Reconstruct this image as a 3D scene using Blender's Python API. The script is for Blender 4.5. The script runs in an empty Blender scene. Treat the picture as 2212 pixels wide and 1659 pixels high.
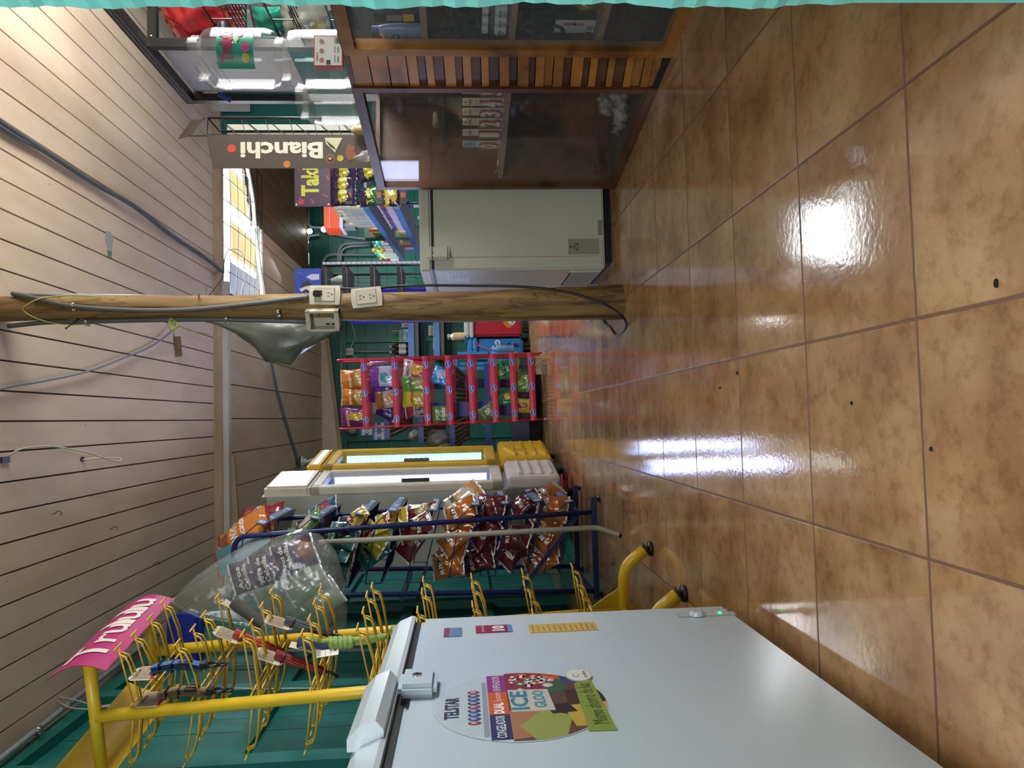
import bpy, bmesh, math, random
from math import sin, cos, pi, radians
from mathutils import Vector as V, Matrix, Quaternion
random.seed(7)
SC = bpy.context.scene
COL = SC.collection

# ---------------------------------------------------------------- camera (phone held sideways: the frame is rolled 90 degrees)
FPX, CAMH = 1580.1, 0.66
YAW, PITCH, ROLL = 0.04574461, -0.06662309, -0.02224509
FWD = V((sin(YAW)*cos(PITCH), cos(YAW)*cos(PITCH), sin(PITCH)))
_rt = V((cos(YAW), -sin(YAW), 0.0))
_up = _rt.cross(FWD)
RT = _rt*cos(ROLL) + _up*sin(ROLL)
UP = _up*cos(ROLL) - _rt*sin(ROLL)
CAM = V((0, 0, CAMH))
cam = bpy.data.cameras.new('camera')
cam.sensor_fit = 'HORIZONTAL'
cam.sensor_width = 36.0
cam.lens = FPX/2212*36.0
cam.clip_start = 0.02
camo = bpy.data.objects.new('camera', cam)
COL.objects.link(camo)
_m = Matrix((-UP, RT, -FWD)).transposed().to_4x4()
_m.translation = CAM
camo.matrix_world = _m
SC.camera = camo

# ---------------------------------------------------------------- world (overcast daylight outside), exposure
w = bpy.data.worlds.new('World')
SC.world = w
w.use_nodes = True
bg = w.node_tree.nodes['Background']
bg.inputs[0].default_value = (0.86, 0.93, 1.0, 1)
bg.inputs[1].default_value = 8.0
SC.view_settings.view_transform = 'Standard'
SC.view_settings.look = 'None'
SC.view_settings.gamma = 1.0
SC.view_settings.exposure = 0.95
SC.cycles.use_denoising = True
SC.cycles.max_bounces = 8
SC.cycles.transparent_max_bounces = 24
SC.cycles.caustics_reflective = False
SC.cycles.caustics_refractive = False

# ---------------------------------------------------------------- window daylight, and fill lights added out of view
def area(name, loc, target, sx, sy, power, color=(1, 1, 1), spread=180):
    l = bpy.data.lights.new(name, 'AREA')
    l.shape = 'RECTANGLE'; l.size = sx; l.size_y = sy
    l.energy = power; l.color = color; l.spread = radians(spread)
    o = bpy.data.objects.new(name, l)
    COL.objects.link(o)
    d = (V(target) - V(loc)).normalized()
    o.location = loc
    o.rotation_euler = d.to_track_quat('-Z', 'Y').to_euler()
    return o
area('window_daylight', (2.45, 2.6, 1.55), (0.0, 3.0, 1.4), 1.9, 0.8, 37, (1.0, 0.94, 0.85))
area('front_fill', (-0.25, -1.1, 1.75), (0.5, 1.8, 0.2), 1.7, 0.9, 36, (0.95, 0.98, 1.0))  # added fill from behind the camera, brightens the near floor and freezers
area('back_room_fill', (1.9, 7.3, 2.36), (1.6, 7.2, 0.6), 0.3, 1.2, 24, (0.90, 0.96, 1.0))  # added fill for the back shelves, no fixture belongs to it
area('rear_fill', (1.12, 6.9, 2.40), (0.6, 6.3, 0.0), 0.5, 0.12, 8, (0.95, 0.97, 1.0))  # added fill tucked behind the post, no real tube hangs here

# ---------------------------------------------------------------- helpers: measuring
def ray(x, y):
    return FWD*FPX + RT*((1659-y)-829.5) - UP*(x-1106)
def atY(x, y, Y):
    d = ray(x, y); return CAM + d*(Y/d.y)
def atX(x, y, X):
    d = ray(x, y); return CAM + d*(X/d.x)
def atZ(x, y, Z):
    d = ray(x, y); return CAM + d*((Z-CAMH)/d.z)

# ---------------------------------------------------------------- helpers: materials
def hexc(c):
    if isinstance(c, str):
        c = c.lstrip('#'); c = [int(c[i:i+2], 16)/255 for i in (0, 2, 4)]
        return tuple((x/12.92 if x <= 0.04045 else ((x+0.055)/1.055)**2.4) for x in c)
    return tuple(c)
MATS = {}
def mat(name, c, rough=0.5, metal=0.0, var=0.08, vs=6.0, bump=0.0, bs=30.0, spec=0.5, coat=0.0, stretch=(1, 1, 1)):
    """plain procedural material: a base colour with a little noise in it"""
    if name in MATS: return MATS[name]
    m = bpy.data.materials.new(name); m.use_nodes = True
    n = m.node_tree.nodes; L = m.node_tree.links
    b = n['Principled BSDF']; c = hexc(c)
    b.inputs['Roughness'].default_value = rough
    b.inputs['Metallic'].default_value = metal
    b.inputs['Specular IOR Level'].default_value = spec
    b.inputs['Coat Weight'].default_value = coat
    b.inputs['Coat Roughness'].default_value = 0.08
    tc = n.new('ShaderNodeTexCoord')
    mp = n.new('ShaderNodeMapping'); mp.inputs['Scale'].default_value = stretch
    L.new(tc.outputs['Object'], mp.inputs['Vector'])
    nz = n.new('ShaderNodeTexNoise'); nz.inputs['Scale'].default_value = vs; nz.inputs['Detail'].default_value = 5
    L.new(mp.outputs[0], nz.inputs['Vector'])
    rp = n.new('ShaderNodeValToRGB')
    rp.color_ramp.elements[0].position = 0.3; rp.color_ramp.elements[1].position = 0.7
    rp.color_ramp.elements[0].color = tuple(x*(1-var) for x in c)+(1,)
    rp.color_ramp.elements[1].color = tuple(min(1, x*(1+var)) for x in c)+(1,)
    L.new(nz.outputs['Fac'], rp.inputs[0]); L.new(rp.outputs[0], b.inputs['Base Color'])
    if bump:
        nb = n.new('ShaderNodeTexNoise'); nb.inputs['Scale'].default_value = bs; nb.inputs['Detail'].default_value = 3
        L.new(mp.outputs[0], nb.inputs['Vector'])
        bp = n.new('ShaderNodeBump'); bp.inputs['Strength'].default_value = bump; bp.inputs['Distance'].default_value = 0.01
        L.new(nb.outputs['Fac'], bp.inputs['Height']); L.new(bp.outputs[0], b.inputs['Normal'])
    MATS[name] = m
    return m
def emit(name, c, s):
    if name in MATS: return MATS[name]
    m = bpy.data.materials.new(name); m.use_nodes = True
    n = m.node_tree.nodes; b = n['Principled BSDF']
    b.inputs['Base Color'].default_value = hexc(c)+(1,)
    b.inputs['Emission Color'].default_value = hexc(c)+(1,)
    b.inputs['Emission Strength'].default_value = s
    MATS[name] = m
    return m
def film(name, c=(1, 1, 1), opac=0.1, rough=0.05, ior=1.45, haze=(0.8, 0.8, 0.8), bump=0.0, bs=20):
    """thin clear glass or plastic: mostly see-through with a mirror sheen and a touch of dust"""
    if name in MATS: return MATS[name]
    m = bpy.data.materials.new(name); m.use_nodes = True
    n = m.node_tree.nodes; L = m.node_tree.links
    n.remove(n['Principled BSDF'])
    out = n['Material Output']
    tr = n.new('ShaderNodeBsdfTransparent'); tr.inputs[0].default_value = hexc(c)+(1,)
    gl = n.new('ShaderNodeBsdfGlossy'); gl.inputs['Roughness'].default_value = rough
    df = n.new('ShaderNodeBsdfDiffuse'); df.inputs[0].default_value = hexc(haze)+(1,)
    lw_ = n.new('ShaderNodeLayerWeight'); lw_.inputs[0].default_value = 0.5
    f0 = ((ior-1)/(ior+1))**2
    pw = n.new('ShaderNodeMath'); pw.operation = 'POWER'; pw.inputs[1].default_value = 5.0; L.new(lw_.outputs['Facing'], pw.inputs[0])
    fr = n.new('ShaderNodeMath'); fr.operation = 'MULTIPLY_ADD'; fr.inputs[1].default_value = (1-f0)*.38; fr.inputs[2].default_value = f0; L.new(pw.outputs[0], fr.inputs[0])
    tc = n.new('ShaderNodeTexCoord'); nz = n.new('ShaderNodeTexNoise'); nz.inputs['Scale'].default_value = bs
    L.new(tc.outputs['Object'], nz.inputs['Vector'])
    ml = n.new('ShaderNodeMath'); ml.operation = 'MULTIPLY'; ml.inputs[1].default_value = 2*opac
    L.new(nz.outputs['Fac'], ml.inputs[0])
    m1 = n.new('ShaderNodeMixShader'); L.new(ml.outputs[0], m1.inputs[0]); L.new(tr.outputs[0], m1.inputs[1]); L.new(df.outputs[0], m1.inputs[2])
    m2 = n.new('ShaderNodeMixShader'); L.new(fr.outputs[0], m2.inputs[0]); L.new(m1.outputs[0], m2.inputs[1]); L.new(gl.outputs[0], m2.inputs[2])
    if bump:
        bp = n.new('ShaderNodeBump'); bp.inputs['Strength'].default_value = bump; bp.inputs['Distance'].default_value = 0.02
        L.new(nz.outputs['Fac'], bp.inputs['Height']); L.new(bp.outputs[0], gl.inputs['Normal']); L.new(bp.outputs[0], lw_.inputs['Normal'])
    L.new(m2.outputs[0], out.inputs[0])
    MATS[name] = m
    return m
def P(c, rough=0.42):
    """plain painted / printed colour by hex code"""
    return mat('paint_%s_%d' % (c.strip('#'), int(rough*100)), c, rough, var=0.05)

# ---------------------------------------------------------------- helpers: meshes
def basis(o, x, y):
    x = V(x).normalized(); z = x.cross(V(y)).normalized(); y = z.cross(x)
    m = Matrix((x, y, z)).transposed().to_4x4(); m.translation = V(o)
    return m
def rotz(a, loc=(0, 0, 0)):
    return Matrix.Translation(V(loc)) @ Matrix.Rotation(a, 4, 'Z')
_TXT = {}
def textmesh(s, bold=0.02, res=2, extr=0.0, cuts=0):
    k = (s, bold, res, extr, cuts)
    if k not in _TXT:
        cu = bpy.data.curves.new('lettering', 'FONT')
        cu.body = s; cu.offset = bold; cu.resolution_u = res; cu.extrude = extr; cu.align_x = 'CENTER'
        o = bpy.data.objects.new('lettering', cu); COL.objects.link(o)
        dg = bpy.context.evaluated_depsgraph_get()
        me = bpy.data.meshes.new_from_object(o.evaluated_get(dg))
        vs = [v.co.copy() for v in me.vertices]; fs = [list(p.vertices) for p in me.polygons]
        bpy.data.objects.remove(o); bpy.data.meshes.remove(me)
        if vs:
            x0 = min(v.x for v in vs); x1 = max(v.x for v in vs); y0 = min(v.y for v in vs); y1 = max(v.y for v in vs)
            vs = [V(((v.x-(x0+x1)/2)/max(1e-6, x1-x0), (v.y-(y0+y1)/2)/max(1e-6, y1-y0), v.z)) for v in vs]
        if cuts and vs:
            bm = bmesh.new()
            bv = [bm.verts.new(v) for v in vs]
            for f in fs:
                try: bm.faces.new([bv[i] for i in f])
                except ValueError: pass
            for axis in ((1, 0, 0), (0, 1, 0)):
                for q in range(1, cuts):
                    bmesh.ops.bisect_plane(bm, geom=bm.verts[:]+bm.edges[:]+bm.faces[:], plane_co=V(axis)*(q/cuts-.5), plane_no=axis)
            bm.verts.index_update(); vs = [v.co.copy() for v in bm.verts]; fs = [[v.index for v in f.verts] for f in bm.faces]; bm.free()
        _TXT[k] = (vs, fs)
    return _TXT[k]
class MB:
    def __init__(s): s.v = []; s.f = []; s.m = []; s.mats = []; s.sm = []
    def mi(s, m):
        if m not in s.mats: s.mats.append(m)
        return s.mats.index(m)
    def add(s, vs, fs, m, T=None, smooth=False):
        b = len(s.v); i = s.mi(m)
        s.v += [(T @ V(v)) if T is not None else V(v) for v in vs]
        for f in fs: s.f.append([b+k for k in f]); s.m.append(i); s.sm.append(smooth)
        return s
    def box(s, a, b, m, T=None, bev=0.0):
        x0, y0, z0 = [min(p, q) for p, q in zip(a, b)]; x1, y1, z1 = [max(p, q) for p, q in zip(a, b)]
        if bev > 0:
            bev = min(bev, (x1-x0)*.45, (y1-y0)*.45, (z1-z0)*.45)
            bm = bmesh.new(); bmesh.ops.create_cube(bm, size=1)
            for v in bm.verts: v.co = V((x0+(v.co.x+.5)*(x1-x0), y0+(v.co.y+.5)*(y1-y0), z0+(v.co.z+.5)*(z1-z0)))
            bmesh.ops.bevel(bm, geom=bm.edges[:], offset=bev, segments=2, affect='EDGES')
            bm.verts.index_update()
            s.add([v.co.copy() for v in bm.verts], [[v.index for v in f.verts] for f in bm.faces], m, T); bm.free()
            return s
        vs = [(x0, y0, z0), (x1, y0, z0), (x1, y1, z0), (x0, y1, z0), (x0, y0, z1), (x1, y0, z1), (x1, y1, z1), (x0, y1, z1)]
        return s.add(vs, [(3, 2, 1, 0), (4, 5, 6, 7), (0, 1, 5, 4), (1, 2, 6, 5), (2, 3, 7, 6), (3, 0, 4, 7)], m, T)
    def bar(s, p, q, w, h, m, up=(0, 0, 1)):
        """rectangular bar from p to q"""
        p = V(p); q = V(q); d = q-p; L = d.length
        if L < 1e-6: return s
        u = V(up)
        if abs(d.normalized().dot(u)) > .98: u = V((0, 1, 0))
        T = basis(p, d, u)
        return s.box((0, -h/2, -w/2), (L, h/2, w/2), m, T)
    def tube(s, pts, r, m, n=8, closed=False, caps=True, r2=None):
        pts = [V(p) for p in pts]; N = len(pts)
        if N < 2: return s
        tang = []
        for i in range(N):
            a = pts[(i-1) % N] if (closed or i > 0) else pts[i]
            b = pts[(i+1) % N] if (closed or i < N-1) else pts[i]
            t = (b-a); tang.append(t.normalized() if t.length > 1e-9 else V((0, 0, 1)))
        u = tang[0].orthogonal().normalized(); rings = []; vs = []
        for i in range(N):
            t = tang[i]; u = (u - t*u.dot(t))
            u = u.normalized() if u.length > 1e-6 else t.orthogonal().normalized()
            w_ = t.cross(u)
            rr = r(i/(N-1)) if callable(r) else r
            k = 1.0
            if 0 < i < N-1 and not closed:
                c_ = max(0.5, math.sqrt(max(0.0, (1+(pts[i]-pts[i-1]).normalized().dot((pts[i+1]-pts[i]).normalized()))/2))); k = 1/c_ if N < 6 else 1.0
            for j in range(n):
                a = 2*pi*j/n; vs.append(pts[i] + (u*cos(a)+w_*sin(a)*(r2/rr if r2 else 1))*rr*k)
        fs = []
        for i in range(N if closed else N-1):
            for j in range(n):
                a = i*n+j; b = i*n+(j+1) % n; c = ((i+1) % N)*n+(j+1) % n; d = ((i+1) % N)*n+j
                fs.append((a, b, c, d))
        if caps and not closed:
            fs.append(tuple(range(n-1, -1, -1))); fs.append(tuple((N-1)*n+j for j in range(n)))
        return s.add(vs, fs, m, smooth=n > 5)
    def lathe(s, prof, m, T=None, n=24, cap=True, mfun=None):
        vs = []; N = len(prof)
        for r, z in prof:
            for j in range(n): a = 2*pi*j/n; vs.append((r*cos(a), r*sin(a), z))
        for i in range(N-1):
            mm = mfun(i) if mfun else m
            s.add(vs[i*n:(i+2)*n], [(j, (j+1) % n, n+(j+1) % n, n+j) for j in range(n)], mm, T, True)
        if cap:
            s.add(vs[:n], [tuple(range(n-1, -1, -1))], mfun(0) if mfun else m, T)
            s.add(vs[-n:], [tuple(range(n))], mfun(N-2) if mfun else m, T)
        return s
    def prism(s, poly, d, m, T=None):
        """poly in local xy, extruded along z by d"""
        n = len(poly); vs = [(x, y, 0) for x, y in poly]+[(x, y, d) for x, y in poly]
        fs = [tuple(range(n-1, -1, -1)), tuple(range(n, 2*n))]+[(i, (i+1) % n, n+(i+1) % n, n+i) for i in range(n)]
        return s.add(vs, fs, m, T)
    def disc(s, c, r, m, T, n=20, ry=None, d=0.0008):
        return s.prism([(c[0]+r*cos(2*pi*k/n), c[1]+(ry or r)*sin(2*pi*k/n)) for k in range(n)], d, m, T)
    def text(s, t, w_, h_, m, T, c=(0, 0), z=0.001, bold=0.02, rot=0.0, warp=None):
        vs, fs = textmesh(t, bold, cuts=8 if warp else 0)
        R = Matrix.Rotation(rot, 2)
        out = []
        for v in vs:
            p = R @ V((v.x*w_, v.y*h_)).to_2d()
            q = V((p.x+c[0], p.y+c[1], z))
            out.append(warp(q) if warp else q)
        return s.add(out, fs, m, T)
    def grid(s, fn, nu, nv, m, T=None, mfun=None, smooth=True):
        vs = [fn(i/nu, j/nv) for j in range(nv+1) for i in range(nu+1)]
        grp = {}
        for j in range(nv):
            for i in range(nu):
                mm = mfun((i+.5)/nu, (j+.5)/nv) if mfun else m
                a = j*(nu+1)+i; grp.setdefault(mm.name, (mm, []))[1].append((a, a+1, a+nu+2, a+nu+1))
        b = len(s.v)
        s.v += [(T @ V(v)) if T is not None else V(v) for v in vs]
        for mm, fs in grp.values():
            i = s.mi(mm)
            for f in fs: s.f.append([b+k for k in f]); s.m.append(i); s.sm.append(smooth)
        return s
    def build(s, name, parent=None, label=None, kind=None, origin=None):
        me = bpy.data.meshes.new(name)
        inv = parent_inv(parent) if parent is not None else Matrix.Identity(4)
        if parent is None:
            if origin is None and s.v:
                n = len(s.v); origin = (sum(v.x for v in s.v)/n, sum(v.y for v in s.v)/n, min(v.z for v in s.v))
            inv = Matrix.Translation(-V(origin or (0, 0, 0)))
        me.from_pydata([tuple(inv @ v) for v in s.v], [], s.f)
        for m in s.mats: me.materials.append(m)
        me.polygons.foreach_set('material_index', s.m)
        me.polygons.foreach_set('use_smooth', s.sm)
        me.update()
        o = bpy.data.objects.new(name, me); COL.objects.link(o)
        if parent is not None:
            o.parent = parent; WM[o.name] = WM[parent.name]
        else:
            o.location = V(origin or (0, 0, 0)); WM[o.name] = Matrix.Translation(o.location)
        if label: o['label'] = label
        if kind: o['kind'] = kind
        return o
WM = {}
def parent_inv(p): return WM[p.name].inverted()
def tag(o, label, cat, group=None, kind=None):
    o['label'] = label; o['category'] = cat
    if group: o['group'] = group
    if kind: o['kind'] = kind
    return o
def thing(name, label, cat, loc=(0, 0, 0), rz=0.0, group=None, M=None):
    o = bpy.data.objects.new(name, None); COL.objects.link(o)
    o.empty_display_size = 0.05
    m = M if M is not None else rotz(rz, loc)
    o.matrix_world = m; WM[o.name] = m.copy()
    return tag(o, label, cat, group)
def struct(mb, name):
    o = mb.build(name); o['kind'] = 'structure'
    return o
def dup(root, M, label=None, group=None):
    """a copy of a thing, its parts and their sub-parts"""
    c = root.copy(); COL.objects.link(c); c.matrix_world = M; WM[c.name] = M.copy()
    if label: c['label'] = label
    if group: c['group'] = group
    for ch in root.children:
        d = ch.copy(); COL.objects.link(d); d.parent = c
        for g in ch.children:
            e = g.copy(); COL.objects.link(e); e.parent = d
    return c
def arc(c, r, a0, a1, ux, uy, n=8):
    c = V(c); ux = V(ux); uy = V(uy)
    return [c + ux*r*cos(a0+(a1-a0)*k/n) + uy*r*sin(a0+(a1-a0)*k/n) for k in range(n+1)]
def fillet(pts, r, n=5):
    pts = [V(p) for p in pts]; out = [pts[0]]
    for i in range(1, len(pts)-1):
        a, b, c = pts[i-1], pts[i], pts[i+1]
        d1 = (a-b); d2 = (c-b); k = min(r, d1.length*.45, d2.length*.45)
        p = b+d1.normalized()*k; q = b+d2.normalized()*k
        for t in range(n+1):
            t /= n; out.append(p*(1-t)**2 + b*2*t*(1-t) + q*t*t)
    return out+[pts[-1]]
def spline(pts, n=6):
    pts = [V(p) for p in pts]; out = []
    for i in range(len(pts)-1):
        p0 = pts[max(0, i-1)]; p1 = pts[i]; p2 = pts[i+1]; p3 = pts[min(len(pts)-1, i+2)]
        for k in range(n):
            t = k/n
            out.append(0.5*((2*p1)+(p2-p0)*t+(2*p0-5*p1+4*p2-p3)*t*t+(3*p1-p0-3*p2+p3)*t**3))
    return out+[pts[-1]]

# ================================================================ the setting
CZ = 2.46                 # ceiling height
XL, XR, XW = -1.28, 1.735, 2.55
TILE, TX, TY = 0.5253208*CAMH, 0.19476*CAMH, 1.5428*CAMH

def floor_material():
    m = bpy.data.materials.new('glazed_floor_tile'); m.use_nodes = True
    n = m.node_tree.nodes; L = m.node_tree.links; b = n['Principled BSDF']
    tc = n.new('ShaderNodeTexCoord'); sp = n.new('ShaderNodeSeparateXYZ'); L.new(tc.outputs['Object'], sp.inputs[0])
    def mt(op, a, b_=None):
        k = n.new('ShaderNodeMath'); k.operation = op
        for i, v in enumerate((a, b_)):
            if v is None: continue
            if isinstance(v, (int, float)): k.inputs[i].default_value = v
            else: L.new(v, k.inputs[i])
        return k.outputs[0]
    def cell(axis, off):
        u = mt('DIVIDE', mt('SUBTRACT', sp.outputs[axis], off), TILE)
        fr = mt('FRACT', u); d = mt('MINIMUM', fr, mt('SUBTRACT', 1.0, fr))
        return mt('FLOOR', u), mt('MULTIPLY', d, TILE)
    cx, dx = cell(0, TX); cy, dy = cell(1, TY)
    d = mt('MINIMUM', dx, dy)
    g = n.new('ShaderNodeMapRange'); g.interpolation_type = 'SMOOTHSTEP'
    g.inputs[1].default_value = 0.0018; g.inputs[2].default_value = 0.0034
    L.new(d, g.inputs[0])
    cid = n.new('ShaderNodeCombineXYZ'); L.new(cx, cid.inputs[0]); L.new(cy, cid.inputs[1])
    wn = n.new('ShaderNodeTexWhiteNoise'); wn.noise_dimensions = '3D'; L.new(cid.outputs[0], wn.inputs['Vector'])
    off = n.new('ShaderNodeVectorMath'); off.operation = 'MULTIPLY_ADD'
    L.new(wn.outputs['Color'], off.inputs[0]); off.inputs[1].default_value = (7, 7, 7); L.new(tc.outputs['Object'], off.inputs[2])
    def noise(s, det, rough=.55):
        k = n.new('ShaderNodeTexNoise'); k.inputs['Scale'].default_value = s; k.inputs['Detail'].default_value = det
        k.inputs['Roughness'].default_value = rough
        L.new(off.outputs[0], k.inputs['Vector']); return k.outputs['Fac']
    big = noise(5.5, 6); fine = noise(32, 8, .7)
    r1 = n.new('ShaderNodeValToRGB')
    for e, (p, c) in zip(r1.color_ramp.elements, ((0.30, '#8f6842'), (0.68, '#bf9a70'))): e.position = p; e.color = hexc(c)+(1,)
    mid = r1.color_ramp.elements.new(0.48); mid.color = hexc('#a9825a')+(1,)
    L.new(big, r1.inputs[0])
    r2 = n.new('ShaderNodeValToRGB')
    for e, (p, c) in zip(r2.color_ramp.elements, ((0.36, (.50, .38, .30, 1)), (0.52, (1, 1, 1, 1)))): e.position = p; e.color = c
    L.new(fine, r2.inputs[0])
    mx = n.new('ShaderNodeMix'); mx.data_type = 'RGBA'; mx.blend_type = 'MULTIPLY'; mx.inputs[0].default_value = 0.5
    L.new(r1.outputs[0], mx.inputs[6]); L.new(r2.outputs[0], mx.inputs[7])
    gm = n.new('ShaderNodeMix'); gm.data_type = 'RGBA'
    L.new(g.outputs[0], gm.inputs[0]); gm.inputs[6].default_value = hexc('#6f4a30')+(1,); L.new(mx.outputs[2], gm.inputs[7])
    L.new(gm.outputs[2], b.inputs['Base Color'])
    ro = n.new('ShaderNodeMapRange'); L.new(g.outputs[0], ro.inputs[0]); ro.inputs[3].default_value = .6; ro.inputs[4].default_value = .095
    L.new(ro.outputs[0], b.inputs['Roughness'])
    b.inputs['Specular IOR Level'].default_value = 1.0
    nb = n.new('ShaderNodeTexNoise'); nb.inputs['Scale'].default_value = 85; nb.inputs['Detail'].default_value = 3
    L.new(off.outputs[0], nb.inputs['Vector'])
    hh = mt('ADD', mt('MULTIPLY', g.outputs[0], 1.0), mt('MULTIPLY', nb.outputs['Fac'], 0.20))
    bp = n.new('ShaderNodeBump'); bp.inputs['Strength'].default_value = 0.6; bp.inputs['Distance'].default_value = 0.0016
    L.new(hh, bp.inputs['Height']); L.new(bp.outputs[0], b.inputs['Normal'])
    return m

def board_material(name, c, c2, dirt, rough=.55, axis='Y'):
    """painted planks: slow tone drift along the board, grime specks and nail marks"""
    m = bpy.data.materials.new(name); m.use_nodes = True
    n = m.node_tree.nodes; L = m.node_tree.links; b = n['Principled BSDF']
    tc = n.new('ShaderNodeTexCoord'); mp = n.new('ShaderNodeMapping')
    mp.inputs['Scale'].default_value = {'Y': (1, .25, 1), 'X': (.25, 1, 1), 'Z': (1, 1, .25)}[axis]
    L.new(tc.outputs['Object'], mp.inputs[0])
    a = n.new('ShaderNodeTexNoise'); a.inputs['Scale'].default_value = 9; a.inputs['Detail'].default_value = 8; L.new(mp.outputs[0], a.inputs['Vector'])
    r = n.new('ShaderNodeValToRGB')
    for e, (p, k) in zip(r.color_ramp.elements, ((.34, c2), (.62, c))): e.position = p; e.color = hexc(k)+(1,)
    L.new(a.outputs['Fac'], r.inputs[0])
    s = n.new('ShaderNodeTexNoise'); s.inputs['Scale'].default_value = 46; s.inputs['Detail'].default_value = 4; L.new(tc.outputs['Object'], s.inputs['Vector'])
    r2 = n.new('ShaderNodeValToRGB')
    for e, (p, k) in zip(r2.color_ramp.elements, ((.70, (0, 0, 0, 1)), (.78, (1, 1, 1, 1)))): e.position = p; e.color = k
    L.new(s.outputs['Fac'], r2.inputs[0])
    mx = n.new('ShaderNodeMix'); mx.data_type = 'RGBA'
    L.new(r2.outputs[0], mx.inputs[0]); L.new(r.outputs[0], mx.inputs[6]); mx.inputs[7].default_value = hexc(dirt)+(1,)
    L.new(mx.outputs[2], b.inputs['Base Color'])
    b.inputs['Roughness'].default_value = rough
    bp = n.new('ShaderNodeBump'); bp.inputs['Strength'].default_value = .25; bp.inputs['Distance'].default_value = .004
    L.new(a.outputs['Fac'], bp.inputs['Height']); L.new(bp.outputs[0], b.inputs['Normal'])
    return m
M_floor = floor_material()
M_ceil = board_material('cream_pink_boards', '#dfcdb9', '#d4c0aa', '#6f6053')
M_gap = mat('dark_board_gap', '#4a4038', .9)
M_teal = board_material('teal_painted_boards', '#0f7068', '#0b6059', '#0a4540', .5, 'Z')
M_green = board_material('deep_green_boards', '#0f6354', '#0b5548', '#083a30', .5, 'X')
M_brown = board_material('varnished_brown_boards', '#7d5e46', '#684a36', '#3a271a', .5, 'Y')
M_trim = board_material('beige_trim_board', '#b7a28a', '#a08a72', '#54463a', .6, 'X')
M_white = mat('white_painted_trim', '#c9c4c0', .5, var=.1)

floor = MB().add([(XL-.02, -1.3, 0), (3.2, -1.3, 0), (3.2, 9.5, 0), (XL-.02, 9.5, 0)], [(0, 1, 2, 3)], M_floor)
o = floor.build('floor', origin=(0, 0, 0)); o['kind'] = 'structure'

# near ceiling: planks running away from the camera
X0 = atZ(467, 907.3, CZ).x
BW = 0.1195
cl = MB(); k = -11
while X0+k*BW < XW:
    a = max(XL, X0+k*BW+.0038); b = min(XW, X0+(k+1)*BW-.0038)
    if b-a > .01:
        z = CZ + random.uniform(0, .002)
        cuts = [-1.3] + sorted(random.sample([1.3, 1.9, 2.6, 3.2, 3.9, 4.4], 1)) + [5.5]
        for p, q in zip(cuts, cuts[1:]):
            cl.box((a, p+.0012, z), (b, q-.0012, z+.015), M_ceil)
    k += 1
cl.box((XL-.02, -1.3, CZ+.012), (XW+.02, 5.5, CZ+.05), M_gap)
struct(cl, 'ceiling')
# far ceiling beyond the beam, wider planks, open on the right where the mesh is
CF = 2.435
fc = MB(); BW2 = 0.262; x = atZ(495, 904, CF).x - 6*BW2
for k in range(13):
    a = max(XL, x+k*BW2+.004); b = min(XR, x+(k+1)*BW2-.004)
    if b-a < .02: continue
    y0 = 5.5 if b < 1.02 else 6.62
    for p, q in ((y0, 7.4), (7.4, 9.4)):
        fc.box((a, p+.001, CF+random.uniform(0, .003)), (b, q-.001, CF+.02), M_ceil)
fc.box((XL-.02, 5.5, CF+.016), (1.02, 9.45, CF+.05), M_gap); fc.box((1.02, 6.62, CF+.016), (XR, 9.45, CF+.05), M_gap)
struct(fc, 'ceiling')
# beam with its white lower trim, and the slanting board under its left end
bm_ = MB().box((XL, 5.42, 2.405), (XW, 5.49, CZ+.01), M_trim); struct(bm_, 'trim_1')
bm_ = MB().box((XL, 5.44, 2.365), (1.05, 5.50, 2.405), M_white); struct(bm_, 'trim_2')
bm_ = MB().bar(atY(499, 985, 5.52), atY(516, 1240, 5.52), .03, .05, M_trim); struct(bm_, 'trim_3')

# left wall: upright planks, studs and rails
lw = MB(); y = -1.3; i = 0
while y < 9.4:
    lw.box((XL-.02, y+.002, 0), (XL+random.uniform(0, .003), y+.138, CZ), M_teal); y += .14
lw.box((XL-.05, -1.3, 0), (XL-.012, 9.4, CZ+.04), mat('shadow_gap_teal', '#07403b', .8))
for y in (-.4, .55, 1.28, 2.02, 2.75, 3.5, 4.25, 5.0): lw.box((XL, y, 0), (XL+.06, y+.085, 2.36), M_teal)
lw.box((XL, -1.3, 2.335), (XL+.045, 9.4, 2.41), M_teal)
for z in (.5, 1.02, 1.52): lw.box((XL, -1.3, z), (XL+.035, 9.4, z+.07), M_teal)
struct(lw, 'wall_left')
# back wall: two stretches of green planks under a pale frieze
YB = 9.4
bw = MB(); z = 0
while z < CF:
    bw.box((XL, YB+random.uniform(0, .003), z+.002), (1.42, YB+.03, min(CF, z+.268)), M_green); z += .27
bw.box((XL, YB+.02, 0), (1.42, YB+.06, CF+.03), mat('shadow_gap_green', '#052a23', .8))
for x in (-.92, -.25, .42, 1.0): bw.box((x, YB-.035, 0), (x+.07, YB, 2.2), M_green)
for zz in (1.12, 2.13): bw.box((XL, YB-.04, zz), (1.42, YB, zz+.07), M_green)
bw.bar((-.95, YB-.04, .35), (.1, YB-.04, 1.0), .05, .03, M_green)
struct(bw, 'wall_back')
z1 = atY(738, 1020, YB).z; z2 = atY(706, 752, YB).z; x1 = atY(738, 1020, YB).x; x2 = atY(706, 752, YB).x
sl = (z2-z1)/(x2-x1)
zz = lambda x: z1+(x-x1)*sl
fz = MB().prism([(XL, zz(XL)), (1.42, min(CF-.02, zz(1.42))), (1.42, CF), (XL, CF)], .03, M_ceil, basis((0, YB-.05, 0), (1, 0, 0), (0, 0, 1)))
struct(fz, 'trim_4')
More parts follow.
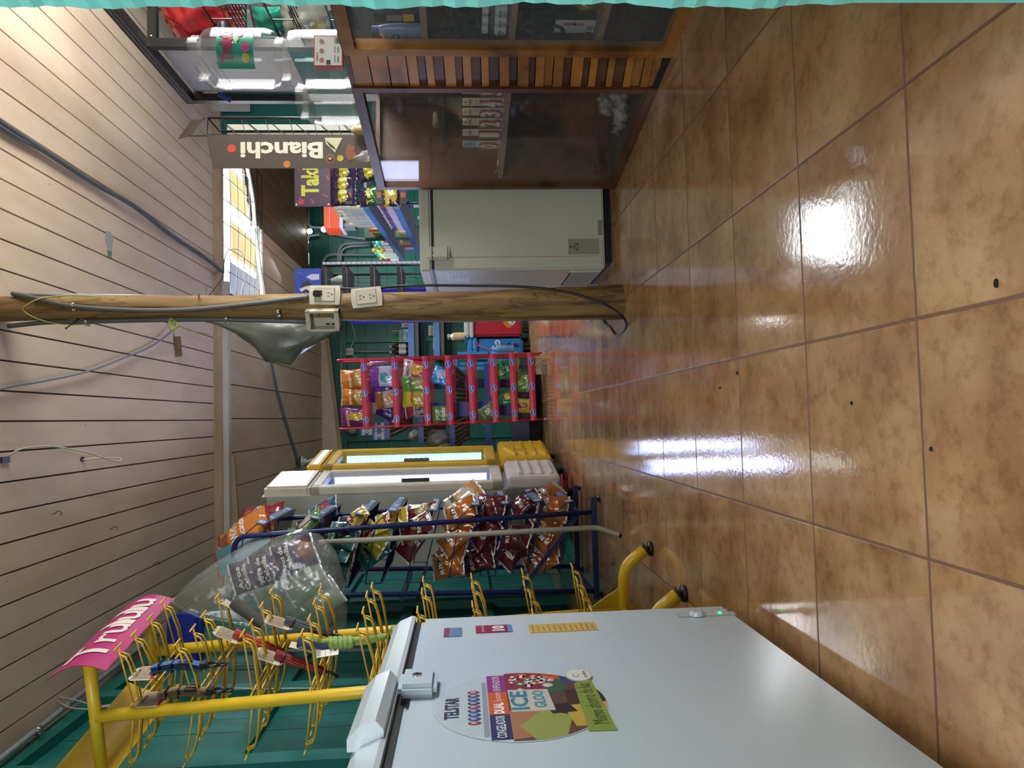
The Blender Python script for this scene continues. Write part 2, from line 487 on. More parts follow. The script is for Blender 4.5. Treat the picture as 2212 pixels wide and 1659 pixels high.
fz = MB().bar((XL, YB-.06, zz(XL)-.03), (1.42, YB-.06, zz(1.42)-.03), .06, .05, M_trim); struct(fz, 'trim_5')
XE = 3.2
b2 = MB(); z = 0
while z < CF:
    b2.box((1.42, 8.65, z+.002), (XE, 8.68, min(CF, z+.168)), M_green); z += .17
b2.box((1.42, 8.67, 0), (XE, 8.72, CF), MATS['shadow_gap_green']); b2.box((1.40, 8.65, 0), (1.43, 9.45, CF), M_green)
struct(b2, 'wall_back')
# bare brown board ceiling over the right hand end, beyond the mesh opening
rw = MB(); x = XR
while x < XE:
    q = min(XE, x+.125); yo = 6.62-(x-1.0)*.50
    rw.box((x+.002, max(5.5, yo), CF+random.uniform(0, .003)), (q-.002, 8.66, CF+.02), M_brown); x = q
rw.box((XR, 6.45, CF+.016), (XE, 8.7, CF+.05), M_gap)
struct(rw, 'ceiling')
rw = MB().box((XE, 5.45, 0), (XE+.05, 8.7, CF+.02), M_green); struct(rw, 'wall_right')
# the front part of the shop: return wall, right wall with its window opening
fw = MB().box((2.13, 5.45, 0), (XE, 5.5, 2.40), M_teal)
struct(fw, 'wall_front_right')
rw2 = MB()
rw2.box((XW, -1.3, 0), (XW+.06, 5.5, 1.15), M_teal); rw2.box((XW, -1.3, 1.95), (XW+.06, 5.5, CZ), M_teal)
rw2.box((XW, -1.3, 1.15), (XW+.06, 1.6, 1.95), M_teal); rw2.box((XW, 3.6, 1.15), (XW+.06, 5.5, 1.95), M_teal)
struct(rw2, 'wall_right')
wf = MB()
for a, b in (((XW-.02, 1.55, 1.11), (XW+.08, 1.61, 1.99)), ((XW-.02, 3.59, 1.11), (XW+.08, 3.65, 1.99)), ((XW-.02, 1.55, 1.11), (XW+.08, 3.65, 1.15)), ((XW-.02, 1.55, 1.95), (XW+.08, 3.65, 1.99))):
    wf.box(a, b, M_white)
struct(wf, 'window_1')
# aqua door post right beside the camera, its paint chipped along the edge
pp = MB(); yp = .52; N = 90
M_aqua = board_material('aqua_chipped_paint', '#86ded6', '#78d0c8', '#a58f74', .45, 'Z')
z0, z1 = -.02, 1.15
def pedge(t):
    x = 2212*(1-t); e = 12+5*math.sin(x*.009)+3*math.sin(x*.031+1)+2*math.sin(x*.11)
    if x > 1830: e = 6
    if 250 < x < 560: e += 4
    return atY(x, e, yp)
ring = [pedge(i/N) for i in range(N+1)]
vs = []
for p in ring: vs += [p, V((p.x*1.07, p.y+.03, p.z)), V((p.x+.10, p.y+.03, p.z)), V((p.x+.10, p.y-.02, p.z)), V((p.x+.003, p.y-.02, p.z))]
fs = []
for i in range(N):
    for j in range(5):
        fs.append((i*5+j, i*5+(j+1) % 5, (i+1)*5+(j+1) % 5, (i+1)*5+j))
pp.add(vs, fs, M_aqua)
struct(pp, 'door_1')
# the front wall, whose service opening the photograph is taken through, and an added unseen wall behind the camera
fr_w = MB().box((XL-.02, .54, 0), (-.95, .62, CZ), M_teal).box((.41, .555, 0), (XW+.06, .62, CZ), M_teal).box((-.95, .54, 1.95), (.41, .62, CZ), M_teal).box((-.95, .54, 0), (.41, .62, .08), M_teal)
struct(fr_w, 'wall_front')
fr_w = MB().box((XL-.02, -1.36, 0), (XW+.06, -1.3, CZ), M_white); struct(fr_w, 'wall_sky_block')  # unseen wall added to keep open sky light out of the shop
def sheet(name, c):
    """corrugated translucent roofing: daylight passes through it"""
    m = bpy.data.materials.new(name); m.use_nodes = True; n = m.node_tree.nodes; L = m.node_tree.links
    b = n['Principled BSDF']; b.inputs['Base Color'].default_value = hexc(c)+(1,); b.inputs['Roughness'].default_value = .5
    t = n.new('ShaderNodeBsdfTranslucent'); t.inputs[0].default_value = hexc(c)+(1,)
    nz = n.new('ShaderNodeTexNoise'); nz.inputs['Scale'].default_value = 4
    mr = n.new('ShaderNodeMapRange'); mr.inputs[3].default_value = .07; mr.inputs[4].default_value = .16; L.new(nz.outputs['Fac'], mr.inputs[0])
    x = n.new('ShaderNodeMixShader'); L.new(mr.outputs[0], x.inputs[0]); L.new(b.outputs[0], x.inputs[1]); L.new(t.outputs[0], x.inputs[2]); L.new(x.outputs[0], n['Material Output'].inputs[0])
    return m
# outside, seen through the mesh: translucent roofing sheets under the sky
ev = MB(); Myl = sheet('yellow_translucent_sheet', '#e9c868'); Mbl = sheet('blue_translucent_sheet', '#6f86b8')
for k, (a, b) in enumerate(((1.0, 1.3), (1.75, 2.1), (2.3, 2.65))): ev.box((a, 7.65, 3.0+.01*k), (b, 9.4, 3.03+.01*k), Myl)
ev.box((1.34, 7.75, 3.06), (1.70, 9.3, 3.08), Mbl)
struct(ev, 'trim_6')

gr = MB().add([(-20, -20, -.04), (22, -20, -.04), (22, 30, -.04), (-20, 30, -.04)], [(0, 1, 2, 3)], mat('packed_earth', '#7d7466', .9, var=.2, vs=2))  # unseen ground added to stop sky light coming up from below
o = gr.build('ground', origin=(0, 0, -.04)); o['kind'] = 'structure'

# ================================================================ shared makers
def buildM(mb, name, M, parent=None, label=None):
    """mesh kept in its own local frame, set at M (a parent's frame or the world's)"""
    me = mb if isinstance(mb, bpy.types.Mesh) else mesh_of(mb, name)
    o = bpy.data.objects.new(name, me); COL.objects.link(o)
    if parent is not None: o.parent = parent; WM[o.name] = WM[parent.name]
    o.matrix_local = M
    if parent is None: WM[o.name] = M.copy()
    if label: o['label'] = label
    return o
def mesh_of(mb, name):
    me = bpy.data.meshes.new(name)
    me.from_pydata([tuple(v) for v in mb.v], [], mb.f)
    for m in mb.mats: me.materials.append(m)
    me.polygons.foreach_set('material_index', mb.m); me.polygons.foreach_set('use_smooth', mb.sm); me.update()
    return me
def FO(c, r=.22):
    """glossy printed foil"""
    return mat('foil_%s' % c.strip('#'), c, r, metal=.15, var=.06, vs=9, bump=.12, bs=26, spec=.6, coat=.3)
BAGS = {}
def bag_mesh(w, h, t, base, band=None, spot=None, txt=None, tcol='#ffffff', seal='#c9ccd2', seed=0, spotc=(0, -.12), spotr=(.3, .2), tpos=(0, .14), th=.13, trot=0.0, tw=.8, band2=None, flat=False):
    key = (w, h, t, base, band, spot, txt, tcol, seed, tpos, spotc, trot)
    if key in BAGS: return BAGS[key]
    rnd = random.Random(seed); ph = [rnd.uniform(0, 6.28) for _ in range(6)]
    def prof(u, v):
        a = max(0, sin(pi*u))**.55*max(0, sin(pi*min(1, max(0, (v-.05)/.9))))**.55
        wr = .20*sin(9*u+ph[0])*sin(7*v+ph[1])+.13*sin(17*u+5*v+ph[2])+.10*sin(23*v-8*u+ph[3])
        e = (abs(v-.5)*2)**3
        return t/2*a*(1+wr*.6) + .05*t*e*sin(26*u+ph[3])*sin(pi*u)
    def pos(u, v, s):
        k = 1-.07*sin(pi*v)+.02*sin(5*v+ph[4])
        return V(((u-.5)*w*k, (v-.5)*h+.01*h*sin(6*u+ph[5])*(abs(v-.5)*2)**4, s*prof(u, v)+.0008*s))
    mb_ = MB(); Mb = FO(base); Ms = FO(seal) if seal else Mb
    Mband = FO(band) if band else Mb; Mspot = FO(spot) if spot else Mb; M2 = FO(band2) if band2 else Mb
    def mf(u, v):
        if v < .045 or v > .955: return Ms
        if spot and ((u-.5-spotc[0])/spotr[0])**2+((v-.5-spotc[1])/spotr[1])**2 < 1: return Mspot
        if band2 and v < .2: return M2
        if band and v > .62: return Mband
        return Mb
    mb_.grid(lambda u, v: pos(u, v, 1), 16, 22, Mb, mfun=mf)
    mb_.grid(lambda u, v: pos(1-u, v, -1), 10, 12, Mb)
    if txt:
        for i, line in enumerate(txt.split('|')):
            def wp(q):
                u = min(.98, max(.02, q.x/w+.5)); v = min(.98, max(.02, q.y/h+.5))
                return V((q.x, q.y, prof(u, v)+.0022))
            mb_.text(line, tw*w*min(1, .25+len(line)*.16), th*h, FO(tcol, .4), None, c=(tpos[0]*w, tpos[1]*h-i*th*1.25*h), rot=trot, warp=wp, bold=.03)
    BAGS[key] = mesh_of(mb_, 'snack_bag')
    return BAGS[key]
def frame(o, right, up):
    return basis(o, right, up)

# ================================================================ the white chest freezer, front left
M_enam = mat('white_enamel', '#bdced8', .16, var=.02, vs=2, spec=.6, bump=.03, bs=3)
M_enam2 = mat('white_enamel_lid', '#b4c2c9', .22, var=.03)
M_rub = mat('black_rubber', '#17181a', .6); M_blk = mat('black_plastic', '#141416', .4); M_chrome = mat('chrome', '#c8c8c8', .15, metal=1)
FX, FY0, FY1, FZ1 = -.47, .66, 1.772, .772
fr = thing('chest_freezer', 'white chest freezer in the front left corner with round fruit decal and green card', 'freezer', (FX-.3, 1.2, 0))
MB().box((FX-.60, FY0, .035), (FX, FY1, FZ1), M_enam, bev=.012).build('body', fr)
for y in (FY0+.1, FY1-.1):
    for x in (FX-.08, FX-.52): MB().lathe([(.02, 0), (.02, .04)], M_blk, rotz(0, (x, y, 0)), 12).build('foot', fr)
MB().box((FX-.59, FY0+.01, FZ1), (FX-.008, FY1-.006, .784), M_rub).build('gasket', fr)
# lid: a slab whose front edge bulges over the body
prof = [(FX-.60, .784), (FX+.004, .784), (FX+.006, .792), (FX-.006, .822), (FX-.02, .836), (FX-.05, .842), (FX-.60, .842)]
lid = MB().prism([(x, z) for x, z in prof], FY1-FY0, M_enam2, Matrix(((1, 0, 0, 0), (0, 0, -1, FY1), (0, 1, 0, 0), (0, 0, 0, 1)))).build('lid', fr)
h0, h1 = atX(815, 1571, FX+.02).y, atX(860, 1425, FX+.02).y
hd = MB()
sec = [(FX-.014, .788), (FX+.016, .788), (FX+.030, .800), (FX+.022, .824), (FX+.004, .842), (FX-.014, .842)]
ring = []
for t, k in ((0, 1), (.08, 1.0), (.72, 1.0), (1, .15)):
    y = h0+(h1-h0)*t
    ring.append([V((FX-.014+(x-FX+.014)*k, y, .815+(z-.815)*(.5+.5*k))) for x, z in sec])
vs = [p for r in ring for p in r]; n6 = len(sec)
fs = [(i*n6+j, (i+1)*n6+j, (i+1)*n6+(j+1) % n6, i*n6+(j+1) % n6) for i in range(3) for j in range(n6)]+[tuple(range(n6)), tuple(range(4*n6-1, 3*n6-1, -1))]
hd.add(vs, fs, M_enam2).build('handle', lid)
p = atX(900, 1465, FX+.02)
lk = MB().box((FX, p.y-.045, p.z-.036), (FX+.024, p.y+.045, p.z+.030), M_enam, bev=.008).build('lock', fr)
kh = MB().lathe([(.0, 0), (.009, 0), (.009, .002), (.004, .003)], M_chrome, basis((FX+.024, p.y+.005, p.z), (0, 1, 0), (0, 0, 1)), 16, False)
kh.box((-.0012, -.006, .003), (.0012, .006, .0035), M_blk, basis((FX+.024, p.y+.005, p.z), (0, 1, 0), (0, 0, 1))).build('keyhole', lk)
def onF(x, y):
    q = atX(x, y, FX); return q.y, q.z
FT = basis((FX+.0006, 0, 0), (0, 1, 0), (0, 0, 1))     # local x = along the freezer front, y = height
# round decal
dc = (1.220, .578); R_ = .143
def circ(zl, zh, n=40):
    pts = [(dc[0]+R_*cos(2*pi*k/n), dc[1]+R_*sin(2*pi*k/n)) for k in range(n)]
    return [(x, min(zh, max(zl, z))) for x, z in pts]
M_dec = mat('clear_decal', '#bccad2', .10, var=.04, vs=40, spec=.7)
d = MB().prism(circ(-9, 9), .0006, M_dec, FT)
navy, oran, purp = P('#1f2a5c'), P('#c2562a'), P('#7d2f7c')
d.text('TELSTAR', .088, .024, P('#22314f'), FT, (1.213, .690), .0012, .03)
for k in range(9):
    x = 1.150+.0158*k
    d.disc((x, .654), .0067, P('#2a3a78') if k % 4 else P('#8d2c3c'), FT, 14, .0105, .0012)
    d.disc((x, .655), .003, P('#aab6d0'), FT, 8, .005, .0016)
d.box((1.10, .632, .0006), (1.32, .640, .0011), P('#8793a3'), FT)
band = lambda a, b, m: d.prism([(a, .598), (b, .598), (b, .630), (a, .630)], .0012, m, FT)
band(1.087, 1.178, navy); band(1.178, 1.272, oran); band(1.272, 1.352, purp)
d.text('CONGELADOR', .080, .015, P('#dfe3ee'), FT, (1.132, .614), .0016, .01)
d.text('DUAL', .045, .017, P('#f4e9df'), FT, (1.203, .614), .0016, .05); d.text('System', .042, .016, P('#f4e9df'), FT, (1.250, .613), .0016, -.01)
d.text('ENFRIADOR', .07, .013, P('#e6cfe2'), FT, (1.312, .614), .0016, 0)
# the printed picture under the stripe: fruit, bottles, ice
def clipc(poly):
    out = []
    for x, z in poly:
        vx, vz = x-dc[0], z-dc[1]; l = math.hypot(vx, vz)
        if l > R_*.985: vx *= R_*.985/l; vz *= R_*.985/l
        out.append((dc[0]+vx, dc[1]+vz))
    return out
def patch(poly, c, lay=.0012):
    q = []
    for i in range(len(poly)):
        a, b = poly[i], poly[(i+1) % len(poly)]
        for t in range(6): q.append((a[0]+(b[0]-a[0])*t/6, a[1]+(b[1]-a[1])*t/6))
    d.prism(clipc(q), lay, P(c), FT)
patch([(1.08, .598), (1.36, .598), (1.36, .43), (1.08, .43)], '#5a4038', .0009)
patch([(1.085, .598), (1.19, .598), (1.19, .52), (1.10, .53)], '#a1714f', .0011)
patch([(1.07, .56), (1.13, .585), (1.19, .545), (1.16, .50), (1.08, .52)], '#8f9a4e', .0013)
patch([(1.12, .50), (1.20, .51), (1.21, .43), (1.12, .43)], '#b99d3d', .0014)
patch([(1.17, .53), (1.205, .54), (1.21, .50), (1.175, .49)], '#241d22', .0016)
patch([(1.20, .50), (1.27, .50), (1.27, .43), (1.20, .43)], '#3b2622', .0013)
patch([(1.265, .598), (1.37, .598), (1.37, .52), (1.265, .52)], '#7d2740', .0011)
patch([(1.26, .53), (1.37, .53), (1.37, .495), (1.26, .495)], '#2f5b46', .0012)
patch([(1.33, .53), (1.37, .53), (1.36, .45), (1.30, .44)], '#b4572c', .0013)
patch([(1.305, .50), (1.345, .50), (1.33, .45), (1.29, .45)], '#3a3f76', .0014)
rr = random.Random(3)
for k in range(24):
    x, z = rr.uniform(1.275, 1.345), rr.uniform(.515, .592)
    if math.hypot(x-dc[0], z-dc[1]) < R_-.012:
        c = rr.choice(['#c9423e', '#d26a3a', '#8f2f55', '#b9b9b4', '#5e7a4a', '#d98d8a', '#b7c0c4'])
        d.disc((x, z), rr.uniform(.006, .010), P(c), FT, 12, None, .0016)
        d.disc((x-.001, z+.001), .0035, P('#d9dad6'), FT, 8, None, .0019)
dec = d.build('round_decal', fr, 'round printed decal with fruit and bottles')
ic = MB().prism([(1.185, .594), (1.277, .596), (1.273, .528), (1.183, .524)], .0022, P('#bfbdb4'), FT)
ic.text('ICE', .078, .030, P('#2c7f9c'), FT, (1.229, .579), .0026, .03); ic.text('GLOO', .072, .020, P('#3f93ad'), FT, (1.231, .546), .0026, .03)
ic.build('ice_card', dec, 'pale card with blue lettering')
a, b, c_, e_ = onF(1240, 1480), onF(1272, 1463), onF(1333, 1578), onF(1272, 1580)
gc = MB().prism([e_, c_, b, a], .0024, P('#7f9440'), FT)
mx, mz = (a[0]+b[0]+c_[0]+e_[0])/4, (a[1]+b[1]+c_[1]+e_[1])/4
ang = math.atan2(b[1]-c_[1], b[0]-c_[0])
gc.text('Mismo ahorro de luz', .17, .024, P('#2f3b2a'), FT, (mx, mz), .0028, -.012, rot=ang)
gc.build('green_card', dec, 'green card with handwriting')
e = onF(1250, 1462)
ec = MB().disc(e, .030, P('#9aa19c'), FT, 28, .024, .0028).disc(e, .0285, P('#d4d8d3'), FT, 28, .0225, .0032)
ec.text('ecofrio', .034, .008, P('#4d5653'), FT, (e[0], e[1]-.010), .0036, 0); ec.disc((e[0]-.002, e[1]+.006), .009, P('#5c6662'), FT, 14, .006, .0034); ec.disc((e[0]-.002, e[1]+.006), .0072, P('#d4d8d3'), FT, 14, .0045, .0037)
ec.build('eco_badge', dec, 'white oval badge')
def sticker(nm, p, q, c, lab, fn=None):
    a = onF(*p); b_ = onF(*q); x0, x1 = sorted((a[0], b_[0])); z0, z1 = sorted((a[1], b_[1]))
    s = MB().box((x0, z0, 0), (x1, z1, .001), P(c, .3), FT)
    if fn: fn(s, x0, x1, z0, z1)
    s.build(nm, fr, lab)
def yl(s, x0, x1, z0, z1):
    for k in range(12):
        z = z1-(z1-z0)*(k+.7)/12.5
        s.box((x0+.006, z-.0012, .001), (x1-.004-(k*7 % 3)*.008, z+.0006, .0014), P('#6f5a2c' if k % 5 else '#4a4f80'), FT)
sticker('energy_label', (1145, 1368), (1283, 1345), '#c9aa55', 'yellow energy label', yl)
def tn(s, x0, x1, z0, z1):
    s.text('10', (x1-x0)*.7, (z1-z0)*.36, P('#d7dbe4'), FT, ((x0+x1)/2, z0+(z1-z0)*.38), .0016, .05)
    s.box((x0, z0, .001), (x1, z0+(z1-z0)*.12, .0013), P('#4d8ac0'), FT); s.text('garantia', (x1-x0)*.8, (z1-z0)*.1, P('#d9c3cf'), FT, ((x0+x1)/2, z1-(z1-z0)*.2), .0016, .0)
sticker('warranty_sticker', (1028, 1369), (1104, 1350), '#8a2547', 'red and blue warranty sticker', tn)
sticker('hologram_sticker', (958, 1377), (998, 1357), '#5f7ea0', 'small silver blue sticker', lambda s, x0, x1, z0, z1: s.box((x0, z1-.012, .001), (x1, z1, .0013), P('#7c2c4d'), FT))
a = onF(1462, 1331); b = onF(1588, 1326)
cpn = MB().box((a[0]-.012, b[1], 0), (a[0]+.012, a[1], .0012), P('#b9bfbf'), FT)
for q in ((-.012, -.0112), (.0112, .012)): cpn.box((a[0]+q[0], b[1], .0012), (a[0]+q[1], a[1], .0018), P('#8c9394'), FT)
cp = cpn.build('control_panel', fr)
kz = onF(1505, 1330)
MB().lathe([(.0, 0), (.017, 0), (.016, .008), (.013, .010), (0, .010)], M_enam, basis((FX+.0015, kz[0], kz[1]), (0, 1, 0), (0, 0, 1)), 24, False).build('thermostat_knob', cp)
kz = onF(1555, 1326)
MB().box((kz[0]-.004, kz[1]-.003, .001), (kz[0]+.004, kz[1]+.003, .004), emit('green_led', '#1fd46a', 2.0), FT).build('indicator_lamp', cp)

# ================================================================ the yellow hook rack behind the freezer
M_yel = mat('yellow_enamel', '#d8b32c', .35, var=.08, vs=14, spec=.5)
M_yelw = mat('yellow_wire', '#cfa93c', .4, var=.1, vs=30)
M_pink = mat('magenta_card', '#a82468', .35, var=.06, vs=10)
ro = V((-.735, 2.445, 0)); ra = -.165
RM = rotz(ra, ro)
def rk(x, y, z): return RM @ V((x-.044*z, y, z))
rack = thing('hook_rack', 'yellow steel hook rack with magenta header card standing behind the white freezer', 'display rack', M=RM)
PZ = 1.755
for s in (-1, 1):
    y = .2*s
    MB().tube([rk(0, y, .05), rk(0, y, PZ-.005)], .0185, M_yel, 12).build('post', rack)
    MB().tube([rk(-.185, y, PZ-.005), rk(.175, y, PZ+.005)], .0175, M_yel, 12).build('arm', rack)
    foot = fillet([rk(-.21, y, .03), rk(-.17, y, .10), rk(0, y, .10), rk(.165, y, .10), rk(.225, y, .022)], .07, 6)
    ft = MB().tube(foot, .0205, M_yel, 12)
    ft.prism([(0, 0), (.075, 0), (0, .11)], .004, M_yel, basis(rk(.016, y, .115), rk(1, y, .1)-rk(0, y, .1), (0, 0, 1)))
    f = ft.build('foot', rack)
    for e, q in ((foot[-1], foot[-2]), (foot[0], foot[1])):
        d_ = (e-q).normalized()
        MB().tube([e-d_*.004, e+d_*.006], .0225, M_blk, 12).tube([V((e.x, e.y, .012)), V((e.x, e.y, .0))], .026, M_blk, 14).build('rubber_foot', f)
MB().tube([rk(0, -.2, .10), rk(0, .2, .10)], .016, M_yel, 10).build('crossbar', rack)
for s in (-1, 1):
    sg = MB()
    xs = .18*s
    def sheet(u, v, s=s):
        z = PZ-.06+.175*v
        return rk(s*(.158+.032*sin(pi*v)-.02*v), (-.24+.50*u) if s > 0 else (.26-.50*u), z)
    sg.grid(sheet, 12, 8, M_pink if s > 0 else M_yel)
    sg.grid(lambda u, v: sheet(1-u, v)-V((.002*s, 0, 0)), 12, 8, M_yel)
    h_ = sg.build('header_sign', rack, 'magenta curved header card' if s > 0 else 'yellow back of the second header card')
    if s > 0:
        tx = MB()
        def wr(q): 
            p = sheet(q.x/.50+.5, q.y/.175+.5); return p+V((.0022, 0, 0))
        x = -.195
        for ch, wd, ht, dy in (('T', .105, .105, .0), ('r', .055, .062, -.016), ('u', .064, .064, -.015), ('l', .028, .104, .006), ('u', .064, .064, -.015), ('l', .028, .104, .006), ('u', .064, .064, -.015)):
            tx.text(ch, wd, ht, P('#d8cfc9'), None, (x+wd/2-.02, dy), 0, .012, warp=wr); x += wd+.003
        tx.build('lettering', h_, 'white lettering')
LV = [1.640-.1745*k for k in range(9)]
hooks = {}
HY = (-.165, -.055, .055, .165)
for li, z in enumerate(LV):
    for yy in (-.0, ):
        cb = MB()
        for dz in (0, .022): cb.tube([rk(.012, -.2, z+dz), rk(.012, .2, z+dz)], .0033, M_yelw, 6).tube([rk(-.012, -.2, z+dz), rk(-.012, .2, z+dz)], .0033, M_yelw, 6)
        cb.build('cross_wire', rack)
    for s in (-1, 1):
        for hi, y in enumerate(HY):
            j = random.uniform(-.012, .012); jz = random.uniform(-.006, .006); L = .168+random.uniform(-.008, .008)
            hk = MB()
            for dy in (-.009, .009):
                pts = [rk(s*.012, y+dy, z), rk(s*.09, y+dy+j*.4, z+.008), rk(s*(L-.03), y+dy+j*.8, z+.016+jz), rk(s*(L-.008), y+dy+j, z+.024+jz), rk(s*L, y+dy*.8+j, z+.040+jz)]
                hk.tube(pts, .0029, M_yelw, 6)
            hk.tube([rk(s*L, y-.0072+j, z+.040+jz), rk(s*(L+.001), y+j, z+.046+jz), rk(s*L, y+.0072+j, z+.040+jz)], .0029, M_yelw, 6)
            tz = z+.022
            hk.tube([rk(s*.012, y, tz), rk(s*(L+.022), y+j, tz+.026+jz)], .0027, M_yelw, 6)
            hk.tube([rk(s*(L+.022), y+j-.026, tz+.026+jz), rk(s*(L+.022), y+j+.026, tz+.027+jz)], .0029, M_yelw, 6)
            hk.build('hook', rack)
            hooks[li, s, hi] = (lambda t, y=y, z=z, s=s, j=j: rk(s*t, y+j*t/.17, z+.1*t))

M_crd = mat('kraft_print_card', '#8f7f68', .6, var=.35, vs=60); M_cw = P('#c9bda8'); M_cr = P('#8f1f33')
def webbing(c): return mat('webbing_'+c.strip('#'), c, .75, var=.12, vs=120, bump=.3, bs=300)
def collar(label, pos, col, L=.15, tilt=0.0, width=.026, folded=True, group='dog collars on printed cards'):
    """strap collar tied to a printed card: card faces the aisle, the strap hangs from it"""
    M = frame(pos, (sin(.16)*1, cos(.16), 0), (sin(tilt)*.9, -.15*sin(tilt), cos(tilt)))
    t = thing('dog_collar', label, 'collar', M=M, group=group)
    X = lambda mb, n, l=None, p=t: mb.build(n, p, l)
    cd = MB(); cut = .012; w2, h2 = .042, .078
    shape = [(-w2+cut, .01), (w2-cut, .01), (w2, .01-cut), (w2, .01-h2+cut), (w2-cut, .01-h2), (-w2+cut, .01-h2), (-w2, .01-h2+cut), (-w2, .01-cut)]
    cd.prism(shape, .0012, M_cw, M)
    cd.box((-w2+.004, -.05, .0012), (w2-.004, .002, .0016), M_crd, M); cd.box((-w2+.004, -.064, .0012), (w2-.004, -.052, .0016), M_cr, M)
    cd.text('COLLAR', .045, .009, P('#3b3129'), M, (0, -.006), .002, .02)
    X(cd, 'card', 'printed cardboard card')
    m = webbing(col); st = MB()
    for k, (dx, dz) in enumerate(((-.004, .008), (.003, .014), (0, .020))):
        st.grid(lambda u, v, dx=dx, dz=dz, k=k: V((dx+(u-.5)*width, -.045-L*v, dz+.008*sin(pi*v)+(.004 if k == 2 else 0)*sin(3*v))), 2, 8, m, M)
        st.grid(lambda u, v, dx=dx, dz=dz, k=k: V((dx-(u-.5)*width, -.045-L*v, dz-.0022+.008*sin(pi*v)+(.004 if k == 2 else 0)*sin(3*v))), 2, 8, m, M)
    X(st, 'strap')
    for v in (.18, .42): X(MB().box((-width*.65, -.045-L*v-.002, .004), (width*.65, -.045-L*v+.002, .034), M_blk, M, .001), 'wire_tie')
    bk = MB(); yb = -.045-L*.66
    for q in ((-.5, -.4), (-.05, .05), (.4, .5)): bk.box((width*q[0]*1.25, yb-.016, .026), (width*q[1]*1.25, yb+.016, .033), M_blk, M)
    for q in (-.018, .014): bk.box((-width*.62, yb+q, .026), (width*.62, yb+q+.004, .033), M_blk, M)
    X(bk, 'buckle', 'black slide buckle')
    cp_ = MB(); yc = -.045-L*1.0
    cp_.box((-width*.55, yc-.014, .008), (width*.55, yc+.012, .026), M_blk, M, .004)
    for q in (-1, 1): cp_.tube([M @ V((q*width*.4, yc-.01, .018)), M @ V((q*width*.48, yc-.03, .018)), M @ V((q*width*.2, yc-.052, .018))], .004, M_blk, 8)
    cp_.tube([M @ V((.010*cos(a), yc-.058+.010*sin(a), .018)) for a in [2*pi*k/12 for k in range(12)]], .0034, M_blk, 6, closed=True)
    X(cp_, 'clip', 'black snap clip')
    return t
collar('blue webbing dog collar on a card hanging on the top row of yellow hooks', hooks[0, 1, 0](.105)+V((0, 0, -.004)), '#3e6296')
collar('tan webbing dog collar on a card hanging beside the near yellow post', hooks[0, 1, 0](.022)+V((0, -.004, -.01)), '#96805a')
def leash(label, pos, col, L=.17, tilt=.5, col2=None):
    """bundled leash tied on a card, hanging askew"""
    M = frame(pos, (sin(.16), cos(.16), 0), (sin(tilt)*.9, -.15*sin(tilt), cos(tilt)))
    t = thing('dog_leash', label, 'leash', M=M, group='bundled dog leashes on the yellow rack')
    cd = MB(); w2 = .034
    cd.prism([(-w2, 0), (-w2+.012, .012), (w2-.012, .012), (w2, 0), (w2, -.07), (w2-.012, -.082), (-w2+.012, -.082), (-w2, -.07)], .0012, M_cw, M)
    cd.box((-w2+.003, -.055, .0012), (w2-.003, 0, .0016), M_crd, M); cd.prism([(-w2+.003, -.078), (w2-.003, -.078), (w2-.003, -.058)], .0006, M_cr, M @ Matrix.Translation((0, 0, .0012)))
    cd.build('card', t, 'printed cardboard card')
    m = webbing(col); b = MB()
    for k in range(9):
        a = 2*pi*k/9; r_ = .010
        pts = [M @ V((r_*cos(a)*(1+.5*sin(pi*v*2+k))*(1.6 if v in (0, 1) else 1), -.05-L*v, .014+r_*sin(a)*(.6+.5*sin(pi*v)))) for v in (0, .2, .4, .6, .8, 1)]
        b.tube(spline(pts, 3), .0045, m, 6)
    b.build('cord_bundle', t)
    for v in (.18, .62): MB().tube([M @ V((.017*cos(a), -.05-L*v, .014+.015*sin(a))) for a in [2*pi*k/10 for k in range(10)]], .002, M_blk, 5, closed=True).build('wire_tie', t)
    c = MB().tube([M @ V((0, -.045-L, .016)), M @ V((.004, -.075-L, .016)), M @ V((-.004, -.10-L, .016))], .005, M_blk, 8); c.build('clip', t, 'black clip')
leash('bright red bundled leash on a card hanging before the clear crisp bag', hooks[1, 1, 2](.12), '#a93a28')
leash('dark red bundled leash hanging on yellow hooks below the blue collar', hooks[2, 1, 1](.085)+V((0, 0, .02)), '#7c2320', .16, .45)
leash('grey bundled leash with black clip, right of the bright red leash', hooks[2, 1, 2](.14)+V((0, 0, .01)), '#4c4c55', .16, .4)
def rolled(label, pos, col, tilt, h=.13):
    M = frame(pos, (sin(.16), cos(.16), 0), (sin(tilt), 0, cos(tilt)))
    t = thing('rolled_strap', label, 'strap', M=M, group='rolled straps on the yellow rack')
    m = webbing(col)
    s_ = MB(); pts = []
    for k in range(70):
        a = k*.32; r = .0035+.00078*k*.32*1.0; pts.append((r*cos(a), r*sin(a)))
    n = len(pts)
    s_.add([(x, -.01, z+.013) for x, z in pts]+[(x, -.01-h, z+.013) for x, z in pts], [(i, i+1, n+i+1, n+i) for i in range(n-1)], m, M)
    s_.add([(x*.86, -.01, z*.86+.013) for x, z in pts]+[(x*.86, -.01-h, z*.86+.013) for x, z in pts], [(n+i, n+i+1, i+1, i) for i in range(n-1)], m, M)
    s_.build('roll', t)
    MB().box((-.02, -.01-h, -.0015), (.02, .012, -.0005), M_cw, M).build('card', t, 'pale backing card')
rolled('dark grey rolled strap standing out in front of the onion crisp packs', hooks[1, 1, 3](.165), '#4b4945', .7)
rolled('navy rolled strap on a card next to the green rope toy', hooks[3, 1, 1](.095)+V((0, 0, .085)), '#27395c', .25)
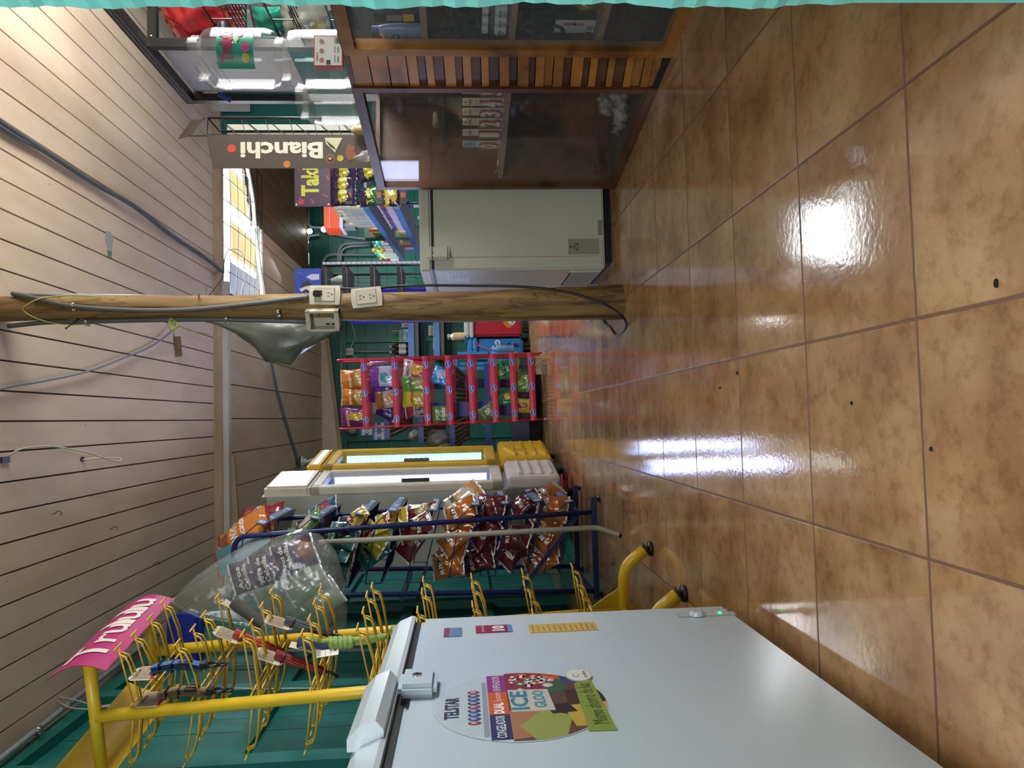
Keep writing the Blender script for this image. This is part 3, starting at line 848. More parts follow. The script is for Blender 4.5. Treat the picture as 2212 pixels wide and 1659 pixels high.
# green rope dog toy with its paper tag
M_gr = mat('green_fleece', '#8aa35a', .9, var=.15, vs=80, bump=.5, bs=120)
gp = [(652, 1395), (662, 1383), (690, 1386), (735, 1384), (790, 1380), (835, 1374), (862, 1366)]
q0 = hooks[3, 1, 1](.12); gy = q0.y
t = thing('rope_toy', 'knotted pale green rope dog toy hanging from a yellow hook by the freezer lid', 'dog toy', q0)
A = [atY(x, y, gy) for x, y in gp]
mb_ = MB()
mb_.tube(spline([A[2], A[1]+V((0, 0, .004)), A[0], A[0]+V((-.012, .02, -.01)), A[1]+V((-.035, .012, -.016)), A[2]+V((-.02, 0, -.004)), A[3]], 5), .0105, M_gr, 8)
mb_.tube(spline([A[2], A[3], A[4], A[5]], 5), .0095, M_gr, 8).tube(spline([A[2]+V((-.016, .008, 0)), A[3]+V((-.012, .006, 0)), A[4]+V((-.010, 0, 0)), A[5]], 5), .0085, M_gr, 8)
mb_.build('rope', t)
def knot(c, n, r, nm):
    k_ = MB()
    for i in range(n):
        z = c.z+(i-(n-1)/2)*.015
        k_.tube([V((c.x+r*cos(a), c.y+r*sin(a), z+.006*sin(a))) for a in [2*pi*j/14 for j in range(14)]], .0098, M_gr, 7, closed=True)
    k_.build(nm, t)
knot(A[3]+V((-.006, 0, 0)), 5, .012, 'knot'); knot(A[6]+V((-.004, 0, 0)), 3, .019, 'knot')
M = frame(atY(679, 1411, gy-.02), (.62, .72, .1), (-.05, 0, 1))
tg = MB().box((-.018, -.075, 0), (.018, .004, .001), P('#cfc9ba'), M, )
for k in range(5): tg.box((-.014+.004*k, -.020, .001), (-.012+.004*k, -.004, .0013), P('#333333'), M)
tg.box((-.016, -.036, .001), (.016, -.0345, .0013), P('#444444'), M); tg.text('Lazo', .022, .008, P('#222222'), M, (0, -.049), .0014, .0); tg.disc((0, -.064), .006, P('#262626'), M, 10, .0045, .0014)
tg.build('paper_tag', t, 'white paper price tag')
# clear sack of onion crisp packs, tied at the neck and hung on the far side of the rack
YS = 2.93
M_sack = film('clear_polythene', opac=.10, rough=.18, bump=.6, bs=14, haze=(.75, .8, .8))
t = thing('crisp_sack', 'large clear plastic sack of purple onion crisp packs hanging behind the yellow rack', 'sack', atY(560, 1270, YS))
cx_ = lambda x, y: atY(x, y, YS)
sec = [((372, 1300), 4), ((395, 1297), 22), ((430, 1290), 44), ((480, 1275), 64), ((540, 1262), 84), ((600, 1255), 96), ((660, 1255), 106), ((700, 1268), 105), ((730, 1282), 92), ((742, 1290), 60), ((746, 1292), 8)]
mb_ = MB(); vs = []; NN = 20
for i, ((x, y), hw) in enumerate(sec):
    c = cx_(x, y); r = hw*YS/FPX
    for j in range(NN):
        a = 2*pi*j/NN; rr_ = r*(1+.05*sin(3*a+i)+.04*sin(7*a+2*i))
        vs.append(c+V((rr_*cos(a), .55*min(r, .16)*sin(a)*(1+.1*sin(5*a+i)), .08*rr_*cos(a))))
fs = [(i*NN+j, i*NN+(j+1) % NN, (i+1)*NN+(j+1) % NN, (i+1)*NN+j) for i in range(len(sec)-1) for j in range(NN)]
mb_.add(vs, fs, M_sack, smooth=True); mb_.build('sack', t, 'clear crinkled polythene')
MB().tube([cx_(376, 1300)+V((.012*cos(a), .012*sin(a), 0)) for a in [2*pi*k/10 for k in range(10)]], .003, P('#d8d4c8'), 6, closed=True).build('neck_tie', t)
packs = [((640, 1196), 'Aros de|Cebolla', .30), ((590, 1222), 'Aros de|Cebolla', .25), ((545, 1240), 'Aros|Cebolla', .25), ((660, 1262), None, .5), ((690, 1300), None, .6), ((640, 1320), None, .4), ((590, 1290), None, .35)]
for i, ((x, y), tx, tl) in enumerate(packs):
    c = cx_(x, y)+V((0, -.03+.014*i, 0))
    me = bag_mesh(.125, .17, .05, '#4d3a5c' if tx else '#97a396', '#3a3048' if tx else None, '#7a4a34' if tx else None, tx, '#cfc9c9', seed=40+i, spotc=(.1, -.3), tpos=(0, .26), th=.12)
    o = buildM(me, 'crisp_pack', basis(c, (cos(tl), 0, sin(tl)), (-sin(tl), 0, cos(tl))))
    tag(o, ['purple onion crisp pack lowest and rightmost in the clear sack', 'purple onion crisp pack in the middle of the clear sack', 'purple onion crisp pack highest in the clear sack', 'silver backed crisp pack under the purple ones in the clear sack', 'silver backed crisp pack at the bottom of the clear sack', 'silver backed crisp pack at the lower left of the clear sack', 'silver backed crisp pack at the left of the clear sack'][i], 'crisp pack', 'onion crisp packs in the clear sack')
# grey bent pipe leaning behind the rack
pp_ = [atY(1325, 1158, 3.05), atY(1296, 1142, 3.14), atY(1284, 1140, 3.16), atY(690, 1172, 3.22)]
pp_[0].z = .018
o = MB().tube(fillet(pp_, .05, 5), .0115, mat('grey_pvc_pipe', '#8b8676', .5, var=.1), 12, caps=False).tube([pp_[0]+V((0, .001, .001)), pp_[0]+V((.001, .004, .002))], .009, M_blk, 10).build('bent_pipe')
tag(o, 'long grey pipe with bent lower end leaning before the blue snack rack', 'pipe')
# conduit along the top of the left wall with its cables, switch and blue tray
M_cond = mat('grey_conduit', '#7f8890', .45, var=.06)
a, b = atX(8, 1634, XL+.08), atX(330, 1375, XL+.08)
d_ = (b-a).normalized(); cd = MB().tube([a-d_*1.0, b+d_*2.5], .0125, M_cond, 10)
o = cd.build('conduit'); tag(o, 'grey conduit running along the top of the teal wall', 'conduit')
p = atX(82, 1578, XL+.08)
o = MB().tube([p+d_*(-.012), p+d_*.012], .016, M_chrome, 12).box(p+V((-.08, -.02, -.02)), p+V((-.01, .02, -.012)), M_chrome).build('pipe_clamp'); tag(o, 'metal clamp holding the grey conduit on the teal wall', 'clamp')
p = atX(262, 1425, XL+.02)
o = MB().box(p+V((-.02, -.06, -.05)), p+V((.03, .06, .04)), P('#2b2c2c')).box(p+V((.03, -.035, -.04)), p+V((.034, .0, -.01)), P('#b9b7b0')).build('junction_box'); tag(o, 'black junction box on the teal wall behind the magenta header', 'junction box')
M_wire = mat('white_cable', '#b7b2a8', .6)
for k, (pts, lab) in enumerate((([(122, 1505), (160, 1512), (215, 1525), (262, 1516), (300, 1500), (420, 1487), (560, 1488), (690, 1487), (770, 1493)], 'white cable strung along the teal wall behind the yellow hooks'),
                                ([(124, 1515), (150, 1528), (190, 1532), (240, 1524), (270, 1512)], 'short white cable end twisted by the hole in the ceiling edge'))):
    o = MB().tube(spline([atX(x, y, XL+.10) for x, y in pts], 5), .0035, M_wire, 6).build('cable'); tag(o, lab, 'cable', 'white cables on the teal wall')
o = MB().tube([atX(360, 1408, XL+.07), atX(900, 1404, XL+.07)], .010, M_cond, 8).build('conduit'); tag(o, 'thin upright grey conduit on the teal wall behind the yellow hooks', 'conduit')
p = atY(405, 1336, 4.1)
o = MB().box(V((XL, p.y-.04, p.z-.08)), p+V((.03, .04, .10)), P('#1f2f9c'), bev=.02).build('storage_box'); tag(o, 'royal blue plastic box on the wall ledge behind the crisp sack', 'box')

# ================================================================ the navy wire snack rack with its tilted baskets
M_navy = mat('navy_enamel', '#17235c', .35, var=.08); M_nwire = mat('navy_wire', '#141c48', .4)
M_strip = mat('blue_price_strip', '#2f7ea8', .4, var=.1, vs=20)
YN, YF = 3.60, 4.20
snr = thing('snack_rack', 'navy wire snack rack with blue price strips standing along the left side', 'display rack', (-.62, 3.9, 0))
def rail(pts, nm, w=.022):
    m = MB().tube(fillet(pts, .08, 6), w/2*1.15, M_navy, 10); m.build(nm, snr)
for Y in (YN, YF):
    f0 = V((-.475, Y, .04)); f1 = V((-.535, Y, 1.76))
    rail([f0, f1, V((-.66, Y, 1.775)), V((-.82, Y, 1.70)), V((-.86, Y, .04))], 'upright')
    MB().bar((-.40, Y, .03), (-.90, Y, .03), .026, .026, M_navy).build('base_bar', snr)
    MB().bar((-.50, Y, .12), (-.84, Y, .40), .018, .018, M_navy).build('brace', snr)
    for x in (-.415, -.88):
        MB().tube([(x, Y, .022), (x, Y, .012)], .004, M_chrome, 8).lathe([(.014, 0), (.016, .006), (.008, .012)], M_blk, rotz(0, (x, Y, 0)), 12).build('levelling_foot', snr)
for z in (.06, .98, 1.62): MB().bar((-.86, YN, z), (-.86, YF, z), .022, .022, M_navy).build('back_bar', snr)
MB().bar((-.47, YN, .12), (-.47, YF, .12), .022, .022, M_navy).build('front_bar', snr)
STR = [((560, 1142), (626, 1092)), ((671.5, 1128.5), (730, 1085)), ((772, 1121), (811, 1077)), ((844, 1110), (871, 1072.5)), ((934.6, 1106), (944, 1076.6)),
       ((1024, 1100), (1025, 1060)), ((1090.5, 1095), (1080.5, 1060)), ((1159, 1090), (1142, 1055)), ((1226, 1092), (1201, 1056.7))]
SH = []
logo = [P(c) for c in ('#c9554e', '#c9a23e', '#3b4f86', '#c8c4bb', '#b54a56')]
for i, (n_, f_) in enumerate(STR):
    a, b = atY(*n_, YN), atY(*f_, YF)
    x, z = (a.x+b.x)/2, (a.z+b.z)/2
    y0, y1 = (YN-.0, YF) if i != 4 else (YN+.02, YF-.08)
    SH.append((x, z)); sl_ = .26; D = .34; bk = x-D
    sm = MB(); n = 22
    zf = lambda xx: z-.03+(x-xx)*sl_
    for k in range(n+1):
        y = y0+(y1-y0)*k/n
        sm.tube([(x, y, z+.015), (x-.004, y, z-.03), (bk, y, zf(bk))], .0013, M_nwire, 4, caps=False)
    for t in (0, .33, .66, 1): sm.tube([(x-D*t, y0, zf(x-D*t)-.003), (x-D*t, y1, zf(x-D*t)-.003)], .0028, M_nwire, 6)
    sm.tube([(x, y0, z+.016), (x, y1, z+.016)], .0028, M_nwire, 6)
    for y in (y0, y1): sm.tube([(x, y, z+.016), (x-.05, y, z+.075), (bk, y, zf(bk)+.075)], .0026, M_nwire, 6).tube([(bk, y, zf(bk)+.075), (bk, y, zf(bk))], .0026, M_nwire, 6)
    sm.build('basket', snr)
    T = basis((x+.004, (y0+y1)/2, z), (0, 1, 0), (.32-.06*i, 0, 1))
    W = (y1-y0)/2+.004
    st = MB().box((-W, -.022, 0), (W, .022, .002), M_navy, T).box((-W+.004, -.018, .002), (W-.004, .018, .0026), M_strip, T)
    for e in (-1, 1): st.disc((e*(W-.05), 0), .034, P('#c9ccd0'), T, 14, .014, .0034); st.text('boquitas', .05, .010, P('#2c4a9c'), T, (e*(W-.05), 0), .0039, .03)
    for k in range(5):
        u = -W*.56+W*1.12*k/4; st.box((u-.02, -.008-(k % 2)*.003, .0026), (u+.02, .008, .0032), logo[(k+2) % 5], T); st.text(('NACHO', 'rizos', 'picaros', 'maiz', 'tosty')[k], .03, .008, P('#d8d4c6'), T, (u, 0), .0036, .03)
    st.build('price_strip', snr, 'blue printed price strip')

def lean(x, y, z, yaw=0.0, tilt=.3, roll=0.0):
    """bag at x,y,z turned from the aisle (+X) part way towards the doorway; tilt leans its top back"""
    return Matrix.Translation((x, y, z)) @ Matrix.Rotation(-.35-2.5*yaw, 4, 'Z') @ basis((0, 0, 0), (0, 1, 0), (-sin(tilt), 0, cos(tilt))) @ Matrix.Rotation(roll, 4, 'Z')
_rb = random.Random(21)
def flat_on(i, t, y, rot=0.0, lift=.03, pit=0.0):
    """bag stood in basket i, t metres behind its strip, propped on its neighbours at a random turn"""
    x, z = SH[i]
    return Matrix.Translation((x-t, y, z-.02+t*.26+.07+lift*.4)) @ Matrix.Rotation(-.75-.5*_rb.random(), 4, 'Z') @ basis((0, 0, 0), (0, 1, 0), (-sin(.5), 0, cos(.5))) @ Matrix.Rotation(rot*.9-.35+_rb.uniform(-.3, .3), 4, 'Z')
SB = 'snack bags in the navy wire rack'
def sb(me, M, lab, group=SB): o = buildM(me, 'snack_bag', M); return tag(o, lab, 'snack bag', group)
red_n = dict(base='#8a1f2c', band='#a33b2f', spot='#b5512e', txt='RANCHITAS', tcol='#ddd8d0', seal='#7c1c2a')
big_or = bag_mesh(.22, .30, .09, '#c8762a', '#c8762a', '#8a4a26', 'RANCHITAS|picantes', '#e9e2d6', seal='#7d1f2b', seed=1, spotc=(-.05, .33), spotr=(.3, .12), tpos=(0, .1), th=.14)
big_rd = bag_mesh(.17, .26, .06, txt='RANCHITAS', base='#86202c', band='#8f2a2c', spot='#a8532f', tcol='#e0dcd4', seal='#6e1822', seed=2, tpos=(0, .05), spotc=(0, .28))
x, z = SH[0]
sb(big_or, lean(x-.06, YN+.14, z+.115, .15, .5, .35), 'big orange chip bag leaning on top of the navy rack over the highest strip')
sb(bag_mesh(.24, .30, .05, '#7e98a8', '#3f7f8c', None, None, seal='#7d1f2b', seed=3), lean(x-.11, YN+.05, z+.095, .1, .45, .45), 'silver blue back of a chip bag under the big orange one on the top basket')
sb(big_rd, lean(x-.03, YF-.10, z+.135, .2, .35, -.1), 'dark red chip bag standing tall at the far end of the top basket')
sb(bag_mesh(.16, .2, .06, '#a5622e', None, '#7c2a24', None, seed=4), flat_on(0, .10, YN+.36, .4), 'orange brown bag lying inside the top basket behind its strip')
grn = dict(base='#4d7f35', band='#5f9440', spot='#b7b6a0', seal='#8fa87c')
g1 = bag_mesh(.16, .20, .06, txt='tosty', tcol='#8c2f2a', seed=5, **grn)
x, z = SH[1]
sb(g1, lean(x-.05, YN+.08, z+.055, .1, .75, .3), 'bright green snack bag at the near end of the second basket from the top')
sb(g1, flat_on(1, .13, YN+.12, .2), 'green snack bag lying low in the second basket, half hidden by the clear sack')
sb(g1, flat_on(1, .22, YN+.10, -.5), 'green snack bag at the back corner of the second basket')
sb(bag_mesh(.15, .19, .06, '#2d4a78', '#35588c', '#a33a45', 'picos', '#d8d8d8', seed=6), lean(x-.03, YF-.08, z+.055, .2, .5, .2), 'navy blue snack bag at the far end of the second basket')
sb(bag_mesh(.15, .19, .06, '#3d3434', '#2c3a40', None, None, seed=7), flat_on(1, .10, YF-.22, .6), 'dark brown snack bag inside the second basket behind its strip')
yl_ = bag_mesh(.14, .17, .07, '#b79f2e', '#c4ad3c', '#7c2a2c', 'rizos', '#e2dccb', seed=8, tpos=(0, .05), spotc=(0, .06), spotr=(.34, .15))
x, z = SH[2]
sb(yl_, lean(x-.04, YN+.07, z+.03, .1, .7, .5), 'yellow snack bag at the near end of the third basket')
tl = bag_mesh(.15, .18, .075, '#2c6a74', '#3b8a96', '#17323a', 'TAKIX', '#b9c98a', seed=9, tpos=(0, .15))
for k, (t, y, r, lb) in enumerate(((.10, .05, .3, 'nearest the pipe'), (.17, .06, .1, 'second from the pipe'), (.24, .08, .5, 'third from the pipe'), (.31, .10, .2, 'deepest of its heap'))):
    sb(tl, flat_on(2, t, YN+y, r, .03+.012*(k % 2), -.3), 'teal foil snack bag in the third basket, '+lb)
sb(bag_mesh(.15, .18, .05, '#33222c', '#3a2a3c', None, None, seed=10), flat_on(2, .09, YN+.25, .5), 'dark purple snack bag inside the third basket')
x, z = SH[3]
sb(yl_, lean(x-.05, YN-.01+.09, z+.01, .1, .3, .1), 'yellow snack bag upright at the near end of the fourth basket')
sb(yl_, flat_on(3, .14, YN+.08, -.5, .03, -.5), 'yellow snack bag lying deeper in the fourth basket under the pipe')
sb(tl, flat_on(3, .20, YN+.10, .9, .02), 'teal foil snack bag at the back of the fourth basket')
mar = bag_mesh(.12, .19, .04, '#571a20', '#6a2026', '#8c7a50', 'RANCH', '#cfc8ba', seed=11, tpos=(0, -.1))
x, z = SH[4]
for k, (t, y, r, p, lb) in enumerate(((.02, .14, .2, -.9, 'standing by the fifth strip'), (.08, .08, .9, -.5, 'slumped at the near end of the fifth basket'), (.16, .10, 1.4, -.2, 'lying flat below the rail in the fifth basket'), (.17, .20, 1.2, .1, 'lying at the back of the fifth basket'))):
    sb(mar, flat_on(4, t, YN+y, r, .04, p), 'maroon snack bag '+lb)
org = bag_mesh(.14, .18, .08, '#a8632a', '#a8632a', '#2b2320', 'RIKO', '#e0d9cc', seed=12, tpos=(0, .12), spotc=(0, .16), spotr=(.25, .08))
orw = bag_mesh(.16, .24, .07, '#c08a4a', '#b9b3a4', '#b9b3a4', 'YUKI', '#2b2622', seed=13, tpos=(0, .2))
for i, name in ((5, 'sixth'), (8, 'lowest')):
    x, z = SH[i]
    if i == 5: sb(orw, lean(x-.02, YF-.12, z+.06, .2, .3, .5), 'white topped orange snack bag at the far end of the sixth basket')
    else: sb(org, lean(x-.01, YF-.10, z+.05, .1, .2, .5), 'orange snack bag at the far end of the lowest basket')
    for k, t in enumerate((.04, .10, .17, .24, .30)):
        sb(org, flat_on(i, t, YN+.12+.03*(k % 2), .3+.35*(k % 3), .03, -.35), 'orange foil snack bag in the %s basket, %s' % (name, ('against the strip', 'second from its strip', 'in the middle of its heap', 'behind the middle one', 'deepest of its heap')[k]))
x, z = SH[6]
mr2 = bag_mesh(.14, .18, .08, '#57161f', '#681d26', '#2a2022', 'RIKO', '#c9c2b6', seed=14, tpos=(0, .12), spotc=(0, .16), spotr=(.25, .08))
for k, t in enumerate((.03, .09, .15, .22, .29)):
    sb(mr2, flat_on(6, t, YN+.16+.04*(k % 2), .3+.4*(k % 3), .035, -.35), 'wine red foil snack bag in the seventh basket, %s' % ('against the strip', 'second from its strip', 'in the middle of its heap', 'behind the middle one', 'deepest of its heap')[k])
x, z = SH[7]
sb(mr2, lean(x-.05, YF-.2, z+.03, .1, .5, .2), 'lone wine red snack bag at the strip of the eighth basket')
sb(mr2, flat_on(7, .18, YN+.10, .3), 'wine red snack bag lying deep in the eighth basket'); sb(mr2, flat_on(7, .25, YN+.12, .9), 'wine red snack bag at the back of the eighth basket')

# ================================================================ two upright glass door fridges, lit inside
M_cream = mat('cream_fridge_panel', '#a9aaa0', .35, var=.03, vs=3); M_crlt = mat('cream_plastic', '#c6c1b0', .4)
M_fyel = mat('yellow_fridge_paint', '#c9a423', .35, var=.05); M_led = emit('cool_led', '#c8d8ff', 8.0); M_ledb = emit('blue_white_led', '#8ea4ff', 3.2)
M_gls = film('fridge_glass', opac=.02, rough=.02)
def fridge(lab, A, wdt, H, dep, side, frm, head, grille, z0=.06, hz=.28, gh=.42, wedge=False, led=None, pw=5):
    """A = near front foot, front faces the aisle, turned a little towards the camera"""
    F = basis((A.x, A.y, 0), (.17, .985, 0), (0, 0, 1))     # x along the front (away from camera), y up, z out into the aisle
    t = thing('upright_fridge', lab, 'fridge', M=F)
    b = MB().box((0, z0, -dep), (wdt, H, -dep+.02), side, F).box((0, z0, -dep), (.022, H, -.02), side, F).box((wdt-.022, z0, -dep), (wdt, H, -.02), side, F).box((0, H-.03, -dep), (wdt, H, -.02), side, F).box((0, z0, -dep), (wdt, gh, -.02), side, F)
    b.build('cabinet', t)
    for x in (.03, wdt-.03): MB().tube([F @ V((x, 0, -.06)), F @ V((x, z0+.01, -.06))], .02, M_blk, 10).build('foot', t)
    MB().box((.02, H-hz, -.05), (wdt-.02, H-.01, .035), head, F, .015).build('header', t, 'light header panel')
    MB().box((.05, H-hz+.04, .035), (wdt-.05, H-.05, .038), emit('header_glow', '#dfe9ec', 1.6), F).build('header_light', t, 'lit header panel')
    dr = MB(); z1, z2 = gh+.01, H-hz-.01
    for q in (((0, z1), (.07, z2)), ((wdt-.07, z1), (wdt, z2)), ((0, z1), (wdt, z1+.07)), ((0, z2-.06), (wdt, z2))): dr.box(q[0]+(-.02,), q[1]+(.03,), frm, F, .006)
    d = dr.build('door', t)
    MB().box((.07, z1+.07, .012), (wdt-.07, z2-.06, .018), M_gls, F).build('glass_pane', d, 'clear glass pane')
    MB().box((.06, z1+.45, .03), (.075, z1+.62, .05), M_blk, F).build('handle', d, 'black recessed handle')
    MB().box((wdt-.075, z1+.09, -.07), (wdt-.055, z2-.08, -.008), led, F).build('led_strip', t, 'bright cool white light strip')
    dts = MB(); n = 26
    for k in range(n): z = z1+.11+(z2-z1-.21)*k/n; dts.box((wdt-.077, z, -.045), (wdt-.075, z+.012, -.03), M_led, F)
    dts.build('led_dot', t, 'rows of brighter diodes'); dts = None
    lp = area('fridge_light', F @ V((wdt*.5, (z1+z2)/2, .045)), F @ V((wdt*.5, (z1+z2)/2, 2)), wdt*.6, z2-z1-.3, pw, (.60, .67, 1.0), 180)
    for k in range(4):
        z = z1+.16+k*(z2-z1-.2)/4
        MB().box((.03, z, -dep+.04), (wdt-.03, z+.008, -.06), M_white, F).build('shelf', t, 'white wire shelf')
    g_ = MB().box((.0, z0+.02, -.02), (wdt, gh-.02, .055), grille, F, .012)
    g = g_.build('grille', t)
    n = 4
    for k in range(n):
        z = z0+.05+(gh-z0-.1)*k/n
        if wedge: m = MB().prism([(.05, z), (wdt*.5, z+.07), (wdt-.05, z)], .022, frm, F @ Matrix.Translation((0, 0, .05)))
        else: m = MB().box((.05, z, .05), (wdt-.05, z+.035, .075), grille, F @ Matrix.Translation((0, 0, -.004)), .012)
        m.build('louvre', g)
    return t
A = atZ(1238, 1046, 0)
fridge('white upright fridge with lit glass door behind the navy snack rack', V((A.x, A.y, 0)), .45, 1.88, .52, M_cream, M_crlt, M_crlt, M_white, led=M_ledb)
A2 = atZ(1216, 1001, 0)
ft = fridge('yellow upright fridge with blue lit glass door beyond the white fridge', V((A2.x, A2.y, 0)), .52, 1.72, .56, M_fyel, M_fyel, M_fyel, M_fyel, hz=.12, gh=.44, wedge=True, led=emit('sky_blue_led', '#8cc0ff', 1.6), pw=3)
F = WM[ft.name]
MB().box((.09, .55, -.30), (.43, 1.50, -.28), emit('blue_backlit_panel', '#6fb2e6', 1.1), F).build('backlit_panel', ft, 'blue lit back panel')
for k in (0, 1):
    o = MB().bar(atY(1213+17*k, 1028-2*k, 4.52), atY(1214+16*k, 1062-4*k, 4.40), .03, .012, P('#a3201e')).build('red_bracket')
    tag(o, ('upper' if k == 0 else 'lower')+' red metal bracket by the foot of the white fridge', 'bracket', 'red brackets by the white fridge')

# ================================================================ the log post and everything fixed to it
def wood(name, c1, c2, c3, sc=(14, 14, 1.6), rough=.7, bump=.5, ring=False):
    m = bpy.data.materials.new(name); m.use_nodes = True
    n = m.node_tree.nodes; L = m.node_tree.links; b = n['Principled BSDF']; b.inputs['Roughness'].default_value = rough
    tc = n.new('ShaderNodeTexCoord'); mp = n.new('ShaderNodeMapping'); mp.inputs['Scale'].default_value = sc; L.new(tc.outputs['Object'], mp.inputs[0])
    a = n.new('ShaderNodeTexNoise'); a.inputs['Scale'].default_value = 1.6; a.inputs['Detail'].default_value = 9; a.inputs['Distortion'].default_value = .8; L.new(mp.outputs[0], a.inputs['Vector'])
    r = n.new('ShaderNodeValToRGB'); e = r.color_ramp.elements
    e[0].position = .34; e[0].color = hexc(c3)+(1,); e[1].position = .68; e[1].color = hexc(c1)+(1,)
    k = e.new(.46); k.color = hexc(c2)+(1,)
    L.new(a.outputs['Fac'], r.inputs[0])
    v = n.new('ShaderNodeTexVoronoi'); v.feature = 'DISTANCE_TO_EDGE'; v.inputs['Scale'].default_value = 1.1
    ad = n.new('ShaderNodeVectorMath'); ad.operation = 'MULTIPLY_ADD'; ad.inputs[1].default_value = (1.4, 1.4, 1.4); L.new(a.outputs['Color'], ad.inputs[0]); L.new(mp.outputs[0], ad.inputs[2]); L.new(ad.outputs[0], v.inputs['Vector'])
    r2 = n.new('ShaderNodeValToRGB'); r2.color_ramp.elements[0].position = 0; r2.color_ramp.elements[0].color = (.25, .2, .16, 1); r2.color_ramp.elements[1].position = .035; r2.color_ramp.elements[1].color = (1, 1, 1, 1)
    L.new(v.outputs['Distance'], r2.inputs[0])
    mx = n.new('ShaderNodeMix'); mx.data_type = 'RGBA'; mx.blend_type = 'MULTIPLY'; mx.inputs[0].default_value = .8 if bump > .3 else .15
    L.new(r.outputs[0], mx.inputs[6]); L.new(r2.outputs[0], mx.inputs[7]); L.new(mx.outputs[2], b.inputs['Base Color'])
    bp = n.new('ShaderNodeBump'); bp.inputs['Strength'].default_value = bump; bp.inputs['Distance'].default_value = .01
    L.new(a.outputs['Fac'], bp.inputs['Height']); L.new(bp.outputs[0], b.inputs['Normal'])
    MATS[name] = m
    return m
M_log = wood('peeled_log', '#937848', '#7a5d34', '#443220')
M_plate = mat('ivory_wall_plate', '#bdb6a2', .35, var=.02)
PC = [(0, .4665, .0735), (.05, .466, .0715), (.3, .460, .065), (.65, .4565, .061), (1.2, .463, .055), (1.6, .468, .049), (1.92, .475, .047), (2.2, .475, .046), (2.46, .475, .048)]
PY = 2.972
def postc(z):
    for (a, xa, ra_), (b, xb, rb) in zip(PC, PC[1:]):
        if a <= z <= b:
            t = (z-a)/(b-a); return xa+(xb-xa)*t, ra_+(rb-ra_)*t
    return PC[-1][1], PC[-1][2]
pm = MB(); NZ, NA = 70, 28
def pfn(u, v):
    z = 2.46*v; cx, r = postc(z); a = 2*pi*u
    k = 1+.025*sin(2*a+3*z)+.02*sin(5*a+7*z)+.015*sin(9*a-11*z)+.012*sin(31*z)
    return V((cx+r*k*cos(a), PY+r*k*sin(a)*1.0, z))
pm.grid(lambda u, v: pfn(u, v), NA, NZ, M_log)
post = pm.build('log_post', origin=(.466, PY, 0)); tag(post, 'peeled tree trunk post standing in the middle of the shop floor', 'post')
def onpost(x, y, off=0.0):
    """point on the camera side of the post seen at a photo pixel"""
    p = atY(x, y, PY-.05); cx, r = postc(min(2.45, max(0, p.z))); d = max(-.98, min(.98, (p.x-cx)/r))
    return V((cx+(r+off)*d, PY-(r+off)*math.sqrt(1-d*d), p.z))
def plate_frame(x, y, off=.004, roll=0.0, yaw=0.0):
    p = onpost(x, y, off)
    return Matrix.Translation(p) @ Matrix.Rotation(yaw, 4, 'Z') @ basis((0, 0, 0), (1, 0, 0), (0, 0, 1)) @ Matrix.Rotation(roll, 4, 'Z')
def outlet(lab, M, w, h, deep=.012):
    t = thing('wall_outlet', lab, 'outlet', M=M, group='electrical outlets on the log post')
    pl = MB()
    pl.grid(lambda u, v: V(((u-.5)*w, (v-.5)*h*(1-.06*(2*u-1)**2), deep+.006*(1-(2*u-1)**2)*.6)), 8, 2, M_plate, M)
    pl.box((-w/2, -h/2*.93, -.02), (w/2, h/2*.93, deep), M_plate, M, .002); pl.build('cover_plate', t)
    iw, ih = w*.68, h*.62
    MB().box((-iw/2, -ih/2, deep), (iw/2, ih/2, deep+.0062), M_plate, M, .001).box((-iw/2-.0012, -ih/2-.0012, deep), (iw/2+.0012, ih/2+.0012, deep+.0050), P('#6b6658'), M).build('insert', t)
    for s in (1, -1):
        so = MB(); cy = s*ih*.26
        for q in (-.0065, .0065): so.box((q-.0012, cy-.0045+.004, deep+.006), (q+.0012, cy+.0045+.004, deep+.0068), M_blk, M)
        so.disc((0, cy-.009), .0032, M_blk, M @ Matrix.Translation((0, 0, deep+.006)), 10); so.build('socket', t)
    return t
Mp1 = plate_frame(702, 639, .002, -.02, .12)
o1 = outlet('ivory double outlet on the log post with a black plug in its upper socket', Mp1, .078, .122)
Mp2 = plate_frame(793, 644, .002, .09, .05)
o2 = outlet('ivory double outlet on the log post, lower and empty', Mp2, .078, .122)
Mb_ = plate_frame(698, 685, .0, -.0, -.45)
t = thing('outlet_box', 'open ivory outlet box without its cover on the left side of the log post', 'outlet box', M=Mb_)
w2, h2, d2 = .042, .064, .045
bx = MB()
for a, b in (((-w2, -h2, -.01), (-w2+.009, h2, d2)), ((w2-.009, -h2, -.01), (w2, h2, d2)), ((-w2, -h2, -.01), (w2, -h2+.017, d2)), ((-w2, h2-.017, -.01), (w2, h2, d2)), ((-w2, -h2, -.01), (w2, h2, 0))): bx.box(a, b, M_plate, Mb_)
bx.build('housing', t)
for (x, z) in ((.012, -.035), (.022, -.03)): MB().lathe([(.0055, 0), (.0055, .004)], M_chrome, Mb_ @ Matrix.Translation((x-.01, z, .0)), 10).build('screw', t)
for z in (-.012, -.034): MB().box((-.03, z-.008, 0), (-.022, z+.008, .002), M_blk, Mb_).build('knockout', t)
MB().box((.012, .018, 0), (.032, .04, .02), P('#6d6857'), Mb_).build('terminal_block', t)
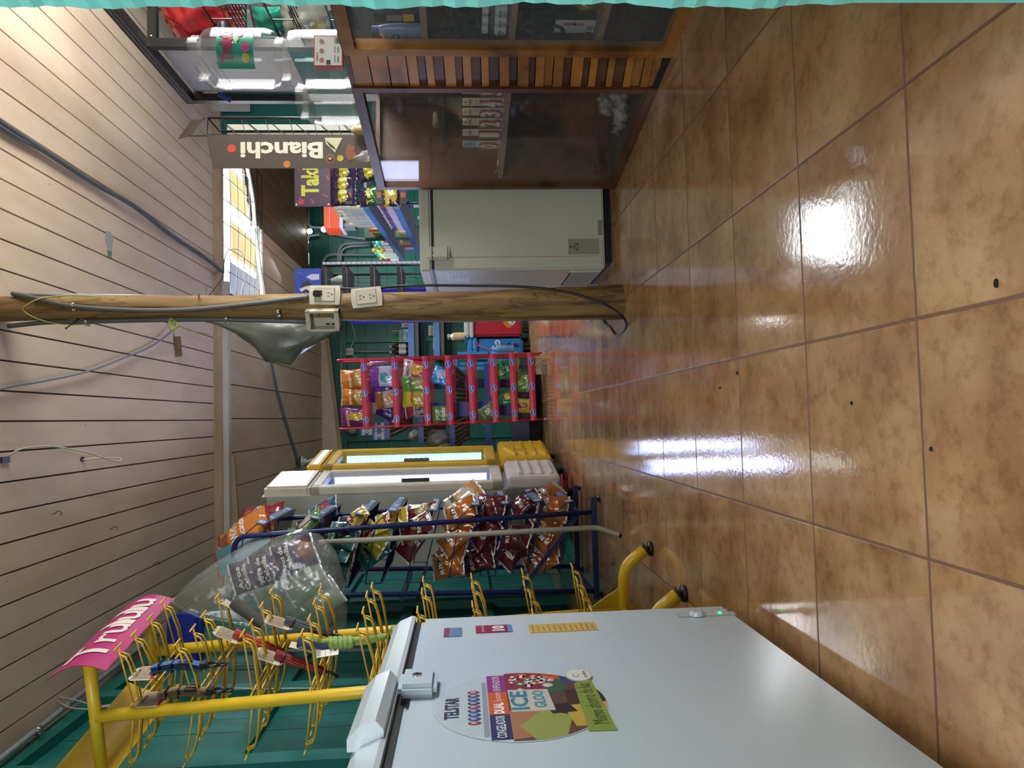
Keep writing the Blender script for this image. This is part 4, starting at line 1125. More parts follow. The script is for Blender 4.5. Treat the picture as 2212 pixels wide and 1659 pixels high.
# plug and its black cord, looping down to the floor
pg = Mp1 @ Matrix.Translation((0, .024, .018))
t = thing('power_cord', 'black power cord running from the plug down the post to the floor', 'power cord', M=pg)
MB().box((-.012, -.010, 0), (.012, .018, .022), M_blk, pg, .004).build('plug', t)
def pcord(x, y, Y): return atY(x, y, Y)
pts = [pg @ V((0, .0, .018)), onpost(708, 630, .02), onpost(735, 622, .018), onpost(800, 618, .016), pcord(880, 617, 2.90), pcord(1000, 617, 2.89), pcord(1120, 619, 2.87), pcord(1220, 630, 2.85), pcord(1300, 655, 2.83), pcord(1340, 680, 2.80), atZ(1353, 700, .006), atZ(1345, 716, .005), atZ(1330, 724, .005), atZ(1318, 708, .005), atZ(1304, 690, .005), V((.52, 3.12, .005))]
MB().tube(spline(pts, 6), .0052, M_blk, 8).build('cord', t)
# conduits and clamps on the upper post
M_dgc = mat('dark_grey_conduit', '#585a58', .5)
c1 = spline([onpost(18, 638, .012), onpost(60, 645, .012), onpost(160, 662, .012), onpost(280, 668, .012), onpost(400, 668, .012), onpost(520, 660, .012), onpost(620, 650, .012), onpost(668, 645, .012)], 4)
o = MB().tube(c1, .0095, M_dgc, 8).build('conduit'); tag(o, 'dark grey conduit bowed along the upper post down to the plugged outlet', 'conduit')
c2 = spline([onpost(4, 700, .012)+V((-.012, 0, 0)), onpost(90, 694, .012), onpost(160, 689, .012), onpost(320, 683, .012), onpost(480, 683, .012), onpost(664, 687, .012)], 4)
o = MB().tube(c2, .0092, M_dgc, 8).build('conduit'); tag(o, 'grey conduit on the left edge of the upper post down to the open outlet box', 'conduit')
o = MB().tube([atY(28, 636, 3.06), atY(330, 641, 3.05)], .0085, mat('pale_blue_conduit', '#9aa3b4', .45), 8).build('conduit'); tag(o, 'pale blue grey conduit on the right edge of the upper post', 'conduit')
for k, (x, y, lab) in enumerate(((160, 660, 'shiny pipe clamp on the dark bowed conduit of the post'), (176, 688, 'shiny pipe clamp on the left conduit near the top of the post'), (487, 682, 'shiny pipe clamp on the left conduit half way down the post'), (602, 672, 'small shiny clamp on the post above the open outlet box'))):
    p = onpost(x, y, .010); d_ = V((0, 0, 1))
    o = MB().tube([p-d_*.006, p+d_*.006], .0115, M_chrome, 10).box(p+V((-.02, .004, -.007)), p+V((-.008, .012, .007)), M_chrome).lathe([(.003, 0), (.003, .004)], M_chrome, basis(p+V((-.014, .004, 0)), (1, 0, 0), (0, 0, 1)), 8).build('pipe_clamp')
    tag(o, lab, 'clamp', 'pipe clamps on the log post')
M_rope = mat('yellow_green_twine', '#a8b264', .7, var=.2, vs=120)
rp = [onpost(215, 642, .006), onpost(150, 645, .02), onpost(95, 650, .02), onpost(70, 658, .02), onpost(54, 669, .016), onpost(90, 683, .02), onpost(150, 690, .024), onpost(260, 696, .01), onpost(380, 697, .006), onpost(420, 699, .006)+V((-.004, 0, 0)), onpost(440, 700, .004)+V((-.006, 0, 0))]
o = MB().tube(spline(rp, 5), .0026, M_rope, 6).build('twine'); tag(o, 'yellow green twine wound round the top of the post', 'twine')
kn = atY(380, 702, 2.93)
o = MB()
for k in range(5): o.tube([kn+V((.012*cos(a)*(1+.3*k), .006*sin(a+k), .010*sin(a)+.004*k)) for a in [2*pi*j/10 for j in range(10)]], .0022, M_rope, 5, closed=True)
o.tube(spline([kn, atY(410, 714, 2.95), atY(452, 722, 2.97)], 4), .0022, M_rope, 5)
o = o.build('twine_knot'); tag(o, 'yellow green knot of twine on the left edge of the post', 'knot')
for (x, y, q, lab) in ((161, 698, (143, 709), 'bent rusty nail in the left edge of the post'), (425, 640, (430, 636), 'bolt head on the right edge of the post')):
    a = onpost(x, y, -.004); b = atY(q[0], q[1], 2.92)
    o = MB().tube([a, b], .0024, mat('rusty_iron', '#3a2a22', .6), 6).lathe([(.005, 0), (.005, .002)], MATS['rusty_iron'], basis(b, (b-a).orthogonal(), (b-a).cross((b-a).orthogonal())), 8).build('nail'); tag(o, lab, 'nail')
# grey plastic sack hung by the twine behind the post
M_gbag = mat('grey_bin_plastic', '#62655c', .35, var=.25, vs=7, bump=.8, bs=9)
YB2 = 3.12
sec = [((440, 700), 3, 0), ((470, 704), 6, 0), ((510, 712), 16, 0), ((545, 725), 26, 0), ((580, 738), 44, 0), ((615, 740), 50, 0), ((650, 728), 42, 0), ((685, 716), 34, 0), ((712, 708), 26, 0), ((722, 712), 18, 0)]
mb_ = MB(); vs = []; NN = 26
for i, ((x, y), hw, _) in enumerate(sec):
    c = atY(x, y-8, YB2); r = hw*YB2/FPX
    for j in range(NN):
        a = 2*pi*j/NN; k = 1+.16*sin(3*a+1.3*i)+.12*sin(6*a-2.1*i)+.08*sin(11*a+i)
        vs.append(c+V((r*k*cos(a), .45*r*k*sin(a), .25*r*sin(4*a+i))))
mb_.add(vs, [(i*NN+j, i*NN+(j+1) % NN, (i+1)*NN+(j+1) % NN, (i+1)*NN+j) for i in range(len(sec)-1) for j in range(NN)], M_gbag, smooth=True)
gb = mb_.build('plastic_sack'); tag(gb, 'crumpled grey plastic sack hanging from the left side of the post', 'sack')
# ------------------------------------------------ on the ceiling
M_cab = mat('grey_cable', '#5b6068', .5)
zc = CZ-.018
o = MB().tube(spline([atZ(-60, 215, zc), atZ(0, 262, zc), atZ(110, 335, zc), atZ(210, 400, zc), atZ(290, 446, zc-.01), atZ(370, 508, zc), atZ(440, 555, zc), atZ(482, 588, 2.40)], 5), .013, M_cab, 8).build('conduit'); tag(o, 'grey conduit running across the ceiling boards to the beam', 'conduit')
o = MB().tube(spline([atZ(-40, 245, zc), atZ(30, 292, zc), atZ(120, 342, zc), atZ(205, 398, zc)], 5), .008, M_cab, 8).build('conduit'); tag(o, 'thinner grey conduit beside the ceiling conduit near the window', 'conduit')
o = MB().tube(spline([atZ(-10, 843, zc), atZ(30, 834, zc), atZ(100, 822, zc), atZ(190, 802, zc), atZ(260, 776, zc), atZ(330, 746, zc), atZ(383, 706, zc-.02)], 5), .0052, mat('blue_grey_wire', '#7b879c', .5), 6).build('cable'); tag(o, 'blue grey cable crossing the ceiling to the post', 'cable')
M_ww = mat('cream_wire', '#d6d2bd', .5)
o = MB().tube(spline([atZ(20, 984, zc), atZ(45, 970, zc-.03), atZ(90, 964, zc-.05), atZ(135, 967, zc-.06), atZ(190, 978, zc-.06), atZ(240, 994, zc-.06), atZ(258, 996, zc-.07), atZ(258, 990, zc-.06), atZ(220, 989, zc-.05), atZ(178, 993, CZ)], 6), .0036, M_ww, 6).build('cable'); tag(o, 'loose cream wire looping out of a hole in the ceiling', 'cable')
p = atZ(178, 992, CZ-.001)
o = MB().disc((0, 0), .012, M_blk, basis(p, (1, 0, 0), (0, -1, 0)), 14, .020).build('ceiling_hole'); tag(o, 'round black hole in the ceiling boards', 'hole')
p = atZ(13, 993, CZ-.004)
o = MB().box(p+V((-.012, -.03, -.004)), p+V((.012, .02, .003)), M_blk).build('ceiling_plate'); tag(o, 'small black plate where the cream wire leaves the ceiling', 'plate')
a = atZ(380, 727, CZ-.012); b = atZ(384, 770, CZ-.012)
o = MB().bar(a, b, .05, .022, mat('raw_batten', '#75664f', .7, var=.3, vs=30), (0, 1, 0)).build('wood_block'); tag(o, 'short raw wood batten nailed to the ceiling near the beam', 'wood block')
for (x, y, lab) in ((113, 1110, 'small bent hook in the ceiling, left'), (237, 1143, 'small curled hook in the ceiling beside the snack rack'), (330, 1218, 'wire hook in the ceiling over the yellow rack'), (237, 525, 'flake of green grey paint on the ceiling by the beam')):
    p = atZ(x, y, CZ)
    if 'paint' in lab: o = MB().prism([(-.035, -.02), (.02, -.035), (.06, -.01), (.05, .045), (0, .05), (-.03, .02)], .0012, P('#a7aca4', .7), basis(p, (1, 0, 0), (0, -1, 0))).prism([(-.075, -.02), (-.04, -.02), (-.04, .025), (-.075, .02)], .0015, P('#6d8580', .7), basis(p, (1, 0, 0), (0, -1, 0))); o = o.build('paint_patch'); tag(o, lab, 'paint patch')
    else: o = MB().tube([p, p+V((0, 0, -.012))]+[p+V((.012*sin(q), 0, -.026-.013*cos(q)*-1)) for q in (0.2, 1, 2, 3, 4)], .0018, MATS['rusty_iron'], 5).build('ceiling_hook'); tag(o, lab, 'hook', 'hooks in the ceiling')
zf = CF-.016
lp = [atZ(583, 765, zf), atZ(596, 830, zf), atZ(606, 870, zf), atZ(625, 935, zf), atZ(645, 998, zf)]
o = MB().tube(spline(lp, 5), .013, M_cond, 8).build('conduit'); tag(o, 'grey conduit curving across the far ceiling to the bulb holder', 'conduit')
q = lp[-1]
lt = thing('bulb_lamp', 'unlit white bulb in a round holder on the far ceiling above the fridges', 'lamp', q)
MB().box(q+V((-.05, -.05, -.035)), q+V((.05, .05, .016)), P('#3d423e'), bev=.01).build('junction_box', lt, 'dark junction box')
dn = basis(q+V((0, 0, -.035)), (1, 0, 0), (0, -1, 0))
MB().lathe([(.06, 0), (.058, .012), (.035, .02), (.028, .05)], P('#c9c9c4', .3), dn, 20).build('lamp_holder', lt)
MB().lathe([(.017, .05), (.02, .07), (.034, .10), (.04, .13), (.032, .16), (.0, .172)], mat('frosted_bulb', '#dcdcd6', .2), dn, 18, False).build('bulb', lt)

# ================================================================ the red wire rack with its Jacks strips
M_red = mat('red_wire', '#c02438', .3, var=.05); M_rstrip = mat('red_plastic_strip', '#c23a4c', .3, var=.04)
YR = 5.93
def rr_(x, y, d=0): p = atY(x, y, YR); return V((p.x, YR+d, p.z))
redr = thing('wire_rack', 'red wire snack rack with blue oval badges at the far end of the aisle', 'display rack', (.23, 6.0, 0))
Lt, Lb, Rt, Rb = rr_(733, 927), rr_(1178, 905), rr_(728, 778), rr_(1170, 763)
Lb.z = Rb.z = .012
for a, b, s in ((Lt, Lb, -1), (Rt, Rb, 1)):
    MB().tube(fillet([b, a, a+V((0, .20, .0)), b+V((0, .20, 0))], .03, 4), .0085, M_red, 8).build('side_frame', redr)
    for d in (0, .2): MB().lathe([(.009, 0), (.009, .012)], P('#b9b4b0'), rotz(0, (b.x, YR+d, 0)), 8).build('foot', redr)
SX = [788.5, 855, 921.5, 970.5, 1019, 1068, 1109, 1149]
RS = []
for i, x in enumerate(SX):
    zc_ = rr_(x, 850).z; RS.append(zc_)
    k = (Lt.z-zc_)/(Lt.z-Lb.z); xl = Lt.x+(Lb.x-Lt.x)*k; xr = Rt.x+(Rb.x-Rt.x)*k
    T = basis(((xl+xr)/2, YR-.016, zc_), (xr-xl, 0, .012), (0, 0, 1)); W = (xr-xl)/2+.008
    s = MB().grid(lambda u, v: V(((u-.5)*2*W, (v-.5)*.050, .010*sin(pi*v))), 2, 6, M_rstrip, T).grid(lambda u, v: V(((.5-u)*2*W, (v-.5)*.050, -.004)), 2, 1, M_rstrip, T)
    st = s.build('price_strip', redr)
    for q in (-.76, .0, .74):
        bd = MB().disc((q*W, 0), .030, P('#c9c6d2'), T @ Matrix.Translation((0, 0, .0103)), 20, .0215).disc((q*W, 0), .0265, P('#2536a0'), T @ Matrix.Translation((0, 0, .0112)), 20, .0185)
        bd.text('Jacks', .040, .016, P('#d9d9e4'), T, (q*W, 0), .0125, .04, rot=.15); bd.build('badge', st, 'blue oval badge')
    bsk = MB(); zb = zc_-.03
    for t in (0, .33, .66, 1): bsk.tube([(xl, YR+.01+.19*t, zb-.02*t), (xr, YR+.01+.19*t, zb-.02*t)], .0025, M_red, 5)
    n = 16
    for j in range(n+1):
        xx = xl+(xr-xl)*j/n; bsk.tube([(xx, YR, zc_-.02), (xx, YR+.01, zb), (xx, YR+.2, zb-.02), (xx, YR+.2, zb+.07)], .0018, M_red, 4, caps=False)
    bsk.tube([(xl, YR+.2, zb+.07), (xr, YR+.2, zb+.07)], .0025, M_red, 5).tube([(xr, YR-.01, zc_+.02), (xr-.035, YR+.05, zc_-.005), (xr-.035, YR+.2, zc_-.01)], .0035, M_red, 5)
    bsk.build('basket', redr)
def up(i, y, w, h, tilt=.18, roll=0.0, dy=.05, dz=0.0):
    x = atY(SX[i], y, YR+dy).x
    return Matrix.Translation((x, YR+dy, RS[i]-.02+h*.5+dz)) @ basis((0, 0, 0), (1, 0, 0), (0, sin(tilt), cos(tilt))) @ Matrix.Rotation(roll, 4, 'Z')
RG = 'snack bags in the red wire rack'
def rb(i, y, w, h, lab, roll=0.0, dy=.05, dz=0.0, t=.06, **k): sb(bag_mesh(w, h, t, **k), up(i, y, w, h, roll=roll, dy=dy, dz=dz), lab, RG)
orn = dict(base='#b8651c', band='#c9772c', spot='#b9a462', txt='Mejitos', tcol='#e6c9a2', seal='#c7b49c', spotc=(0, -.25), spotr=(.42, .2), tpos=(0, .12), th=.15, trot=.12)
rb(0, 818, .165, .225, 'orange chip bag at the right end of the top red strip', .05, seed=21, **orn)
rb(0, 857, .150, .22, 'orange chip bag in the middle of the top red strip', -.05, seed=22, **orn)
rb(0, 901, .165, .225, 'purple chip bag with yellow chips at the left end of the top red strip', .03, base='#6d2268', band='#7d2c74', spot='#b3a43c', txt='Mejitos', tcol='#e0b57c', seal='#8a4a80', seed=23, spotc=(.05, -.12), spotr=(.22, .32), tpos=(-.02, .22), th=.15, trot=.12)
rb(0, 840, .16, .2, 'orange bag behind the front bags of the top red strip', .02, .13, -.035, seed=24, base='#a3501c', band=None)
rb(1, 812, .175, .24, 'pink and white bag with a blue mascot shape, right end of the second red strip', -.03, base='#c3b4c6', band='#8b4a93', spot='#4f9d9c', txt='SOPITAS', tcol='#5449a8', seal='#8a4a93', seed=25, spotc=(-.08, -.05), spotr=(.26, .16), tpos=(0, .26), th=.13, band2='#a2654c')
rb(1, 862, .150, .19, 'orange and cream bag in the middle of the second red strip', .1, base='#b9aa98', band='#a8692c', spot='#c58f55', txt='PICARITAS', tcol='#6c5a2c', seal='#a8692c', seed=26, spotc=(.12, -.22), spotr=(.25, .2), tpos=(0, .18))
rb(1, 845, .20, .30, 'tall purple bag behind the others on the second red strip', -.12, .12, .03, base='#54308c', band='#7a3c9c', spot=None, txt=None, seal='#553a8c', seed=27)
rb(1, 880, .16, .26, 'deep violet and cream bag leaning left behind the second red strip', -.45, .13, .01, base='#3c2a70', band='#b8ac8c', spot=None, txt=None, seal='#c2b58c', seed=28)
rb(2, 797, .150, .21, 'red bag with a yellow tortilla chip on the third red strip', -.12, base='#c03b3c', band='#cfc0bb', spot='#d3a645', txt='NACHOS', tcol='#3a2a2c', seal='#d2c6c2', seed=29, spotc=(0, -.02), spotr=(.33, .25), tpos=(0, .3), th=.12)
rb(2, 829, .145, .22, 'green bag with potato pieces on the third red strip', .1, base='#5d9a3c', band='#68a844', spot='#a99a60', txt='Quesitos', tcol='#8f3a26', seal='#7cb25a', seed=30, spotc=(.05, -.2), spotr=(.36, .26), tpos=(0, .18), th=.14)
rb(2, 861, .15, .215, 'yellow bag with potato pieces on the third red strip', -.05, base='#c3b02c', band='#d0bd38', spot='#b8a058', txt='Quesitos', tcol='#a84a26', seal='#cdbc4a', seed=31, spotc=(.0, -.25), spotr=(.4, .22), tpos=(0, .15), th=.14)
rb(2, 888, .10, .20, 'slim white and maroon packet at the left of the third red strip', .08, t=.03, base='#a9a29e', band='#8a2432', spot='#4a3430', txt='Canelas', tcol='#5a4a5a', seal='#c3bdb5', seed=32, spotc=(0, -.2), spotr=(.4, .2), tpos=(0, .06))
rb(3, 812, .15, .16, 'bright blue bag on the fourth red strip', -.35, base='#2f86c4', band='#4a9cd4', spot='#bcd0dc', txt='SAL', tcol='#d3e2ea', seal='#7ab2d8', seed=33, spotc=(.12, .0), spotr=(.25, .3), tpos=(-.1, .1))
rb(3, 894, .145, .165, 'green popcorn bag on the fourth red strip', .06, base='#5f8a3e', band='#6b9846', spot='#b3b29c', txt='POP|Nuts', tcol='#dfe2d2', seal='#5a853c', seed=34, spotc=(.1, -.36), spotr=(.35, .14), tpos=(0, .2), th=.22)
rb(5, 892, .14, .15, 'olive green crumpled bag on the sixth red strip', .5, base='#5c7440', band='#6a8248', spot='#99a27c', seal='#4f6a34', seed=35)
rb(6, 798, .165, .165, 'emerald green bag at the right of the seventh red strip', .03, base='#228a4a', band='#2c9a54', spot='#c4b13a', txt='MAIZ', tcol='#17301f', seal='#2c8a4c', seed=36, spotc=(-.18, .25), spotr=(.16, .12), tpos=(0, 0))
rb(6, 861, .115, .14, 'small green bag with a yellow chip on the seventh red strip', -.08, base='#2c7a48', band='#2f804c', spot='#c9a23a', txt='TIRA', tcol='#17301f', seal='#245f3a', seed=37, spotc=(.2, .0), spotr=(.25, .25), tpos=(-.05, .2))
rb(7, 824, .175, .17, 'leaf green bag at the middle of the lowest red strip', .03, base='#5d9034', band='#6a9c40', spot='#8a6a4c', txt='Quesi', tcol='#d5d2c4', seal='#7aa24c', seed=38, spotc=(.22, .3), spotr=(.2, .2), tpos=(-.1, -.2))
rb(7, 876, .125, .17, 'yellow bag with a dark red logo at the left of the lowest red strip', -.08, base='#c9b52f', band='#cdbb38', spot='#7c2f28', txt=None, seal='#c0b13c', seed=39, spotc=(.0, .05), spotr=(.22, .25))
p = up(5, 818, .2, .07, dz=.0)
M = up(5, 818, .29, .055, tilt=0)
o = MB().box((-.145, -.028, 0), (.145, .028, .03), P('#8a2a2c'), M, .008).box((.02, -.026, .03), (.135, .0, .0312), P('#3f7a4a'), M).box((-.135, -.026, .03), (-.06, .0, .0312), P('#c9b83c'), M).box((-.143, .0, .03), (.143, .024, .0312), P('#c9713c'), M)
o.text('SODA', .08, .02, P('#dbd5cc'), M, (-.01, -.013), .0318, .04)
tag(o.build('cracker_packet'), 'long orange and maroon cracker packet lying on the sixth red strip', 'packet')
for k, (dx, dz, lab) in enumerate(((.0, 0, 'upper'), (.012, -.022, 'lower'))):
    a = rr_(797, 786)+V((dx, .06, dz+.02)); b = rr_(842, 782)+V((dx, .06, dz))
    o = MB().tube([a, a*.8+b*.2], .012, P('#cfc3cb'), 8).tube([a*.8+b*.2, b], lambda u: .010-.005*u, P(['#c24a5c', '#8a78b4'][k]), 8).build('toy_maraca')
    tag(o, '%s pink wrapped toy stick hung at the right end of the second red strip' % lab, 'toy', 'toy sticks on the red rack')

# ================================================================ blue stall with slatted bins behind the red rack
M_bl = mat('blue_gloss_paint', '#2a3f9c', .35, var=.1, vs=8); M_dn = mat('dark_navy_board', '#1a2446', .4, var=.15); M_slat = mat('grey_brown_slats', '#5a4c3e', .7, var=.25, vs=20)
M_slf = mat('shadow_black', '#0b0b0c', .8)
gd = thing('produce_stall', 'blue painted stall with slatted wooden bins behind the red wire rack', 'stall', (.1, 6.4, 0))
MB().box((-.40, 6.17, .0), (.36, 6.6, .112), M_slf).build('shade_block', gd, 'black block for the shade under the stall')  # solid black stands in for the deep shade beneath the stall
MB().box((-.40, 6.15, .112), (.36, 6.18, .26), M_dn).build('kickboard', gd, 'dark navy board')
YG = 6.32
def gp_(x, y): p = atY(x, y, YG); return p
a = gp_(829, 888); b = gp_(1120, 884)
MB().bar((a.x, YG+.03, 0.112), (a.x, YG+.03, a.z), .125, .03, M_bl, (0, 1, 0)).build('centre_post', gd)
MB().box((-.38, 6.56, .112), (-.30, 6.60, 1.2), M_dn).build('back_post', gd); MB().box((.27, 6.56, .112), (.35, 6.60, 1.2), M_dn).build('back_post', gd)
SHZ = []
for (x, yl, yr, dr) in ((834, 948, 862, .16), (907, 957, 862, .17), (975, 974, 786, .12), (1053, 972, 786, .02)):
    p = gp_(x, yl); q = gp_(x, yr); z = p.z; SHZ.append((z, p.x, q.x))
    MB().box((p.x, YG-.02, z-.035), (q.x, YG, z+.012), M_bl).build('rail', gd)
    if dr > .05:
        n = max(5, int((q.x-p.x)/.045)); s = MB()
        for k in range(n):
            u = (k+.5)/n; x0 = p.x+.04+(q.x-p.x-.08)*u; xb = p.x+.12+(q.x-p.x-.2)*u
            s.bar((x0, YG+.01, z-.03), (xb, YG+.34, z-dr-.03), .028, .01, M_slat)
        s.bar((p.x+.02, YG+.005, z-.03), (p.x+.10, YG+.34, z-dr-.03), .02, .02, M_slat); s.bar((q.x-.02, YG+.005, z-.03), (q.x-.10, YG+.34, z-dr-.03), .02, .02, M_slat)
        s.bar((p.x+.10, YG+.34, z-dr-.03), (q.x-.10, YG+.34, z-dr-.03), .02, .03, M_slat)
        s.build('slatted_bin', gd, 'grey wooden slatted bin')
    else:
        MB().box((p.x, YG, z-.02), (q.x, YG+.28, z), M_dn).build('shelf', gd)
# goods on the stall
z, xl, xr = SHZ[0]
for k, (dx, dz, lab) in enumerate(((.03, 0, 'leftmost blue and white milk carton on top of the stall'), (.105, 0, 'second blue and white milk carton on top of the stall'), (.07, .105, 'blue and white milk carton stacked on the two others'))):
    c = V((xl+dx, YG+.03, z+.013+dz)); T = basis(c, (1, 0, 0), (0, 0, 1))
    o = MB().box((-.034, 0, -.05), (.034, .10, .02), P('#c4ccd6'), T).box((-.034, .03, .02), (.034, .062, .0206), P('#2a62b0'), T).box((-.034, .085, .02), (.034, .10, .0206), P('#2a72c0'), T)
    o.disc((0, .045), .016, P('#d6d6d2'), T @ Matrix.Translation((0, 0, .0206)), 12).disc((0, .045), .007, P('#b57c3c'), T @ Matrix.Translation((0, 0, .0214)), 10)
    tag(o.build('milk_carton'), lab, 'carton', 'milk cartons on the blue stall')
def wrap(nm, lab, c, sx, sy, sz, col, sd):
    rd = random.Random(sd); f = [rd.uniform(0, 6) for _ in range(4)]
    def fn(u, v):
        a = 2*pi*u; b = pi*(v-.5); k = 1+.13*sin(3*a+f[0])*cos(b)+.1*sin(5*a+4*b+f[1])+.06*sin(9*a-6*b+f[2])
        return V((c.x+sx*k*cos(a)*cos(b), c.y+sy*k*sin(a)*cos(b), c.z+sz*sin(b)*(1+.05*sin(4*a))))
    o = MB().grid(fn, 20, 12, col).build(nm); return tag(o, lab, 'bag')
M_gpl = mat('grey_clear_wrap', '#8f8f8c', .2, var=.3, vs=18, coat=.4)
z, xl, xr = SHZ[2]
wrap('wrapped_bundle', 'grey plastic wrapped bundle at the left end of the third stall rail', V((xl+.10, YG+.06, z+.115)), .085, .06, .11, M_gpl, 1)
wrap('wrapped_bundle', 'smaller grey wrapped bundle hanging at the corner of the third stall rail', V((xl+.03, YG+.02, z+.05)), .045, .04, .075, mat('brown_clear_wrap', '#7d756a', .25, var=.3, vs=18), 2)
z, xl, xr = SHZ[1]
wrap('wrapped_bundle', 'crumpled clear bundle at the left of the second stall rail', V((xl+.06, YG+.05, z+.05)), .05, .05, .055, M_gpl, 3)
# ================================================================ shelves and goods on the far back wall
def bk(x, y, Y=9.25): return atY(x, y, Y)
M_sh = mat('pale_blue_shelf_edge', '#5d8ac4', .4)
for i, (x, lab, h_) in enumerate(((888, 'upper blue edged shelf on the far back wall', .28), (943, 'lower blue edged shelf on the far back wall', .28))):
    a = bk(x, 778, 9.2); b = bk(x, 640, 9.2)
    t = thing('wall_shelf', lab, 'shelf', a)
    MB().box((a.x, 9.18, a.z-.02), (b.x, 9.40, a.z+.02), P('#4a4f58')).build('board', t); MB().box((a.x, 9.165, a.z-.045), (b.x, 9.18, a.z+.03), M_sh).build('edging', t, 'pale blue edging')
    MB().box((a.x, 9.19, a.z-.10), (b.x, 9.21, a.z-.045), P('#5b5e5c')).build('apron', t)
zs1 = bk(888, 700, 9.2).z+.021; zs2 = bk(943, 700, 9.2).z+.021
x0 = bk(870, 725).x
T = basis((x0, 9.27, zs1), (1, 0, 0), (0, 0, 1))
o = MB().box((-.085, 0, -.05), (.085, .085, .03), P('#4a9ac0'), T).box((-.085, 0, .03), (.085, .012, .0306), P('#a03040'), T)
for k in range(5): o.disc((-.06+.03*k, .04+.02*(k % 2)), .012, P(['#d08a6a', '#d9d4c8', '#c0504a'][k % 3]), T @ Matrix.Translation((0, 0, .0306)), 8)
tag(o.build('display_box'), 'light blue cardboard box holding the toothbrushes on the back wall shelf', 'box')
for k, c in enumerate(('#4f9c2c', '#4f9c2c', '#4f9c2c', '#3c7aa8', '#3c7aa8', '#b59a2c')):
    x = x0-.07+.026*k
    o = MB().tube([(x, 9.27, zs1+.088), (x, 9.27, zs1+.14)], .010, P('#b8c6b4'), 8).tube([(x, 9.27, zs1+.14), (x, 9.27, zs1+.185), (x, 9.27, zs1+.23)], lambda u: .012-.004*u, P(c), 8).build('toothbrush')
    tag(o, ('leftmost green', 'second green', 'third green', 'first blue', 'second blue', 'yellow')[k]+' toothbrush pack standing in the light blue box', 'toothbrush', 'toothbrush packs on the back wall shelf')
def bottle(nm, lab, loc, r, h, col, cap, label=None, cat='bottle', grp=None, neck=.35, n=14, capc=None):
    t = thing(nm, lab, cat, loc, group=grp)
    T = Matrix.Translation(V(loc))
    MB().lathe([(r*.9, 0), (r, .01*h), (r, h*(.62)), (r*.85, h*.72), (r*neck, h*.82), (r*neck, h*.9)], col, T, n).build('body', t)
    MB().lathe([(r*neck*1.15, h*.9), (r*neck*1.15, h)], cap, T, n).build('cap', t)
    if label: MB().lathe([(r*1.012, h*.2), (r*1.012, h*.55)], label, T, n, False).build('label', t)
    return t
for k, y in enumerate((748, 760)):
    bottle('sauce_bottle', ('right' if k == 0 else 'left')+' dark red bottle with white label on the back wall shelf', (bk(870, y).x, 9.28, zs1), .036, .26, P('#3a1018', .15), P('#cfc6b4'), P('#c9c2c0'), grp='red bottles on the back wall shelf')
x = bk(870, 773).x
o = MB().box((x-.03, 9.22, zs1), (x+.03, 9.3, zs1+.2), P('#17171a')); T = basis((x, 9.219, zs1), (1, 0, 0), (0, 0, 1))
for k in range(5): o.disc((-.02+.01*k, .04+.03*k), .009, P('#b8b6a8'), T, 8)
tag(o.build('carton'), 'black carton with pale dots beside the red bottles on the back wall shelf', 'carton')
x = bk(880, 704).x; o = MB().box((x-.02, 9.24, zs1), (x+.06, 9.31, zs1+.10), P('#8fb0cf')).box((x-.01, 9.238, zs1+.02), (x+.03, 9.24, zs1+.07), P('#b5505a')); tag(o.build('carton'), 'pale blue carton right of the toothbrush box on the back wall shelf', 'carton')
for k in range(4):
    x = bk(935, 706+5.5*k).x; o = MB().box((x-.014, 9.24, zs2), (x+.014, 9.3, zs2+.085), P('#b3bda0')).box((x-.012, 9.239, zs2+.03), (x+.012, 9.24, zs2+.055), P('#6f8a5a'))
    tag(o.build('carton'), ('first', 'second', 'third', 'fourth')[k]+' small pale green carton from the post on the lower back wall shelf', 'carton', 'small cartons on the lower back wall shelf')
x = bk(938, 735).x; tag(MB().box((x-.04, 9.22, zs2), (x+.04, 9.28, zs2+.03), P('#7fae62')).build('packet'), 'flat green packet on the lower back wall shelf', 'packet')
x = bk(938, 748).x; tag(MB().box((x-.035, 9.22, zs2), (x+.035, 9.28, zs2+.03), P('#a3a2c2')).build('packet'), 'flat lilac packet on the lower back wall shelf', 'packet')
t = thing('wall_outlet', 'small white outlet on the far green wall with a cable below', 'outlet', bk(755, 760, 9.39)); p = bk(755, 760, 9.39)
MB().box(p+V((-.045, -.03, -.055)), p+V((.045, 0, .055)), P('#a8ada8')).build('cover_plate', t)
for q in (-.02, .02): MB().box(p+V((-.012, -.032, q-.01)), p+V((.012, -.03, q+.01)), P('#6d726e')).build('socket', t)
tag(MB().tube([bk(764, 760, 9.37), bk(852, 759, 9.37)], .012, M_cond, 8).build('conduit'), 'grey conduit from the small outlet down the far green wall', 'conduit')
tag(MB().tube(spline([bk(760, 700, 9.37), bk(768, 728, 9.37), bk(765, 736, 9.37), bk(757, 758, 9.37), bk(774, 778, 9.37)], 4), .006, M_ww, 5).build('cable'), 'knotted cream string hanging on the far green wall', 'string')
tag(MB().tube([bk(736, 700, 9.36), bk(740, 1000, 9.36)], .016, M_cond, 8).build('conduit'), 'grey conduit running along the top of the far green wall', 'conduit')
tag(MB().tube([bk(736, 930, 9.3), bk(760, 930, 9.3)], .012, P('#6c6a66'), 8).lathe([(.03, 0), (.05, .03), (.05, .07), (.02, .10)], P('#8f8f8a', .2), Matrix.Translation(bk(770, 930, 9.3)), 12).build('hanging_bulb'), 'grey bulb hanging at the top of the far wall left of the red rack', 'bulb')
